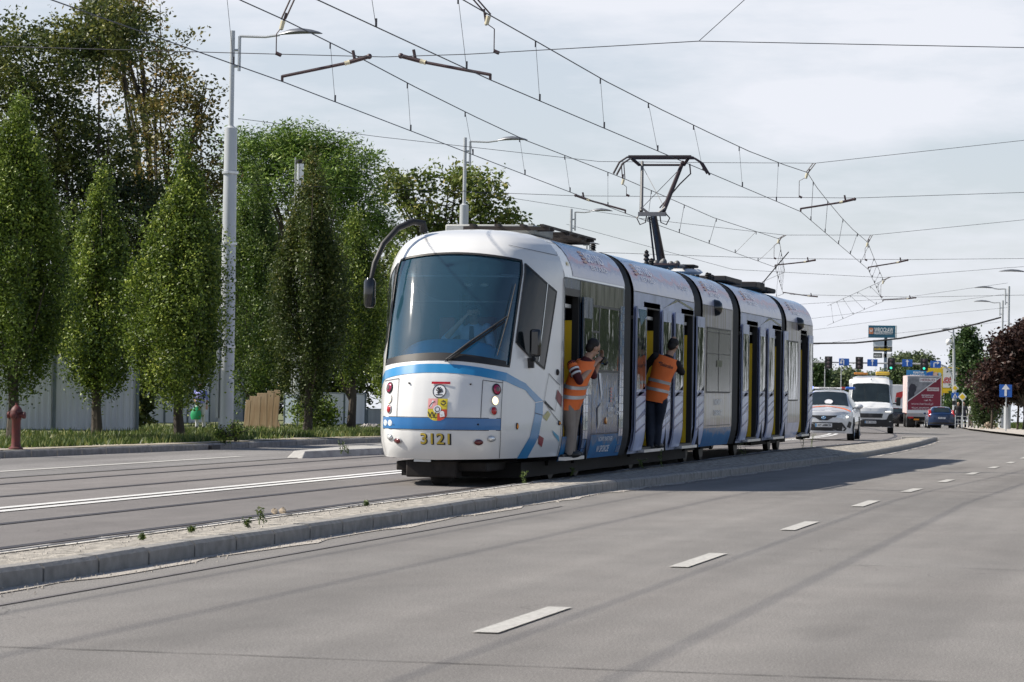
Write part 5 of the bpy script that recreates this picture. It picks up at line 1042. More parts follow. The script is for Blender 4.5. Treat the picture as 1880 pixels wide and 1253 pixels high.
# ================================================================== road vehicles
M_TYRE = mat('tyre', (.02, .02, .021), .85, var=.2)
M_CGL = mat('car_glass', (.014, .020, .022), .06, var=.3, scale=2, coat=.2, spec=.5)
M_CBLK = mat('black_trim', (.018, .018, .02), .5, var=.1)
M_PLATE = mat('number_plate', (.72, .73, .74), .5, var=.03)
M_HL = mat('headlight_glass', (.55, .58, .62), .12, metal=.5, var=.25, scale=18, coat=.5)
M_TL = mat('tail_light', (.45, .02, .02), .15, var=.15, scale=20, coat=.5)
M_HLON = mat('headlight_lit', (.9, .9, .85), .3, var=0, emit=(1, .96, .85), estr=1.6)
def paint(name, col, metal=.2): return mat(name, col, .25, metal=metal, var=.04, scale=2, coat=.7)
class Vehicle:
    """a lofted car body: length along +y from the nose, closed by curved end caps"""
    def __init__(s, name, lab, cat, L, w, zb, tops, belts, wt, pm, df=.32, dr=.25, zfront=None, rake=0, rrake=0, group=None, lower=None):
        s.L, s.w, s.zb, s.tops, s.belts, s.wt, s.df, s.dr, s.pm = L, w, zb, tops, belts, wt, df, dr, pm; s.rake, s.rrake = rake, rrake
        s.t = thing(name, label=lab, cat=cat, group=group)
        s.body = Surf(s.f); s.bodyl = Surf(lambda y, b: (lambda p: (-p[0], p[1], p[2]))(s.f(y, b)), -1)
        mb = MB(); N_ = 40; s.body.patch(mb, df, L-dr, 0, 6, N_, 24); s.bodyl.patch(mb, df, L-dr, 0, 6, N_, 24)
        s.front = Surf(lambda x, z: s.cap(x, z, 0)); s.rear = Surf(lambda x, z: s.cap(x, z, 1), -1)
        zf = s.top(df); zr = s.top(L-dr)
        for sf, zt_, en in ((s.front, zf, 0), (s.rear, zr, 1)):
            mb.grid(lambda i, j, sf=sf, zt_=zt_, en=en: sf.p(-s.wy(en)+2*s.wy(en)*i, s.zb+(s.capz(-1+2*i, zt_)-s.zb)*j), 24, 14, flip=bool(en))
            y1 = df if not en else L-dr     # lid between the cap's upper edge and the loft
            def lid(i, j, sf=sf, zt_=zt_, en=en, y1=y1):
                u = -1+2*i; a = sf.p(u*s.wy(en), s.capz(u, zt_)); x = u*s.wy(en); b = s.topat(y1, x); return a.lerp(b, j)
            mb.grid(lid, 24, 4, flip=bool(en))
        mb.v = [(-x, y, z) if False else (x, y, z) for x, y, z in mb.v]
        s.bo = mb.build('body', pm, s.t, smooth=True, weld=True, angle=35)
    def wy(s, en): return s.w*.985
    def capz(s, u, zt_): return zt_-.0-(.10*abs(u)**4)
    def cap(s, x, z, en):
        u = min(1, abs(x)/s.w); d = s.df if not en else s.dr; zt_ = s.top(s.df if not en else s.L-s.dr); k = max(0, (z-s.zb)/(zt_-s.zb)); r = (s.rake if not en else s.rrake)*k**2
        y = d*(.04+.96*u**3.2)*(1)+r*(1-u**3)*1.0+.05*(2*k-1)**2*(1-u**2); y = min(y, d) if r == 0 else min(y, max(d, r))
        return (x, y, z) if not en else (x, s.L-y, z)
    def top(s, y): return lerpL(y, s.tops)
    def f(s, y, b):
        zt_ = s.top(y); zs = min(lerpL(y, s.belts), zt_-.03); e = min(1, (y+.15)/.6, (s.L-y+.15)/.5); w = s.w*(.93+.07*e); wt = lerpL(y, s.wt)*s.w
        P = [(w*.93, s.zb), (w*.99, s.zb+.14), (w, (s.zb+zs)/2), (w*.965, zs), (wt+.0, zt_-.05*min(1, (zt_-zs)/.2)-.0), (wt*.8, zt_), (0, zt_+.025)]
        i = min(5, max(0, int(b))); t = b-i; return (P[i][0]+(P[i+1][0]-P[i][0])*t, y, P[i][1]+(P[i+1][1]-P[i][1])*t)
    def topat(s, y, x):
        P = [s.f(y, b) for b in (3, 4, 5, 6)]; ax = abs(x)
        for a, b in zip(P, P[1:]):
            if ax >= b[0]: t = (ax-b[0])/max(1e-6, a[0]-b[0]); return Vector((x, y, b[2]+(a[2]-b[2])*min(1, t)))
        return Vector((x, y, P[-1][2]))
    def poly(s, name, sf, pts, mt, o=.008, par=None, mirror=False):
        mb = MB(); P = []
        for a, b in zip(pts, pts[1:]+pts[:1]):
            for k in range(6): P.append((a[0]+(b[0]-a[0])*k/6, a[1]+(b[1]-a[1])*k/6))
        r = None
        for sg in ((1, -1) if mirror else (1,)):
            c = (sum(p[0] for p in P)/len(P), sum(p[1] for p in P)/len(P)); n = len(P); RG = (.25, .5, .75, 1); mb = MB()
            V = [sf.p(c[0]*sg, c[1], o)]+[sf.p((c[0]+(p[0]-c[0])*k)*sg, c[1]+(p[1]-c[1])*k, o) for k in RG for p in P]
            mb.add(V, [(0, 1+k, 1+(k+1) % n) for k in range(n)]+[(1+r*n+k, 1+(r+1)*n+k, 1+(r+1)*n+(k+1) % n, 1+r*n+(k+1) % n) for r in range(3) for k in range(n)]); r = mb.build(name, mt, par or s.t, smooth=True)
        return r
    def patch(s, name, y0, y1, b0, b1, mt, o=.006, both=True, par=None, na=10, nb=4):
        r = None
        for sf in ((s.body, s.bodyl) if both else (s.body,)): mb = MB(); sf.patch(mb, y0, y1, b0, b1, na, nb, o); r = mb.build(name, mt, par or s.t, smooth=True)
        return r
    def top_patch(s, name, y0, y1, mt, o=.006, frac=.93, par=None):
        def q(i, j):
            y = y0+(y1-y0)*i; u = -1+2*j; hw = s.f(y, 4)[0]*frac; p = s.topat(y, u*hw); return Vector((p.x, p.y-o, p.z+o))
        return MB().grid(q, 10, 16).build(name, mt, par or s.t, smooth=True)
    def wheels(s, ys, r=.33, wd=.22, rim=None):
        for y in ys:
            for sg in (1, -1):
                x = sg*(s.w*.99-wd/2+.02); MB().lathe([(.0, 0), (r+.045, 0), (r+.045, .004)], c=(sg*(s.w*1.0-.0)-(.004 if sg < 0 else 0), y, r+.01), axis='x', n=28).build('wheel_arch', M_CBLK, s.t)
                w_ = MB().lathe([(r*.6, -wd/2), (r*.96, -wd/2), (r, -wd/2+.03), (r, wd/2-.03), (r*.96, wd/2), (r*.62, wd/2)], c=(x, y, r), axis='x', n=28).build('wheel', M_TYRE, s.t, smooth=True)
                MB().lathe([(0, sg*(wd/2-.02)), (r*.2, sg*(wd/2-.0)), (r*.55, sg*(wd/2-.03)), (r*.64, sg*(wd/2+.002))], c=(x, y, r), axis='x', n=20).build('rim', rim or M_ALU, w_, smooth=True)
    def place(s, px, Y, rz, z=0):
        p = at(px, 780, Y=Y); s.t.location = (p.x, Y, lerpL(Y, GT)+z); s.t.rotation_euler.z = rz; return s.t
def plate(v, sf, x0, z0, w_, h_, txt, size, o=.02, blue=True):
    p_ = v.poly('number_plate', sf, [(x0-w_/2, z0-h_/2), (x0+w_/2, z0-h_/2), (x0+w_/2, z0+h_/2), (x0-w_/2, z0+h_/2)], M_PLATE, o)
    if blue: v.poly('plate_band', sf, [(x0-w_/2+.005, z0-h_/2+.005), (x0-w_/2+.045, z0-h_/2+.005), (x0-w_/2+.045, z0+h_/2-.005), (x0-w_/2+.005, z0+h_/2-.005)], M_BLUE, o+.003, par=p_)
    if txt:
        mb = MB(); sg = 1 if sf is v.front else -1; text_on(mb, txt, size, lambda x, y: sf.p(x0+.02+sg*x, z0+y, o+.004), width=w_*.8, bold=.02); mb.build('plate_text', M_TXK, p_)
    return p_
# ---- light car with beacon bar and orange stripe
P1 = paint('car_silver', (.60, .61, .63))
c = Vehicle('car', 'silver-white car with a blue and red beacon bar and an orange bonnet stripe', 'car', 4.38, .895, .22, [(0, .80), (.32, .86), (.8, .99), (1.25, 1.06), (2.05, 1.50), (2.6, 1.555), (3.3, 1.50), (3.9, 1.25), (4.1, 1.05), (4.38, .95)],
    [(0, .8), (1, .92), (4.4, 1.02)], [(0, .80), (1.0, .84), (1.3, .80), (2.1, .64), (3.3, .62), (4.0, .74), (4.4, .8)], P1, df=.5)
fr = c.front
c.poly('bumper_black', fr, [(-.62, .27), (.62, .27), (.70, .37), (.56, .56), (-.56, .56), (-.70, .37)], M_CBLK, .006)
c.poly('grille', fr, [(-.26, .70), (-.12, .62), (.12, .62), (.26, .70), (.30, .77), (-.30, .77)], M_CBLK, .014); c.poly('grille', fr, [(.22, .71), (.80, .745), (.80, .785), (.22, .77)], M_CBLK, .014, mirror=True)
c.poly('bumper_lip', fr, [(-.62, .255), (.62, .255), (.66, .30), (-.66, .30)], P1, .03)
c.poly('side_intake', fr, [(.70, .42), (.80, .38), (.84, .56), (.76, .60)], M_CBLK, .008, mirror=True)
h = c.poly('headlight', fr, [(.36, .72), (.60, .66), (.86, .78), (.86, .90), (.70, .83), (.42, .77)], M_HL, .02, mirror=True)
for sg in (1, -1): mb = MB(); mb.ball(tuple(fr.p(sg*.68, .735, .02)), (.06, .02, .03), 12, 8); mb.build('lamp_lens', M_HLON, h if sg < 0 else h, smooth=True)
e_ = c.poly('round_badge', fr, [(.075*math.cos(a*math.pi/6), .70+.05*math.sin(a*math.pi/6)) for a in range(12)], mat('badge_blue', (.10, .32, .55), .2, metal=.5), .022)
mb = MB(); P_ = [fr.p(.06*math.cos(a*math.pi/8), .70+.02*math.sin(a*math.pi/8), .028) for a in range(17)]; mb.tube(P_, .004, 4); P_ = [fr.p(.022*math.cos(a*math.pi/8), .70+.035*math.sin(a*math.pi/8), .028) for a in range(17)]; mb.tube(P_, .004, 4); mb.build('badge_ring', M_ALU, e_)
plate(c, fr, -.0, .47, .52, .115, 'WY 6888CN', .10)
c.top_patch('windscreen', 1.28, 2.02, M_CGL, .01, .95)
c.patch('side_window', 1.55, 3.55, 3.12, 3.93, M_CGL)
mb = MB()
for k in range(13):
    pass
mb.grid(lambda i, j: (lambda x, y: c.topat(y, x)+Vector((0, -.004, .010)))(-.80+1.6*i, .52+.20*(1-abs(2*i-1)**1.6)-.0+.10*j+.28*(1-abs(2*i-1)**1.5)), 24, 1); mb.build('orange_stripe', mat('stripe_orange', (.85, .17, .02), .4), c.t)
mb = MB(); mb.box((0, 2.45, 1.62), (1.05, .2, .06)); bar = mb.build('beacon_bar', M_PLATE, c.t, bevel=.02)
MB().box((-.68, 2.45, 1.63), (.32, .22, .10)).build('beacon', mat('beacon_blue_lit', (.15, .25, .9), .3, var=0, emit=(.25, .35, 1.0), estr=2.2), bar, bevel=.03)
MB().box((.66, 2.45, 1.63), (.30, .22, .09)).build('beacon', mat('beacon_blue', (.02, .10, .42), .2, var=0, coat=.5), bar, bevel=.03)
MB().box((.44, 2.45, 1.625), (.14, .2, .085)).build('beacon', mat('beacon_red', (.30, .02, .02), .2, var=0, coat=.5), bar, bevel=.02)
mb = MB(); text_on(mb, 'NADZÓR RUCHU', .055, lambda x, y: (x-.05, 2.345, 1.62+y), width=.55, bold=.03); mb.build('lettering', M_TXK, bar)
for sg in (1, -1):
    m_ = MB().ball((sg*1.0, 1.5, 1.06), (.13, .09, .08), 14, 10).build('wing_mirror', P1, c.t, smooth=True); MB().tube([(sg*.8, 1.5, 1.0), (sg*.95, 1.5, 1.03)], .02, 6).build('mirror_stalk', M_CBLK, m_)
MB().lathe([(0, 0), (1, 0), (1, .01)], n=24).build('oval_card', M_TXW, c.t, loc=(0.05, 1.36, 1.20), rot=(R(60), 0, 0)).scale = (.13, .085, .5)
for sg, nm in ((1, 'car_driver'), (-1, 'car_passenger')): pass
c.patch('sill_trim', .9, 3.6, .0, .9, M_CBLK, .004); c.wheels((.82, 3.42), .34); c.place(1512, 93.5, .042); c_chr = c.t
# ---- white van
P2 = paint('van_white', (.70, .71, .72), 0)
v = Vehicle('van', 'white high-roof van with amber light bar and black front bumper, behind the orange-striped car', 'van', 5.4, 1.0, .28, [(0, 1.0), (.35, 1.12), (.85, 1.30), (1.0, 1.34), (1.85, 2.18), (2.3, 2.44), (2.8, 2.52), (5.0, 2.52), (5.4, 2.45)],
    [(0, 1.0), (1, 1.25), (1.6, 1.35), (5.4, 1.35)], [(0, .80), (.9, .86), (1.3, .86), (1.9, .82), (2.4, .80), (5.4, .82)], P2, df=.45, dr=.05)
fr = v.front
v.poly('bumper_black', fr, [(-.98, .30), (.98, .30), (.98, .62), (-.98, .62)], M_CBLK, .012)
v.poly('bumper_black', fr, [(.66, .55), (.97, .55), (.97, .92), (.80, .84)], M_CBLK, .014, mirror=True)
v.poly('lower_bumper', fr, [(-.95, .29), (.95, .29), (.95, .52), (-.95, .52)], M_CBLK, .016)
v.poly('grille_frame', fr, [(-.55, .66), (.55, .66), (.60, .96), (-.60, .96)], M_ALU, .016); g_ = v.poly('grille', fr, [(-.50, .69), (.50, .69), (.54, .88), (-.54, .88)], M_CBLK, .024)
mb = MB()
for z in (.73, .78, .83): mb.tube([fr.p(-.5, z, .028), fr.p(0, z, .028), fr.p(.5, z, .028)], .008, 4)
mb.build('grille_bars', mat('bar_grey', (.08, .08, .09), .4), g_)
h = v.poly('headlight', fr, [(.60, .93), (.86, .93), (.95, 1.05), (.93, 1.13), (.72, 1.04), (.60, .99)], M_HL, .02, mirror=True); v.poly('light_strip', fr, [(.62, .945), (.88, .95), (.87, .99), (.64, .98)], M_HLON, .026, par=h, mirror=False)
plate(v, fr, 0, .50, .5, .11, 'CK 12CN', .09, .03); v.poly('round_badge', fr, [(.04, 1.03), (0, 1.10), (-.04, 1.03), (0, .99)], M_ALU, .02)
v.top_patch('windscreen', 1.02, 1.86, M_CGL, .01, .97); v.patch('side_window', 1.5, 2.6, 3.05, 3.8, M_CGL)
MB().lathe([(.0, 0), (.03, .0), (.01, .06), (0, .06)], c=(.02, 2.05, 2.36), n=8).build('roof_camera', M_CBLK, v.t)
mb = MB(); mb.box((0, 2.6, 2.58), (1.7, .1, .04)); 
for sg in (1, -1): mb.tube([(sg*.80, 2.6, 2.58), (sg*.92, 2.6, 2.40)], .02, 6)
br = mb.build('roof_bar', M_CBLK, v.t); MB().box((-.45, 2.55, 2.64), (.62, .22, .09)).build('beacon', mat('beacon_amber', (.55, .22, .03), .25, coat=.5), br, bevel=.03); MB().box((.52, 2.55, 2.66), (.62, .22, .15)).build('beacon', mat('beacon_yellow', (.75, .48, .04), .25, coat=.5), br, bevel=.03)
for sg in (1, -1): m_ = MB().box((sg*1.22, 1.45, 1.42), (.20, .12, .38)).build('wing_mirror', M_CBLK, v.t, bevel=.04); MB().tube([(sg*.98, 1.4, 1.32), (sg*1.15, 1.43, 1.32)], .03, 6).build('mirror_stalk', M_CBLK, m_)
v.wheels((1.0, 4.5), .36, .24); v.place(1598, 133, .10); v_van = v.t
# ---- rear views: blue hatchback, silver car
def hatch(lab, pm, px, Y, rz, txt, plate_on=True, sc=1):
    c = Vehicle('car', lab, 'car', 4.3, .92, .25, [(0, .72), (.9, .92), (1.3, .98), (2.1, 1.43), (2.7, 1.49), (3.4, 1.43), (3.95, 1.05), (4.12, .98), (4.3, .9)], [(0, .7), (1, .88), (4.3, .98)], [(0, .8), (1.2, .8), (2.1, .66), (3.3, .66), (3.9, .78), (4.3, .82)], pm, df=.4, dr=.3)
    rr_ = c.rear
    c.top_patch('rear_window', 3.42, 3.88, M_CGL, -.01, .93); mb = MB()
    mb = MB(); mb.grid(lambda i, j: (lambda y, x: c.topat(y, x)+Vector((0, .012, .012)))(3.46+.42*j, (-.86+1.72*i)*.92*c.f(3.46+.42*j, 4)[0]), 10, 6); mb.build('rear_window', M_CGL, c.t, smooth=True)
    for sg in (1, -1): mb = MB(); mb.prism([(3.62, 1.28), (4.02, .80), (4.14, .82), (3.86, 1.25)], 'x', sg*.70, sg*.90); mb.build('tail_lamp', M_TL, c.t, bevel=.02)
    MB().box((0, 3.42, 1.45), (.5, .05, .03)).build('brake_lamp', M_TL, c.t)
    c.poly('bumper_trim', rr_, [(-.8, .3), (.8, .3), (.84, .42), (-.84, .42)], M_CBLK, .012)
    if plate_on: plate(c, rr_, 0, .72, .5, .115, txt, .09, .02, blue=False)
    c.patch('side_window', 1.5, 3.3, 3.15, 3.9, M_CGL)
    for sg in (1, -1): MB().ball((sg*1.0, 1.5, 1.0), (.11, .08, .07), 12, 8).build('wing_mirror', pm, c.t, smooth=True)
    c.wheels((.8, 3.4), .33); p = at(px, 780, Y=Y); q = Matrix.Rotation(rz, 3, 'Z') @ Vector((0, -4.3, 0)); c.t.location = (p.x+q.x, Y+4.3, lerpL(Y, GT)); c.t.rotation_euler.z = rz+math.pi
    c.t.location = (p.x-math.sin(rz)*4.3, Y+math.cos(rz)*4.3, lerpL(Y, GT)); return c
hatch('dark blue hatchback seen from behind at right of the truck', paint('car_navy', (.008, .028, .085)), 1729, 208, .145, 'DW 4F021')
hatch('silver car half hidden on the left of the dark blue hatchback', paint('car_silver', (.60, .61, .63)), 1706, 226, .14, 'DW 71K', False)
hatch('small dark blue car left of the truck wheels, close behind the truck', paint('car_navy', (.008, .028, .085)), 1668, 236, .12, '', False)
hatch('grey car at the left side of the truck', paint('car_grey', (.16, .165, .17)), 1654, 248, .12, '', False)
hatch('black car just right of the van mirror', paint('car_black', (.015, .015, .018)), 1645, 232, .12, '', False)
# ---- advertising truck, seen from behind
M_MAR = mat('truck_maroon', (.20, .012, .035), .4, var=.12, scale=1)
tp = at(1696, 785, Y=224); tz = lerpL(224, GT); tr = thing('truck', (tp.x, 224, tz), .13, 'box truck with a maroon advertising back wall reading HERBUD', 'truck')
mb = MB(); mb.bb((-1.27, 0, 1.05), (1.27, 7.2, 3.85)); mb.build('cargo_box', mat('truck_side', (.62, .58, .56), .5, col2=(.48, .30, .30), scale=.8), tr, bevel=.03)
mb = MB(); mb.quad((-1.2, -.012, 1.3), (1.2, -.012, 1.3), (1.2, -.012, 3.78), (-1.2, -.012, 1.95)) ; mb.build('maroon_panel', M_MAR, tr)
mb = MB(); mb.add([(-1.2, -.010, 1.95), (1.2, -.010, 3.78), (-1.2, -.010, 3.78)], [(0, 1, 2)]); ph = mb.build('grey_photo_panel', mat('photo_grey', (.10, .11, .13), .5, col2=(.38, .38, .40), scale=1.6), tr)
mb = MB(); mb.quad((-1.24, -.006, 1.08), (1.24, -.006, 1.08), (1.24, -.006, 3.82), (-1.24, -.006, 3.82)); mb.build('white_border', M_PLATE, tr)
mb = MB(); mb.quad((-1.2, -.014, 1.90), (1.2, -.014, 3.73), (1.2, -.014, 3.80), (-1.2, -.014, 1.97)); mb.build('white_slash', M_PLATE, tr)
mb = MB(); V_ = [(-1.18, 2.02), (-.72, 2.36), (-.72, 2.55), (-.60, 2.72), (-.58, 2.95), (-.52, 3.02), (-.62, 3.06), (-.70, 3.2), (-.95, 3.24), (-1.08, 3.08), (-1.14, 2.9), (-1.12, 2.7), (-1.18, 2.6)]
mb.add([(x, -.016, z) for x, z in V_], [tuple(range(len(V_)))]); mb.build('printed_silhouette', mat('silhouette', (.03, .03, .045), .5, var=.3, scale=4), ph)
def tt(txt, size, x, z, mt, w_=None, par=tr, name='lettering', y=-.02, slant=0):
    mb = MB(); text_on(mb, txt, size, lambda a, b: (x+a+slant*b, y, z+b), width=w_, bold=.015); return mb.build(name, mt, par)
tt('HERBUD', .26, .25, 3.52, M_MAR, 1.05); mb = MB(); mb.quad((-.36, -.017, 3.38), (.86, -.017, 3.38), (.86, -.017, 3.68), (-.36, -.017, 3.68)); mb.build('name_panel', M_PLATE, tr)
mb = MB(); mb.quad((.20, -.017, 2.72), (1.08, -.017, 2.72), (1.08, -.017, 2.98), (.20, -.017, 2.98)); mb.build('name_panel', mat('pale_panel', (.55, .48, .48), .5), tr); tt('MATERIAŁY', .13, .68, 2.85, M_MAR, .7)
tt('SKŁAD BUDOWLANY', .12, .25, 2.40, M_TXW, .9); tt('MATERIAŁÓW', .11, .25, 2.26, M_TXW, .8); tt('i tel. 71...', .15, .3, 2.03, M_TXW, .6, slant=.3); tt('www.herbud.pl', .22, -.15, 1.76, mat('lettering_pale', (.55, .42, .45), .5), 1.6); tt('BETON  TRANSPORT  USŁUGI', .08, 0, 1.48, M_TXW, 1.8); tt('materiały budowlane', .08, -.1, 1.38, M_TXW, 1.5)
mb = MB(); mb.bb((-1.24, -.02, .80), (1.24, .1, 1.05)); mb.build('rear_beam', mat('beam_grey', (.30, .30, .31), .6), tr, bevel=.01)
mb = MB(); mb.bb((-1.0, .1, .55), (1.0, 7.2, .95)); mb.build('chassis', M_DARK, tr)
for sg in (1, -1):
    MB().bb((sg*1.18, -.06, .68), (sg*.78, -.02, .80)).build('tail_lamp', M_TL, tr)
    for y in (1.2, 2.3, 6.4): MB().lathe([(.2, -.3), (.46, -.3), (.5, -.26), (.5, .26), (.46, .3), (.2, .3)], c=(sg*.92, y, .5), axis='x', n=24).build('wheel', M_TYRE, tr, smooth=True)
MB().bb((-.75, -.03, .55), (-.35, .0, .66)).build('orange_marker', M_AMB, tr)
# ---- white lorry with a red mark, farther left
lp_ = at(1647, 780, Y=262); lt = thing('lorry', (lp_.x, 262, lerpL(262, GT)), .1, 'white lorry body with a red slanted mark between the van and the truck', 'truck')
mb = MB(); mb.bb((-1.25, 0, 1.0), (1.25, 8, 3.6)); mb.build('cargo_box', P2, lt, bevel=.04); mb = MB(); mb.add([(-.2, -.01, 2.1), (.15, -.01, 2.1), (.7, -.01, 3.1), (-.1, -.01, 2.9)], [(0, 1, 2, 3)]); mb.build('red_mark', mat('mark_red', (.5, .03, .03), .5), lt)
mb = MB(); mb.bb((-1.0, .1, .5), (1.0, 7.5, 1.0)); mb.build('chassis', M_DARK, lt)
for sg in (1, -1): MB().lathe([(.2, -.15), (.5, -.15), (.5, .15), (.2, .15)], c=(sg*1.05, 1.5, .5), axis='x', n=20).build('wheel', M_TYRE, lt, smooth=True)
# ================================================================== signals, signs, hoardings, fences, hydrant
M_SBLUE = mat('sign_blue', (.012, .10, .42), .45, var=.05); M_SWHT = mat('sign_white', (.72, .73, .74), .5, var=.03); M_SYEL = mat('sign_yellow', (.72, .50, .02), .5, var=.04)
M_THIN = mat('thin_pole_grey', (.42, .44, .45), .5, metal=.2, var=.1)
GY = 224
def gp(px, py): return at(px, py, Y=GY)
base = gp(1752, 780); base.z = lerpL(GY, GT); gt = thing('signal_gantry', tuple(base), label='long signal gantry over the far junction with four traffic lights and blue lane signs', cat='traffic lights')
def G(px, py, dy=0): q = gp(px, py)-base; q.y += dy; return q
mb = MB(); mb.tube([(0, 0, 0), G(1751.5, 690), G(1751, 640)], [.14, .11, .09], 10); mb.tube([G(1751, 640), G(1750.5, 604)], [.09, .05], 8); mb.tube([G(1750.5, 612), G(1744, 610), G(1738, 606)], .03, 6); mb.build('mast', M_THIN, gt, smooth=True)
mb = MB(); a = G(1739, 605); mb.ball(tuple(a), (.42, .14, .08), 12, 8); mb.build('lamp_head', M_LUM, gt, smooth=True)
mb = MB(); mb.tube([G(1751, 706), G(1746, 686), G(1737, 674), G(1725, 669), G(1600, 667), G(1484, 665)], [.08, .075, .07, .065, .06, .05], 8); mb.tube([G(1484, 665), G(1440, 664)], .05, 8); mb.build('arm', M_THIN, gt, smooth=True)
mb = MB(); mb.ball(tuple(G(1742, 628)), .22, 10, 8); mb.build('round_mirror', M_SWHT, gt, smooth=True)
M_SIG = mat('signal_board', (.012, .013, .015), .6, var=.1); M_LOFF = mat('lens_off', (.10, .07, .08), .4, var=0); M_GRN = mat('lens_green', (.02, .5, .35), .3, var=0, emit=(.05, .8, .5), estr=.9)
for px, py, on in ((1521.5, 666, 0), (1578, 667, 0), (1636.5, 669, 1), (1697, 670, 1)):
    c_ = G(px, py, -.12); mb = MB(); mb.box(tuple(c_), (.56, .05, .92)); s_ = mb.build('traffic_light', M_SIG, gt, bevel=.02)
    for k in range(3):
        MB().lathe([(0, -.05), (.085, -.04), (.09, 0)], c=(c_.x, c_.y-.03, c_.z+.28-.28*k), axis='y', n=16).build('lens', M_GRN if (on and k == 2) else M_LOFF, s_, smooth=True)
        mb = MB(); mb.tube([(c_.x+.1*math.cos(a), c_.y-.10, c_.z+.28-.28*k+.1*math.sin(a)) for a in [math.pi*i/8 for i in range(9)]], .012, 4); mb.build('visor', mat('visor_grey', (.10, .10, .11), .4), s_)
def arrow(mb, c, pts, w_, head=True, y=-.04):
    P = [Vector((c.x+a, c.y+y, c.z+b)) for a, b in pts]
    for a, b in zip(P, P[1:]):
        d = (b-a).normalized(); n = Vector((-d.z, 0, d.x))*w_/2; mb.quad(a-n, b-n, b+n, a+n)
    if head: d = (P[-1]-P[-2]).normalized(); n = Vector((-d.z, 0, d.x)); mb.add([P[-1]-n*w_*1.8, P[-1]+n*w_*1.8, P[-1]+d*w_*2.4], [(0, 1, 2)])
for px, py, pts in ((1550, 665, [(-.02, -.2), (-.02, .15), (-.22, .15), (-.22, 0)]), (1602, 666.5, [(0, -.2), (0, .10)]), (1666, 667, [(0, -.2), (0, .10)]), (1718, 669.5, [(-.12, -.22), (-.12, .12), (.12, .12)])):
    c_ = G(px, py, -.12); s_ = MB().box(tuple(c_), (.76, .03, .52)).build('lane_sign', M_SBLUE, gt, bevel=.01); mb = MB(); arrow(mb, c_, pts, .07); mb.build('arrow', M_SWHT, s_)
for px, lab in ((1513, 'thin grey pole below the first traffic light from the left'), (1543, 'thin grey pole below the leftmost blue lane sign')):
    p = at(px, 780, Y=236); p.z = lerpL(236, GT); t = thing('thin_pole', tuple(p), label=lab, cat='pole'); MB().tube([(0, 0, 0), (0, 0, at(px, 672, Y=236).z-p.z)], .035, 8).build('shaft', M_THIN, t, smooth=True)
def sign_post(px, by, Y, lab, cat, parts, r=.035, top=None, name='road_sign', grp=None):
    p = at(px, by, Y=Y); p.z = lerpL(Y, GN)+.1; t = thing(name, tuple(p), label=lab, cat=cat, group=grp); zt_ = at(px, top, Y=Y).z-p.z; MB().tube([(0, 0, 0), (0, 0, zt_)], r, 10).build('post', M_THIN, t, smooth=True)
    for kind, x, y, s in parts:
        q = at(x, y, Y=Y)-p; q.y = -.06
        if kind == 'oneway':
            b = MB().box(tuple(q), (s, .02, s)).build('sign_face', M_SBLUE, t, bevel=.005); mb = MB(); arrow(mb, q, [(0, -s*.42), (0, s*.12)], s*.18, y=-.02); mb.build('arrow', M_SWHT, b)
        if kind == 'prio':
            for sc, mt_, o in ((1, M_SWHT, 0), (.66, M_SYEL, -.012)):
                b = MB().prism([(q.x+sc*s*math.cos(a), q.z+sc*s*math.sin(a)) for a in (0, math.pi/2, math.pi, 1.5*math.pi)], 'y', q.y+o-.012, q.y+o).build('sign_face' if sc == 1 else 'yellow_centre', mt_, t if sc == 1 else b)
        if kind == 'ped':
            b = MB().box(tuple(q), (s, .02, s*.8)).build('sign_face', M_SBLUE, t, bevel=.005); mb = MB(); mb.add([(q.x-s*.33, q.y-.016, q.z-s*.3), (q.x+s*.33, q.y-.016, q.z-s*.3), (q.x, q.y-.016, q.z+s*.32)], [(0, 1, 2)]); tri = mb.build('triangle', M_SWHT, b)
            mb = MB(); arrow(mb, q, [(-.02, -s*.24), (0, -.02), (0, s*.1)], s*.1, False, y=-.02); arrow(mb, q, [(.06, -s*.24), (.01, -.02)], s*.07, False, y=-.02); mb.build('walker_mark', M_TXK, tri)
        if kind == 'box': MB().box(tuple(q), (s, .2, s*1.4)).build('signal_box', M_SIG, t, bevel=.02)
    return t
sign_post(1846.5, 789, 152, 'blue one-way sign with white up arrow in front of the red-leaved tree', 'road sign', [('oneway', 1846.5, 718, .62)], top=709)
sign_post(1754.5, 778, 214, 'yellow diamond priority sign above the blue crossing sign on the signal mast', 'road sign', [('prio', 1753.5, 713, .27), ('ped', 1753.5, 726.5, .5), ('box', 1751.5, 740, .22)], top=706)
sign_post(1767, 778, 205, 'lower yellow diamond priority sign right of the crossing sign', 'road sign', [('prio', 1767, 729, .31)], top=722)
# railing and passers-by at the crossing
p = at(1754, 778, Y=206); p.z = lerpL(206, GN)+.1; t = thing('railing', tuple(p), label='grey street railing right of the blue hatchback', cat='railing'); W_ = (at(1777, 778, Y=206)-at(1754, 778, Y=206)).x; mb = MB()
for z in (.25, .5, .75): mb.tube([(0, 0, z), (W_, 0, z)], .02, 6)
mb.build('rails', M_THIN, t)
for k in range(3): MB().tube([(W_*k/2, 0, 0), (W_*k/2, 0, .85)], .03, 8).build('post', M_THIN, t)
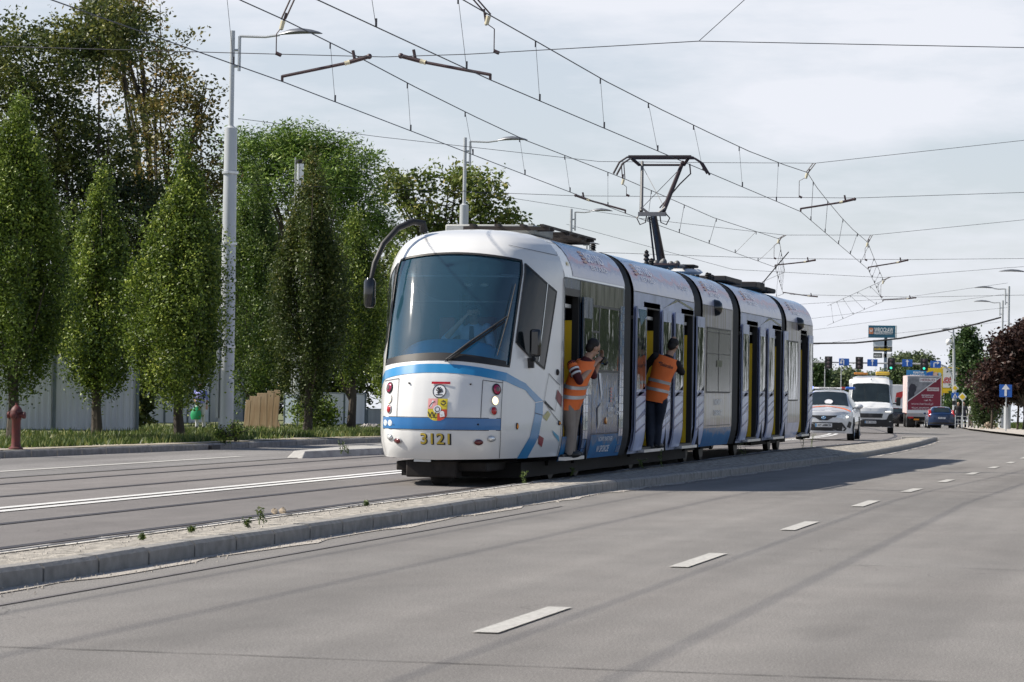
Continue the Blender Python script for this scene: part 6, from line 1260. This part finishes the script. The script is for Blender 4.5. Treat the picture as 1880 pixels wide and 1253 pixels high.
# tall advertising tower
TB = 500; b = at(1625, 780, Y=TB); b.z = lerpL(TB, GT); tw = thing('sign_tower', tuple(b), label='tall advertising tower with the big teal WROCŁAW sign', cat='sign tower')
def T(px, py, dy=0): q = at(px, py, Y=TB)-b; q.y += dy; return q
def panel(x0, x1, y0, y1, mt, name, d=.5, par=tw, dy=0): A = T(x0, y1, dy); B = T(x1, y0, dy); return MB().bb((A.x, A.y-d/2, A.z), (B.x, B.y+d/2, B.z)).build(name, mt, par, bevel=.02)
def ptxt(txt, cx, cy, h_, w_, mt, par, dy=-.27): c_ = T(cx, cy, dy); W2 = (T(cx+w_, cy)-T(cx, cy)).x; mb = MB(); text_on(mb, txt, h_, lambda x, y: (c_.x+x, c_.y, c_.z+y), width=W2, bold=.02); return mb.build('lettering', mt, par)
k_ = .09
panel(1621, 1629, 618, 800, mat('tower_column', (.10, .14, .19), .5, var=.15), 'column'); panel(1606.5, 1607.8, 655, 800, M_SWHT, 'pole', .15)
s_ = panel(1594.6, 1645.5, 598.4, 620.3, mat('teal_sign', (.012, .10, .17), .4, var=.05), 'main_sign', 1.0); panel(1644.2, 1646.2, 598.2, 620.5, M_SWHT, 'sign_edge', 1.04)
ptxt('WROCŁAW', 1623, 606.8, 1.05, 35, M_SWHT, s_, -.53); ptxt('FASHION OUTLET', 1622.5, 612.6, .52, 35, M_SWHT, s_, -.53)
A = T(1600, 608, -.53); mb = MB(); mb.quad((A.x-.35, A.y, A.z-.5), (A.x+.35, A.y, A.z-.5), (A.x+.35, A.y, A.z+.5), (A.x-.35, A.y, A.z+.5)); lg = mb.build('logo_square', mat('logo_orange', (.62, .22, .10), .5), s_)
mb = MB(); arrow(mb, A, [(-.22, .3), (-.1, -.25), (0, .2), (.1, -.25), (.22, .3)], .09, False, y=-.02); mb.build('logo_mark', M_SWHT, lg)
panel(1603, 1638, 625, 635.5, mat('pale_blue_sign', (.50, .56, .62), .5, var=.1), 'sign_panel'); s_ = panel(1603.5, 1638, 636.5, 646, mat('grey_sign', (.09, .10, .10), .5, var=.1), 'sign_panel'); ptxt('mediaexpert', 1620, 641.3, .52, 29, M_SYEL, s_)
s_ = panel(1603.5, 1619.5, 648.3, 657.5, mat('grey_sign', (.09, .10, .10), .5, var=.1), 'sign_panel'); ptxt('ecco', 1611, 653, .6, 12, M_SWHT, s_); panel(1620.5, 1636, 649.5, 657, M_SWHT, 'sign_panel'); panel(1636.5, 1638, 648, 658.5, mat('grey_sign', (.09, .10, .10), .5), 'sign_edge')
# hoardings behind the truck
def hoard(px0, px1, py0, py1, Y, mt, lab, name='hoarding', legs=True):
    p = at((px0+px1)/2, py1, Y=Y); g0 = lerpL(Y, GT); t = thing(name, (p.x, Y, g0), label=lab, cat='hoarding'); A = at(px0, py1, Y=Y); B = at(px1, py0, Y=Y); w_ = (B.x-A.x)/2
    MB().bb((-w_, -.1, A.z-g0), (w_, .1, B.z-g0)).build('board', mt, t, bevel=.01)
    for sg in (-.7, .7): MB().tube([(sg*w_, .12, 0), (sg*w_, .12, A.z-g0+.2)], .08, 8).build('leg', M_THIN, t)
    return t, w_, A.z-g0, B.z-g0
t, w_, z0, z1 = hoard(1664, 1701, 680.5, 694, 300, mat('hoarding_blue', (.02, .18, .42), .5), 'blue hoarding with white words just above the truck')
def ht(t, txt, s_, x, z, mt, w2, slant=0): mb = MB(); text_on(mb, txt, s_, lambda a, b: (x+a+slant*b, -.115, z+b), width=w2, bold=.03); return mb.build('lettering', mt, t)
ht(t, 'PUNKTUM', .28, .2, z0+.52, M_SWHT, 1.0); ht(t, 'NEGOCJUJ', .26, .1, z0+.24, M_SWHT, 1.4)
t, w_, z0, z1 = hoard(1699, 1731, 676.5, 726, 303, M_SYEL, 'yellow hoarding with a coloured round figure behind the truck corner')
mb = MB(); mb.lathe([(0, 0), (.26, 0)], c=(.15, -.115, z1-.65), axis='y', n=20); mb.build('round_patch', mat('patch_skin', (.62, .42, .34), .5), t); mb = MB(); mb.quad((-w_+.08, -.115, z1-.95), (-.18, -.115, z1-.95), (-.1, -.115, z1-.3), (-w_+.08, -.115, z1-.45)); mb.build('blue_patch', M_SBLUE, t)
mb = MB(); mb.lathe([(0, 0), (.2, 0)], c=(.5, -.115, z1-.62), axis='y', n=20); mb.build('round_patch', mat('patch_paleblue', (.35, .52, .62), .5), t)
t, w_, z0, z1 = hoard(1727, 1764, 675, 722, 306, M_SYEL, 'white and yellow hoarding with red curly letters beside the signal mast')
mb = MB(); mb.quad((-w_+.05, -.115, z0+.55), (w_-.35, -.115, z0+.55), (w_-.35, -.115, z1-.08), (-w_+.05, -.115, z1-.08)); mb.build('white_face', M_SWHT, t)
mb = MB(); text_on(mb, 'gge', .85, lambda a, b: (-.1+a+.3*b, -.125, (z0+z1)/2+.15+b), width=1.2, bold=.01); mb.build('lettering', mat('hoarding_red', (.50, .03, .05), .5), t)
# rubble heaps
def heap(px, py, wpx, hpx, lab, seed, mt, n=40, Y=None, z=.1):
    p = at(px, py, Y=Y) if Y else at(px, py, z=z); k = (at(px+100, py, Y=p.y)-at(px, py, Y=p.y)).x/100; p.z = gz(p.x, p.y)+z; rs = np.random.RandomState(seed); mb = MB()
    for i in range(n):
        u = rs.uniform(-1, 1); x = u*wpx*k/2; h = hpx*k*(1-u*u)*rs.uniform(0, 1); r = rs.uniform(.06, .2)*max(1, hpx*k*1.2); m_ = Euler(tuple(rs.uniform(0, 3, 3))).to_matrix(); mb.box((x, rs.uniform(-.6, .6)*wpx*k*.3, h), (r, r*.7, r*.5), M=m_)
    o = mb.build('rubble_heap', mt, loc=tuple(p)); return tag(o, lab, 'rubble', kind='stuff')
heap(1817, 781, 34, 11, 'heap of pale rubble in the grass left of the one-way sign', 1, mat('rubble_pale', (.36, .29, .22), .9, var=.3, scale=8), Y=186)
heap(680, 785, 44, 12, 'low heap of grey debris by the fence left of the tram nose', 2, mat('rubble_grey', (.30, .28, .27), .9, var=.3, scale=8), 60)
# corrugated fences
M_CORR = mat('white_sheet', (.66, .67, .69), .5, metal=0, var=.10, scale=1.5, stretch=(1, 1, .3)); M_CORRG = mat('grey_sheet', (.26, .28, .29), .5, metal=.2, var=.15, scale=1.5, stretch=(1, 1, .3)); M_FPOST = mat('fence_post', (.16, .19, .20), .6, var=.15)
def fence(pa, pb, tpx, lab, mt, posts=3, pitch=.15, amp=.02, name='corrugated_fence'):
    """pa, pb: ground pixels of both ends; tpx: pixel height of the top at pa"""
    def gnd(p): q = at(*p, z=.125); q = at(*p, z=.125+gz(q.x, q.y)); q = at(*p, z=.125+gz(q.x, q.y)); return q
    A, B = gnd(pa), gnd(pb); Hh = at(pa[0], tpx, Y=A.y).z-A.z; d = Vector((B.x-A.x, B.y-A.y, 0)); Ln = d.length; t = thing(name, tuple(A), math.atan2(d.y, d.x), lab, 'fence'); n = int(Ln/pitch); V = []; dz = B.z-A.z
    for i in range(n+1):
        for u, o in ((0, 0), (.35, 0), (.5, 1), (.85, 1)):
            x = (i+u)*pitch; V += [(x, -amp*o, .05+dz*x/Ln), (x, -amp*o, Hh+dz*x/Ln)]
    m_ = len(V)//2; mb = MB(); mb.add(V, [(2*i, 2*i+2, 2*i+3, 2*i+1) for i in range(m_-1)]); mb.build('sheet', mt, t, thick=.004)
    mb = MB(); mb.tube([(0, -.02, Hh+.01), (Ln, -.02, Hh+.01+dz)], .02, 6); mb.tube([(0, -.02, .06), (Ln, -.02, .06+dz)], .02, 6); mb.build('rail', M_CORRG, t)
    for k in range(posts): x = Ln*k/(posts-1); MB().box((x, -.04, Hh/2), (.06, .05, Hh)).build('post', M_FPOST, t)
    return t
fence((-60, 793), (250, 796), 650, 'tall pale corrugated sheet fence behind the two leftmost columnar trees', M_CORR, 5)
fence((254, 781), (382, 779), 684, 'pale corrugated fence set back left of the big lamp post', M_CORR, 4)
fence((380, 778), (446, 777), 676, 'darker grey corrugated fence behind the big lamp post', M_CORRG, 3)
fence((524, 781), (548, 783), 724, 'narrow blue-grey metal fence panel right of the wooden boards', mat('bluegrey_sheet', (.22, .27, .31), .5, var=.1), 2)
fence((588, 784), (668, 782), 722, 'white corrugated fence seen through the small open tree', M_CORR, 3); fence((672, 782), (760, 780), 752, 'low grey fence piece just left of the tram nose', M_CORRG, 3)
# leaning timber
M_WOOD = mat('raw_timber', (.30, .20, .11), .8, col2=(.42, .31, .19), scale=6, stretch=(3, 3, .4))
for k, (px, ty, w2, tl, lab) in enumerate(((452, 735, .10, .05, 'short dark board leftmost of the timber boards'), (466, 728, .22, .02, 'wide brown board second from the left'), (481, 722, .2, -.03, 'brown board in the middle of the timber stack'), (493, 718, .13, .03, 'pale upright timber post, the tallest'), (503, 716, .12, .06, 'pale timber plank leaning beside the tallest one'), (513, 730, .09, -.42, 'thin plank leaning strongly to the right end of the stack'))):
    p = at(px, 783, z=.125); p.z += gz(p.x, p.y); h = at(px, ty, Y=p.y).z-p.z; o = MB().box((0, 0, h/2), (w2*1.4, .05, h)).build('timber_board', M_WOOD, bevel=.005, loc=tuple(p), rot=(R(-4), tl, 0)); tag(o, lab, 'board', 'timber boards leaning by the fence')
# flue pipe rising between the trees
p = at(543, 790, Y=112); p.z = gz(p.x, 112); t = thing('flue_pipe', tuple(p), label='silver flue pipe with a black cap beside the bronze tree top', cat='chimney'); zt_ = at(543, 293, Y=112).z-p.z
MB().tube([(0, 0, 0), (0, 0, zt_-.15)], .14, 16).build('pipe', M_ALU, t, smooth=True); MB().lathe([(.15, 0), (.16, .02), (.16, .14), (.0, .17)], c=(0, 0, zt_-.17), n=16).build('cap', M_BLK, t, smooth=True); MB().tube([(-.2, 0, 0), (-.2, 0, zt_+.08)], .025, 6).build('guide_rod', M_THIN, t)
# fire hydrant
p = at(29, 826, z=.12); t = thing('fire_hydrant', tuple(p), label='old dark red fire hydrant on the verge at the far left', cat='fire hydrant', scale=1.0); M_HYD = mat('hydrant_red', (.13, .018, .016), .6, col2=(.06, .02, .018), scale=9)
MB().lathe([(.12, 0), (.12, .03), (.085, .05), (.075, .10), (.072, .48), (.085, .50), (.085, .53), (.075, .55), (.075, .60)], n=20).build('barrel', M_HYD, t, smooth=True)
MB().lathe([(.075, .60), (.10, .61), (.10, .64), (.08, .68), (.045, .72), (.02, .735), (.02, .77), (0, .77)], n=20).build('bonnet', M_HYD, t, smooth=True)
for ax, sg in (('x', -1), ('x', 1), ('y', -1)): MB().lathe([(.045, sg*.06), (.045, sg*.11), (.058, sg*.115), (.058, sg*.15), (.02, sg*.165), (0, sg*.165)], c=(0, 0, .57), axis=ax, n=14).build('nozzle', M_HYD, t, smooth=True)
# ================================================================== people
M_SKIN = mat('skin', (.42, .25, .17), .55, var=.06, scale=12); M_HAIRD = mat('hair_dark', (.015, .012, .010), .7, var=.3, scale=60); M_VEST = mat('vest_orange', (.98, .20, .04), .65, var=.08, scale=6, bump=.3, bscale=9)
M_REFL = mat('reflective_tape', (.50, .51, .50), .35, metal=.3, var=.08); M_NAVY = mat('navy_trousers', (.012, .018, .035), .8, var=.25, scale=8); M_BEIG = mat('beige_trousers', (.30, .25, .21), .85, var=.12, scale=8); M_SHIRTB = mat('black_jumper', (.012, .010, .012), .85, var=.2)
M_SHOE = mat('black_shoe', (.012, .012, .012), .5, var=.1); M_MARJ = mat('maroon_cloth', (.07, .008, .012), .8, var=.2)
def fuse(mb, name, mt, par, vox): o = mb.build(name, mt, par); md = o.modifiers.new('fuse', 'REMESH'); md.mode = 'VOXEL'; md.voxel_size = vox; md.use_smooth_shade = True; s_ = o.modifiers.new('soft', 'SMOOTH'); s_.iterations = 3; s_.factor = .4; return o
def loft(mb, rings, n=20):
    """rings: (centre, side vector, depth vector) ellipses"""
    V = []
    for c, a, b in rings:
        for k in range(n): t = 2*math.pi*k/n; V.append(Vector(c)+Vector(a)*math.cos(t)+Vector(b)*math.sin(t))
    m_ = len(rings); return mb.add(V, [(i*n+k, i*n+(k+1) % n, (i+1)*n+(k+1) % n, (i+1)*n+k) for i in range(m_-1) for k in range(n)]+[tuple(range(n))[::-1], tuple(range((m_-1)*n, m_*n))])
def person(lab, loc, J, face, top='sleeve', m_top=None, m_leg=None, hair=M_HAIRD, vest=False, bald=False, sk=1.0, legs=True, scale=1, hand_dir=None, skirtless=True, sleeves=True, cap=False, long_hair=False):
    """J: joints in metres from the feet point: head neck chest pelvis shL shR elL elR wrL wrR hipL hipR knL knR anL anR"""
    V_ = {k: Vector(v) for k, v in J.items()}; t = thing('person', tuple(loc), label=lab, cat='person', scale=scale); fd = Vector(face).normalized(); up = (V_['head']-V_['neck']).normalized(); sd = fd.cross(up).normalized(); fd = up.cross(sd).normalized(); mb = MB()
    def limb(a, b, r1, r2, m=mb): a, b = Vector(a), Vector(b); m.tube([a, a.lerp(b, .35), b], [r1, (r1*.9+r2*.3)*.86 if False else r1*.72+r2*.30, r2], 12); m.ball(tuple(a), r1*.99, 12, 8); m.ball(tuple(b), r2, 12, 8)
    sh = (V_['shR']-V_['shL']); shd = sh.normalized(); spn = (V_['neck']-V_['pelvis']).normalized(); dep = shd.cross(spn).normalized(); hip = (V_['hipR']-V_['hipL']).normalized()
    half = sh.length/2
    def torso(m, g, lo=-.02, hi=1.0, arm=True):
        P, N_ = V_['pelvis'], V_['neck']; R_ = []
        for u, a, b in ((lo, .165, .115), (.12, .168, .12), (.35, .145, .10), (.6, .168, .115), (.8, half*.93, .112), (.92, half*.80, .085), (1.0, .07, .06)):
            if u > hi: break
            ax = hip.lerp(shd, min(1, max(0, u))).normalized(); c = P.lerp(N_, u) if u < .5 else V_['chest'].lerp(N_, 0)*0+(P.lerp(V_['chest'], u/.6) if u < .6 else V_['chest'].lerp(N_, (u-.6)/.4)); R_.append((c, ax*(a+g), dep*(b+g)))
        loft(m, R_)
    torso(mb, 0); mb.tube([V_['neck']-spn*.05, V_['neck'].lerp(V_['head'], .5)], [.062, .056], 12)
    for s in 'LR':
        limb(V_['sh'+s], V_['el'+s], .055, .042); limb(V_['el'+s], V_['wr'+s], .042, .028)
        if legs: limb(V_['hip'+s], V_['kn'+s], .095, .06); limb(V_['kn'+s], V_['an'+s], .06, .038); mb.ball(tuple(V_['kn'+s].lerp(V_['an'+s], .3)-fd*.015), (.052, .055, .10), 10, 8)
    # head: skull, jaw, nose, ears, lips, brow
    Q = Matrix((sd, fd, up)).transposed(); H_ = V_['head']
    def hp(x, y, z): return tuple(H_+Q @ Vector((x, y, z)))
    mb.ball(hp(0, -.01, .03), (.076, .095, .095), 18, 14, Q); mb.ball(hp(0, .025, -.05), (.056, .062, .065), 14, 10, Q); mb.ball(hp(0, .094, -.012), (.013, .018, .024), 10, 8, Q); mb.ball(hp(0, .078, -.055), (.026, .012, .009), 8, 6, Q); mb.ball(hp(0, .078, .03), (.045, .014, .012), 8, 6, Q)
    for s in (-1, 1): mb.ball(hp(s*.078, -.005, -.005), (.010, .02, .032), 8, 8, Q)
    # hands: palm, four unequal bent fingers, thumb from the side of the palm
    for s in 'LR':
        w_ = V_['wr'+s]; d = (w_-V_['el'+s]).normalized(); pn = d.cross(up).normalized() if abs(d.dot(up)) < .9 else d.cross(fd).normalized(); q = d.cross(pn).normalized()
        M_ = Matrix((pn, d, q)).transposed(); mb.ball(tuple(w_+d*.05), (.040, .052, .018), 12, 8, M_)
        for k, (ofs, ln) in enumerate(((-.030, .062), (-.010, .074), (.011, .069), (.030, .055))):
            b = w_+d*.088+pn*ofs; mb.tube([b, b+d*ln*.45+q*.006, b+d*ln*.72+q*.026, b+d*ln*.78+q*.045], [.0095, .009, .0085, .007], 8)
        b = w_+d*.035-pn*.036; mb.tube([b, b-pn*.022+d*.022+q*.01, b-pn*.016+d*.050+q*.022], [.012, .0105, .008], 8)
    body = fuse(mb, 'body', M_SKIN, t, .0085)
    mh = MB(); mh.ball(hp(0, -.030, .044), (.082, .092, .088), 18, 14, Q); mh.ball(hp(0, -.05, -.01), (.074, .06, .08), 14, 10, Q)
    if long_hair: mh.ball(hp(0, -.05, -.06), (.085, .06, .10), 12, 8, Q)
    mh.v = [v for v in mh.v]; o = mh.build('hair', hair, t, smooth=True)
    if bald: mb = MB(); mb.ball(hp(.0, -.062, .092), (.045, .048, .045), 12, 10, Q); mb.build('bald_spot', M_SKIN, t, smooth=True)
    # eyes
    mb = MB(); [mb.ball(hp(s*.03, .080, .006), (.013, .010, .008), 8, 6, Q) for s in (-1, 1)]; mb.build('eyes', mat('eye_dark', (.03, .025, .02), .2), t, smooth=True)
    # clothes
    if m_top:
        mc = MB(); torso(mc, .012, lo=-.08); mc.tube([V_['neck']-spn*.04, V_['neck']+spn*.025], [.075, .064], 12)
        for s in 'LR':
            limb(V_['sh'+s], V_['el'+s], .068, .054, mc)
            if sleeves: limb(V_['el'+s], V_['wr'+s]+(V_['el'+s]-V_['wr'+s])*.08, .054, .040, mc)
        fuse(mc, 'top', m_top, t, .012)
    if legs and m_leg:
        mc = MB(); loft(mc, [(V_['pelvis']+spn*.10, hip*.160, dep*.118), (V_['pelvis'], hip*.180, dep*.130), (V_['pelvis']-spn*.10, hip*.172, dep*.125)])
        for s in 'LR': limb(V_['hip'+s], V_['kn'+s], .108, .076, mc); limb(V_['kn'+s], V_['an'+s]+Vector((0, 0, -.01)), .076, .062, mc)
        fuse(mc, 'trousers', m_leg, t, .013)
        for s in 'LR':
            mc = MB(); a = V_['an'+s]; f2 = Vector((face[0], face[1], 0)).normalized(); Q2 = Matrix((f2.cross(Vector((0, 0, 1))), f2, Vector((0, 0, 1)))).transposed(); mc.ball(tuple(a+f2*.06+Vector((0, 0, -.045))), (.048, .135, .045), 14, 8, Q2); mc.ball(tuple(a+Vector((0, 0, -.02))), (.05, .06, .06), 12, 8, Q2); mc.build('shoe', M_SHOE, t, smooth=True)
    if vest:
        mc = MB(); P, N_ = V_['pelvis'], V_['neck']; R_ = []
        def ring(u, g): 
            a, b = lerpL(u, [(-.12, .185), (.12, .172), (.35, .160), (.6, .178), (.8, half*.98), (.97, half*.80)]), lerpL(u, [(-.12, .14), (.12, .135), (.35, .125), (.6, .135), (.8, .13), (.97, .085)])
            ax = hip.lerp(shd, min(1, max(0, u))).normalized(); c = P.lerp(V_['chest'], u/.6) if u < .6 else V_['chest'].lerp(N_, (u-.6)/.4); return (c, ax*(a+g), dep*(b+g))
        loft(mc, [ring(u, .012+.010*math.sin(u*9)) for u in (-.14, -.05, .1, .25, .4, .55, .7, .82, .92, .98)], 28); vs = mc.build('vest', M_VEST, t, smooth=True, thick=0)
        for u in (.12, .33):
            mc = MB(); loft(mc, [ring(u+k, .022+.010*math.sin(u*9)) for k in (0, .035, .075)], 28); mc.build('reflective_band', M_REFL, vs, smooth=True)
        t['_r'] = 0; del t['_r']; return t, V_, ring, vs, hp, fd, sd, up
    return t, V_, None, None, hp, fd, sd, up
def Jp(loc, Y, tab):
    """joint table of photo pixels (px, py, dy) at depth Y+dy relative to the feet point"""
    return {k: at(v[0], v[1], Y=Y+(v[2] if len(v) > 2 else 0))-Vector(loc) for k, v in tab.items()}
# second worker: in the second doorway, back to the camera, leaning out
L2 = at(1200, 824, Y=46.6)
J2 = Jp(L2, 46.6, dict(head=(1236, 636, .12), neck=(1228, 655, .05), chest=(1216, 684), pelvis=(1203, 728), shL=(1203, 655), shR=(1243, 669, .05), elL=(1187, 672, .12), elR=(1252, 684, .22), wrL=(1180, 696, .30), wrR=(1240, 676, .42), hipL=(1192, 732), hipR=(1214, 736), knL=(1193, 776, .03), knR=(1208, 778, .08), anL=(1193, 815, -.02), anR=(1206, 813, .1)))
t2, V2, ring, vs, *_ = person('worker in orange vest and dark trousers, back turned, leaning out of the second doorway', L2, J2, (.35, 1, .05), m_top=M_SHIRTB, m_leg=M_NAVY, vest=True, bald=True)
mb = MB(); c, a, b = ring(.80, .03); a_, n_ = a.normalized(), b.normalized(); n_ = n_ if n_.y < 0 else -n_; upv = (V2['neck']-V2['pelvis']).normalized()
text_on(mb, 'Elektroline', .075, lambda x, y: c+a_*(x+.03)+n_*(b.length+.004-.25*x*x)+upv*(y-.02), width=.20, bold=.02); P_ = c-a_*.115+n_*(b.length+.010)+upv*.0; mb.add([P_, P_+a_*.045+upv*.018, P_+a_*.03-upv*.02, P_-upv*.005], [(0, 1, 2, 3)]); mb.build('lettering', M_TXK, vs)
# first worker: in the first doorway, turned to look back along the tram, camera at the eye
L1 = at(1046, 834, Y=40.0)
J1 = Jp(L1, 40.0, dict(head=(1089, 640, .18), neck=(1077, 660, .12), chest=(1064, 690, .05), pelvis=(1047, 738), shL=(1078, 668, .16), shR=(1050, 670, -.14), elL=(1090, 690, .30), elR=(1064, 700, -.20), wrL=(1101, 662, .40), wrR=(1096, 664, .22), hipL=(1054, 741, .05), hipR=(1042, 743, -.07), knL=(1051, 786, .06), knR=(1046, 789, -.06), anL=(1048, 827, .06), anR=(1044, 829, -.06)))
t1, V1, ring, vs, hp, fd, sd, up = person('worker in orange vest and beige trousers holding a camera, leaning out of the first doorway', L1, J1, (.72, .66, -.08), m_top=M_MARJ, m_leg=M_BEIG, vest=True, sleeves=False)
for k in (.25, .5):
    mb = MB(); A, B = V1['shR'], V1['elR']; mb.tube([A.lerp(B, k), A.lerp(B, k+.1)], [.074, .073], 14); mb.build('white_stripe', M_SWHT, t1, smooth=True)
mb = MB(); mb.tube([A.lerp(B, 0)-(B-A)*.1, A.lerp(B, .2)], [.06, .078], 14); mb.build('vest_shoulder', M_VEST, t1, smooth=True)
cp = (V1['wrL']+V1['wrR'])/2+fd*.08+Vector((0, 0, .05)); Q = Matrix((sd, fd, up)).transposed().to_4x4(); cm = thing('camera', tuple(L1+cp), label='small black camera held up by the worker in the first doorway', cat='camera'); cm.rotation_euler = Q.to_euler()
MB().box((0, 0, 0), (.13, .055, .085)).build('camera_body', M_BLKG, cm, bevel=.008); MB().lathe([(.035, 0), (.036, .05), (.030, .055), (0, .05)], c=(0, .025, 0), axis='y', n=16).build('lens', M_BLK, cm, smooth=True)
# the driver
LD_ = Vector((TX+.10, TY+1.98, 1.24))
sh = dict(head=(.02, -.12, 1.02), neck=(.01, -.06, .86), chest=(0, -.02, .66), pelvis=(0, .06, .32), shL=(-.19, -.04, .82), shR=(.19, -.04, .82), elL=(-.34, -.22, .66), elR=(.30, -.20, .56), wrL=(-.10, -.24, .92), wrR=(.16, -.42, .58), hipL=(-.1, .05, .28), hipR=(.1, .05, .28), knL=(-.12, -.38, .30), knR=(.12, -.38, .30), anL=(-.12, -.42, -.0), anR=(.12, -.42, -.0))
sh = {k: Vector(v) for k, v in sh.items()}; sh['head'].x += 0
td, *_ = person('tram driver in pale blue shirt, dark tie and cap behind the windscreen', LD_, sh, (0, -1, -.05), m_top=mat('shirt_pale_blue', (.35, .45, .58), .8, var=.05), m_leg=M_NAVY, sleeves=False)
mb = MB(); mb.prism([(-.02, .84), (.03, .84), (.045, .62), (.005, .56), (-.03, .62)], 'y', -.165, -.150); mb.build('tie', M_NAVY, td); mb = MB(); mb.ball((.02, -.11, 1.09), (.095, .11, .05), 14, 8); mb.ball((.02, -.20, 1.065), (.07, .06, .012), 12, 6); mb.build('cap', M_NAVY, td, smooth=True)
s_ = thing('driver_seat', tuple(LD_+Vector((0, .0, 0))), label='dark driver seat behind the windscreen', cat='seat'); MB().box((0, .1, .18), (.5, .5, .12)).build('cushion', M_CBLK, s_, bevel=.03); MB().box((0, .30, .6), (.48, .1, .75)).build('backrest', mat('seat_red', (.22, .03, .02), .7), s_, bevel=.03); MB().tube([(0, .1, -.2), (0, .1, .15)], .06, 10).build('pedestal', M_CBLK, s_)
# woman on the path
pw = at(367, 787, z=.13); LW_ = pw; k = (at(367, 704, Y=pw.y).z-pw.z)/1.66
wj = dict(head=(0, 0, 1.53), neck=(0, -.02, 1.38), chest=(0, -.02, 1.2), pelvis=(0, 0, .90), shL=(-.19, 0, 1.33), shR=(.19, 0, 1.33), elL=(-.24, .03, 1.08), elR=(.25, .03, 1.07), wrL=(-.12, -.14, .95), wrR=(.26, -.03, .84), hipL=(-.1, 0, .87), hipR=(.1, 0, .87), knL=(-.1, -.05, .48), knR=(.11, .04, .48), anL=(-.1, -.06, .09), anR=(.12, .12, .09))
twm, *_ = person('woman in a lilac and blue sleeveless top and white trousers behind the columnar tree', LW_, wj, (.2, -1, 0), m_top=mat('top_lilac_blue', (.10, .16, .52), .8, col2=(.36, .33, .55), scale=3), m_leg=mat('white_trousers', (.55, .55, .56), .8), hair=mat('hair_brown', (.10, .06, .04), .7), sleeves=False, scale=k, long_hair=True)
bg_ = thing('shopping_bag', tuple(LW_+Vector((-.10*k, -.18*k, .55*k))), label='green shopping bag held by the woman', cat='bag', scale=.75); mb = MB(); loft(mb, [((0, 0, -.2), (.16, 0, 0), (0, .07, 0)), ((0, 0, -.05), (.20, 0, 0), (0, .10, 0)), ((0, 0, .12), (.15, 0, 0), (0, .07, 0)), ((0, 0, .22), (.05, 0, 0), (0, .03, 0))]); mb.build('sack', mat('bag_green', (.01, .28, .10), .5, var=.1), bg_, smooth=True); MB().tube([(-.05, 0, .2), (-.02, .02, .36), (.02, .03, .42), (.05, 0, .2)], .012, 6).build('handle', mat('bag_green', (.01, .28, .10), .5), bg_)
# far pedestrians: one mesh body each with a top and trousers
std = dict(head=(0, 0, 1.62), neck=(0, 0, 1.47), chest=(0, 0, 1.28), pelvis=(0, 0, .96), shL=(-.2, 0, 1.41), shR=(.2, 0, 1.41), elL=(-.26, 0, 1.13), elR=(.26, 0, 1.13), wrL=(-.24, -.08, .88), wrR=(.26, .08, .88), hipL=(-.1, 0, .93), hipR=(.1, 0, .93), knL=(-.1, -.08, .5), knR=(.1, .08, .5), anL=(-.1, -.02, .09), anR=(.12, .16, .09))
for px, Y, mt, ml, lab in ((1759, 208.5, M_SHIRTB, M_NAVY, 'person in dark clothes waiting behind the grey railing, left of two'), (1769, 209, mat('top_darkgrey', (.04, .04, .05), .8), M_NAVY, 'person in dark grey clothes behind the grey railing, right of two'), (1781, 212, mat('top_white', (.60, .58, .57), .8), M_BEIG, 'person in a white top standing right of the railing')):
    p = at(px, 775, Y=Y); p.z = lerpL(Y, GN)+.1; person(lab, p, std, (-.3, -1, 0), m_top=mt, m_leg=ml)
# people behind the car and van windscreens
for (veh, x, y, z, mt, lab) in ((c_chr, -.36, 1.95, .0, M_SHIRTB, 'driver of the orange-striped car in dark clothes behind the windscreen'), (c_chr, .38, 1.95, .0, M_VEST, 'passenger in the orange-striped car wearing an orange vest'), (v_van, .42, 1.7, .42, M_SHIRTB, 'driver of the white van seen through the windscreen')):
    R_ = Matrix.Rotation(veh.rotation_euler.z, 3, 'Z'); p = veh.location+R_ @ Vector((-x, y, .30+z)); j = {k: Vector(v_) for k, v_ in sh.items()}; tt_ = person(lab, p, {**j, 'wrL': Vector((-.14, -.42, .62)), 'elL': Vector((-.28, -.22, .56))}, (0, -1, 0), m_top=mt, m_leg=M_NAVY, scale=.86)[0]
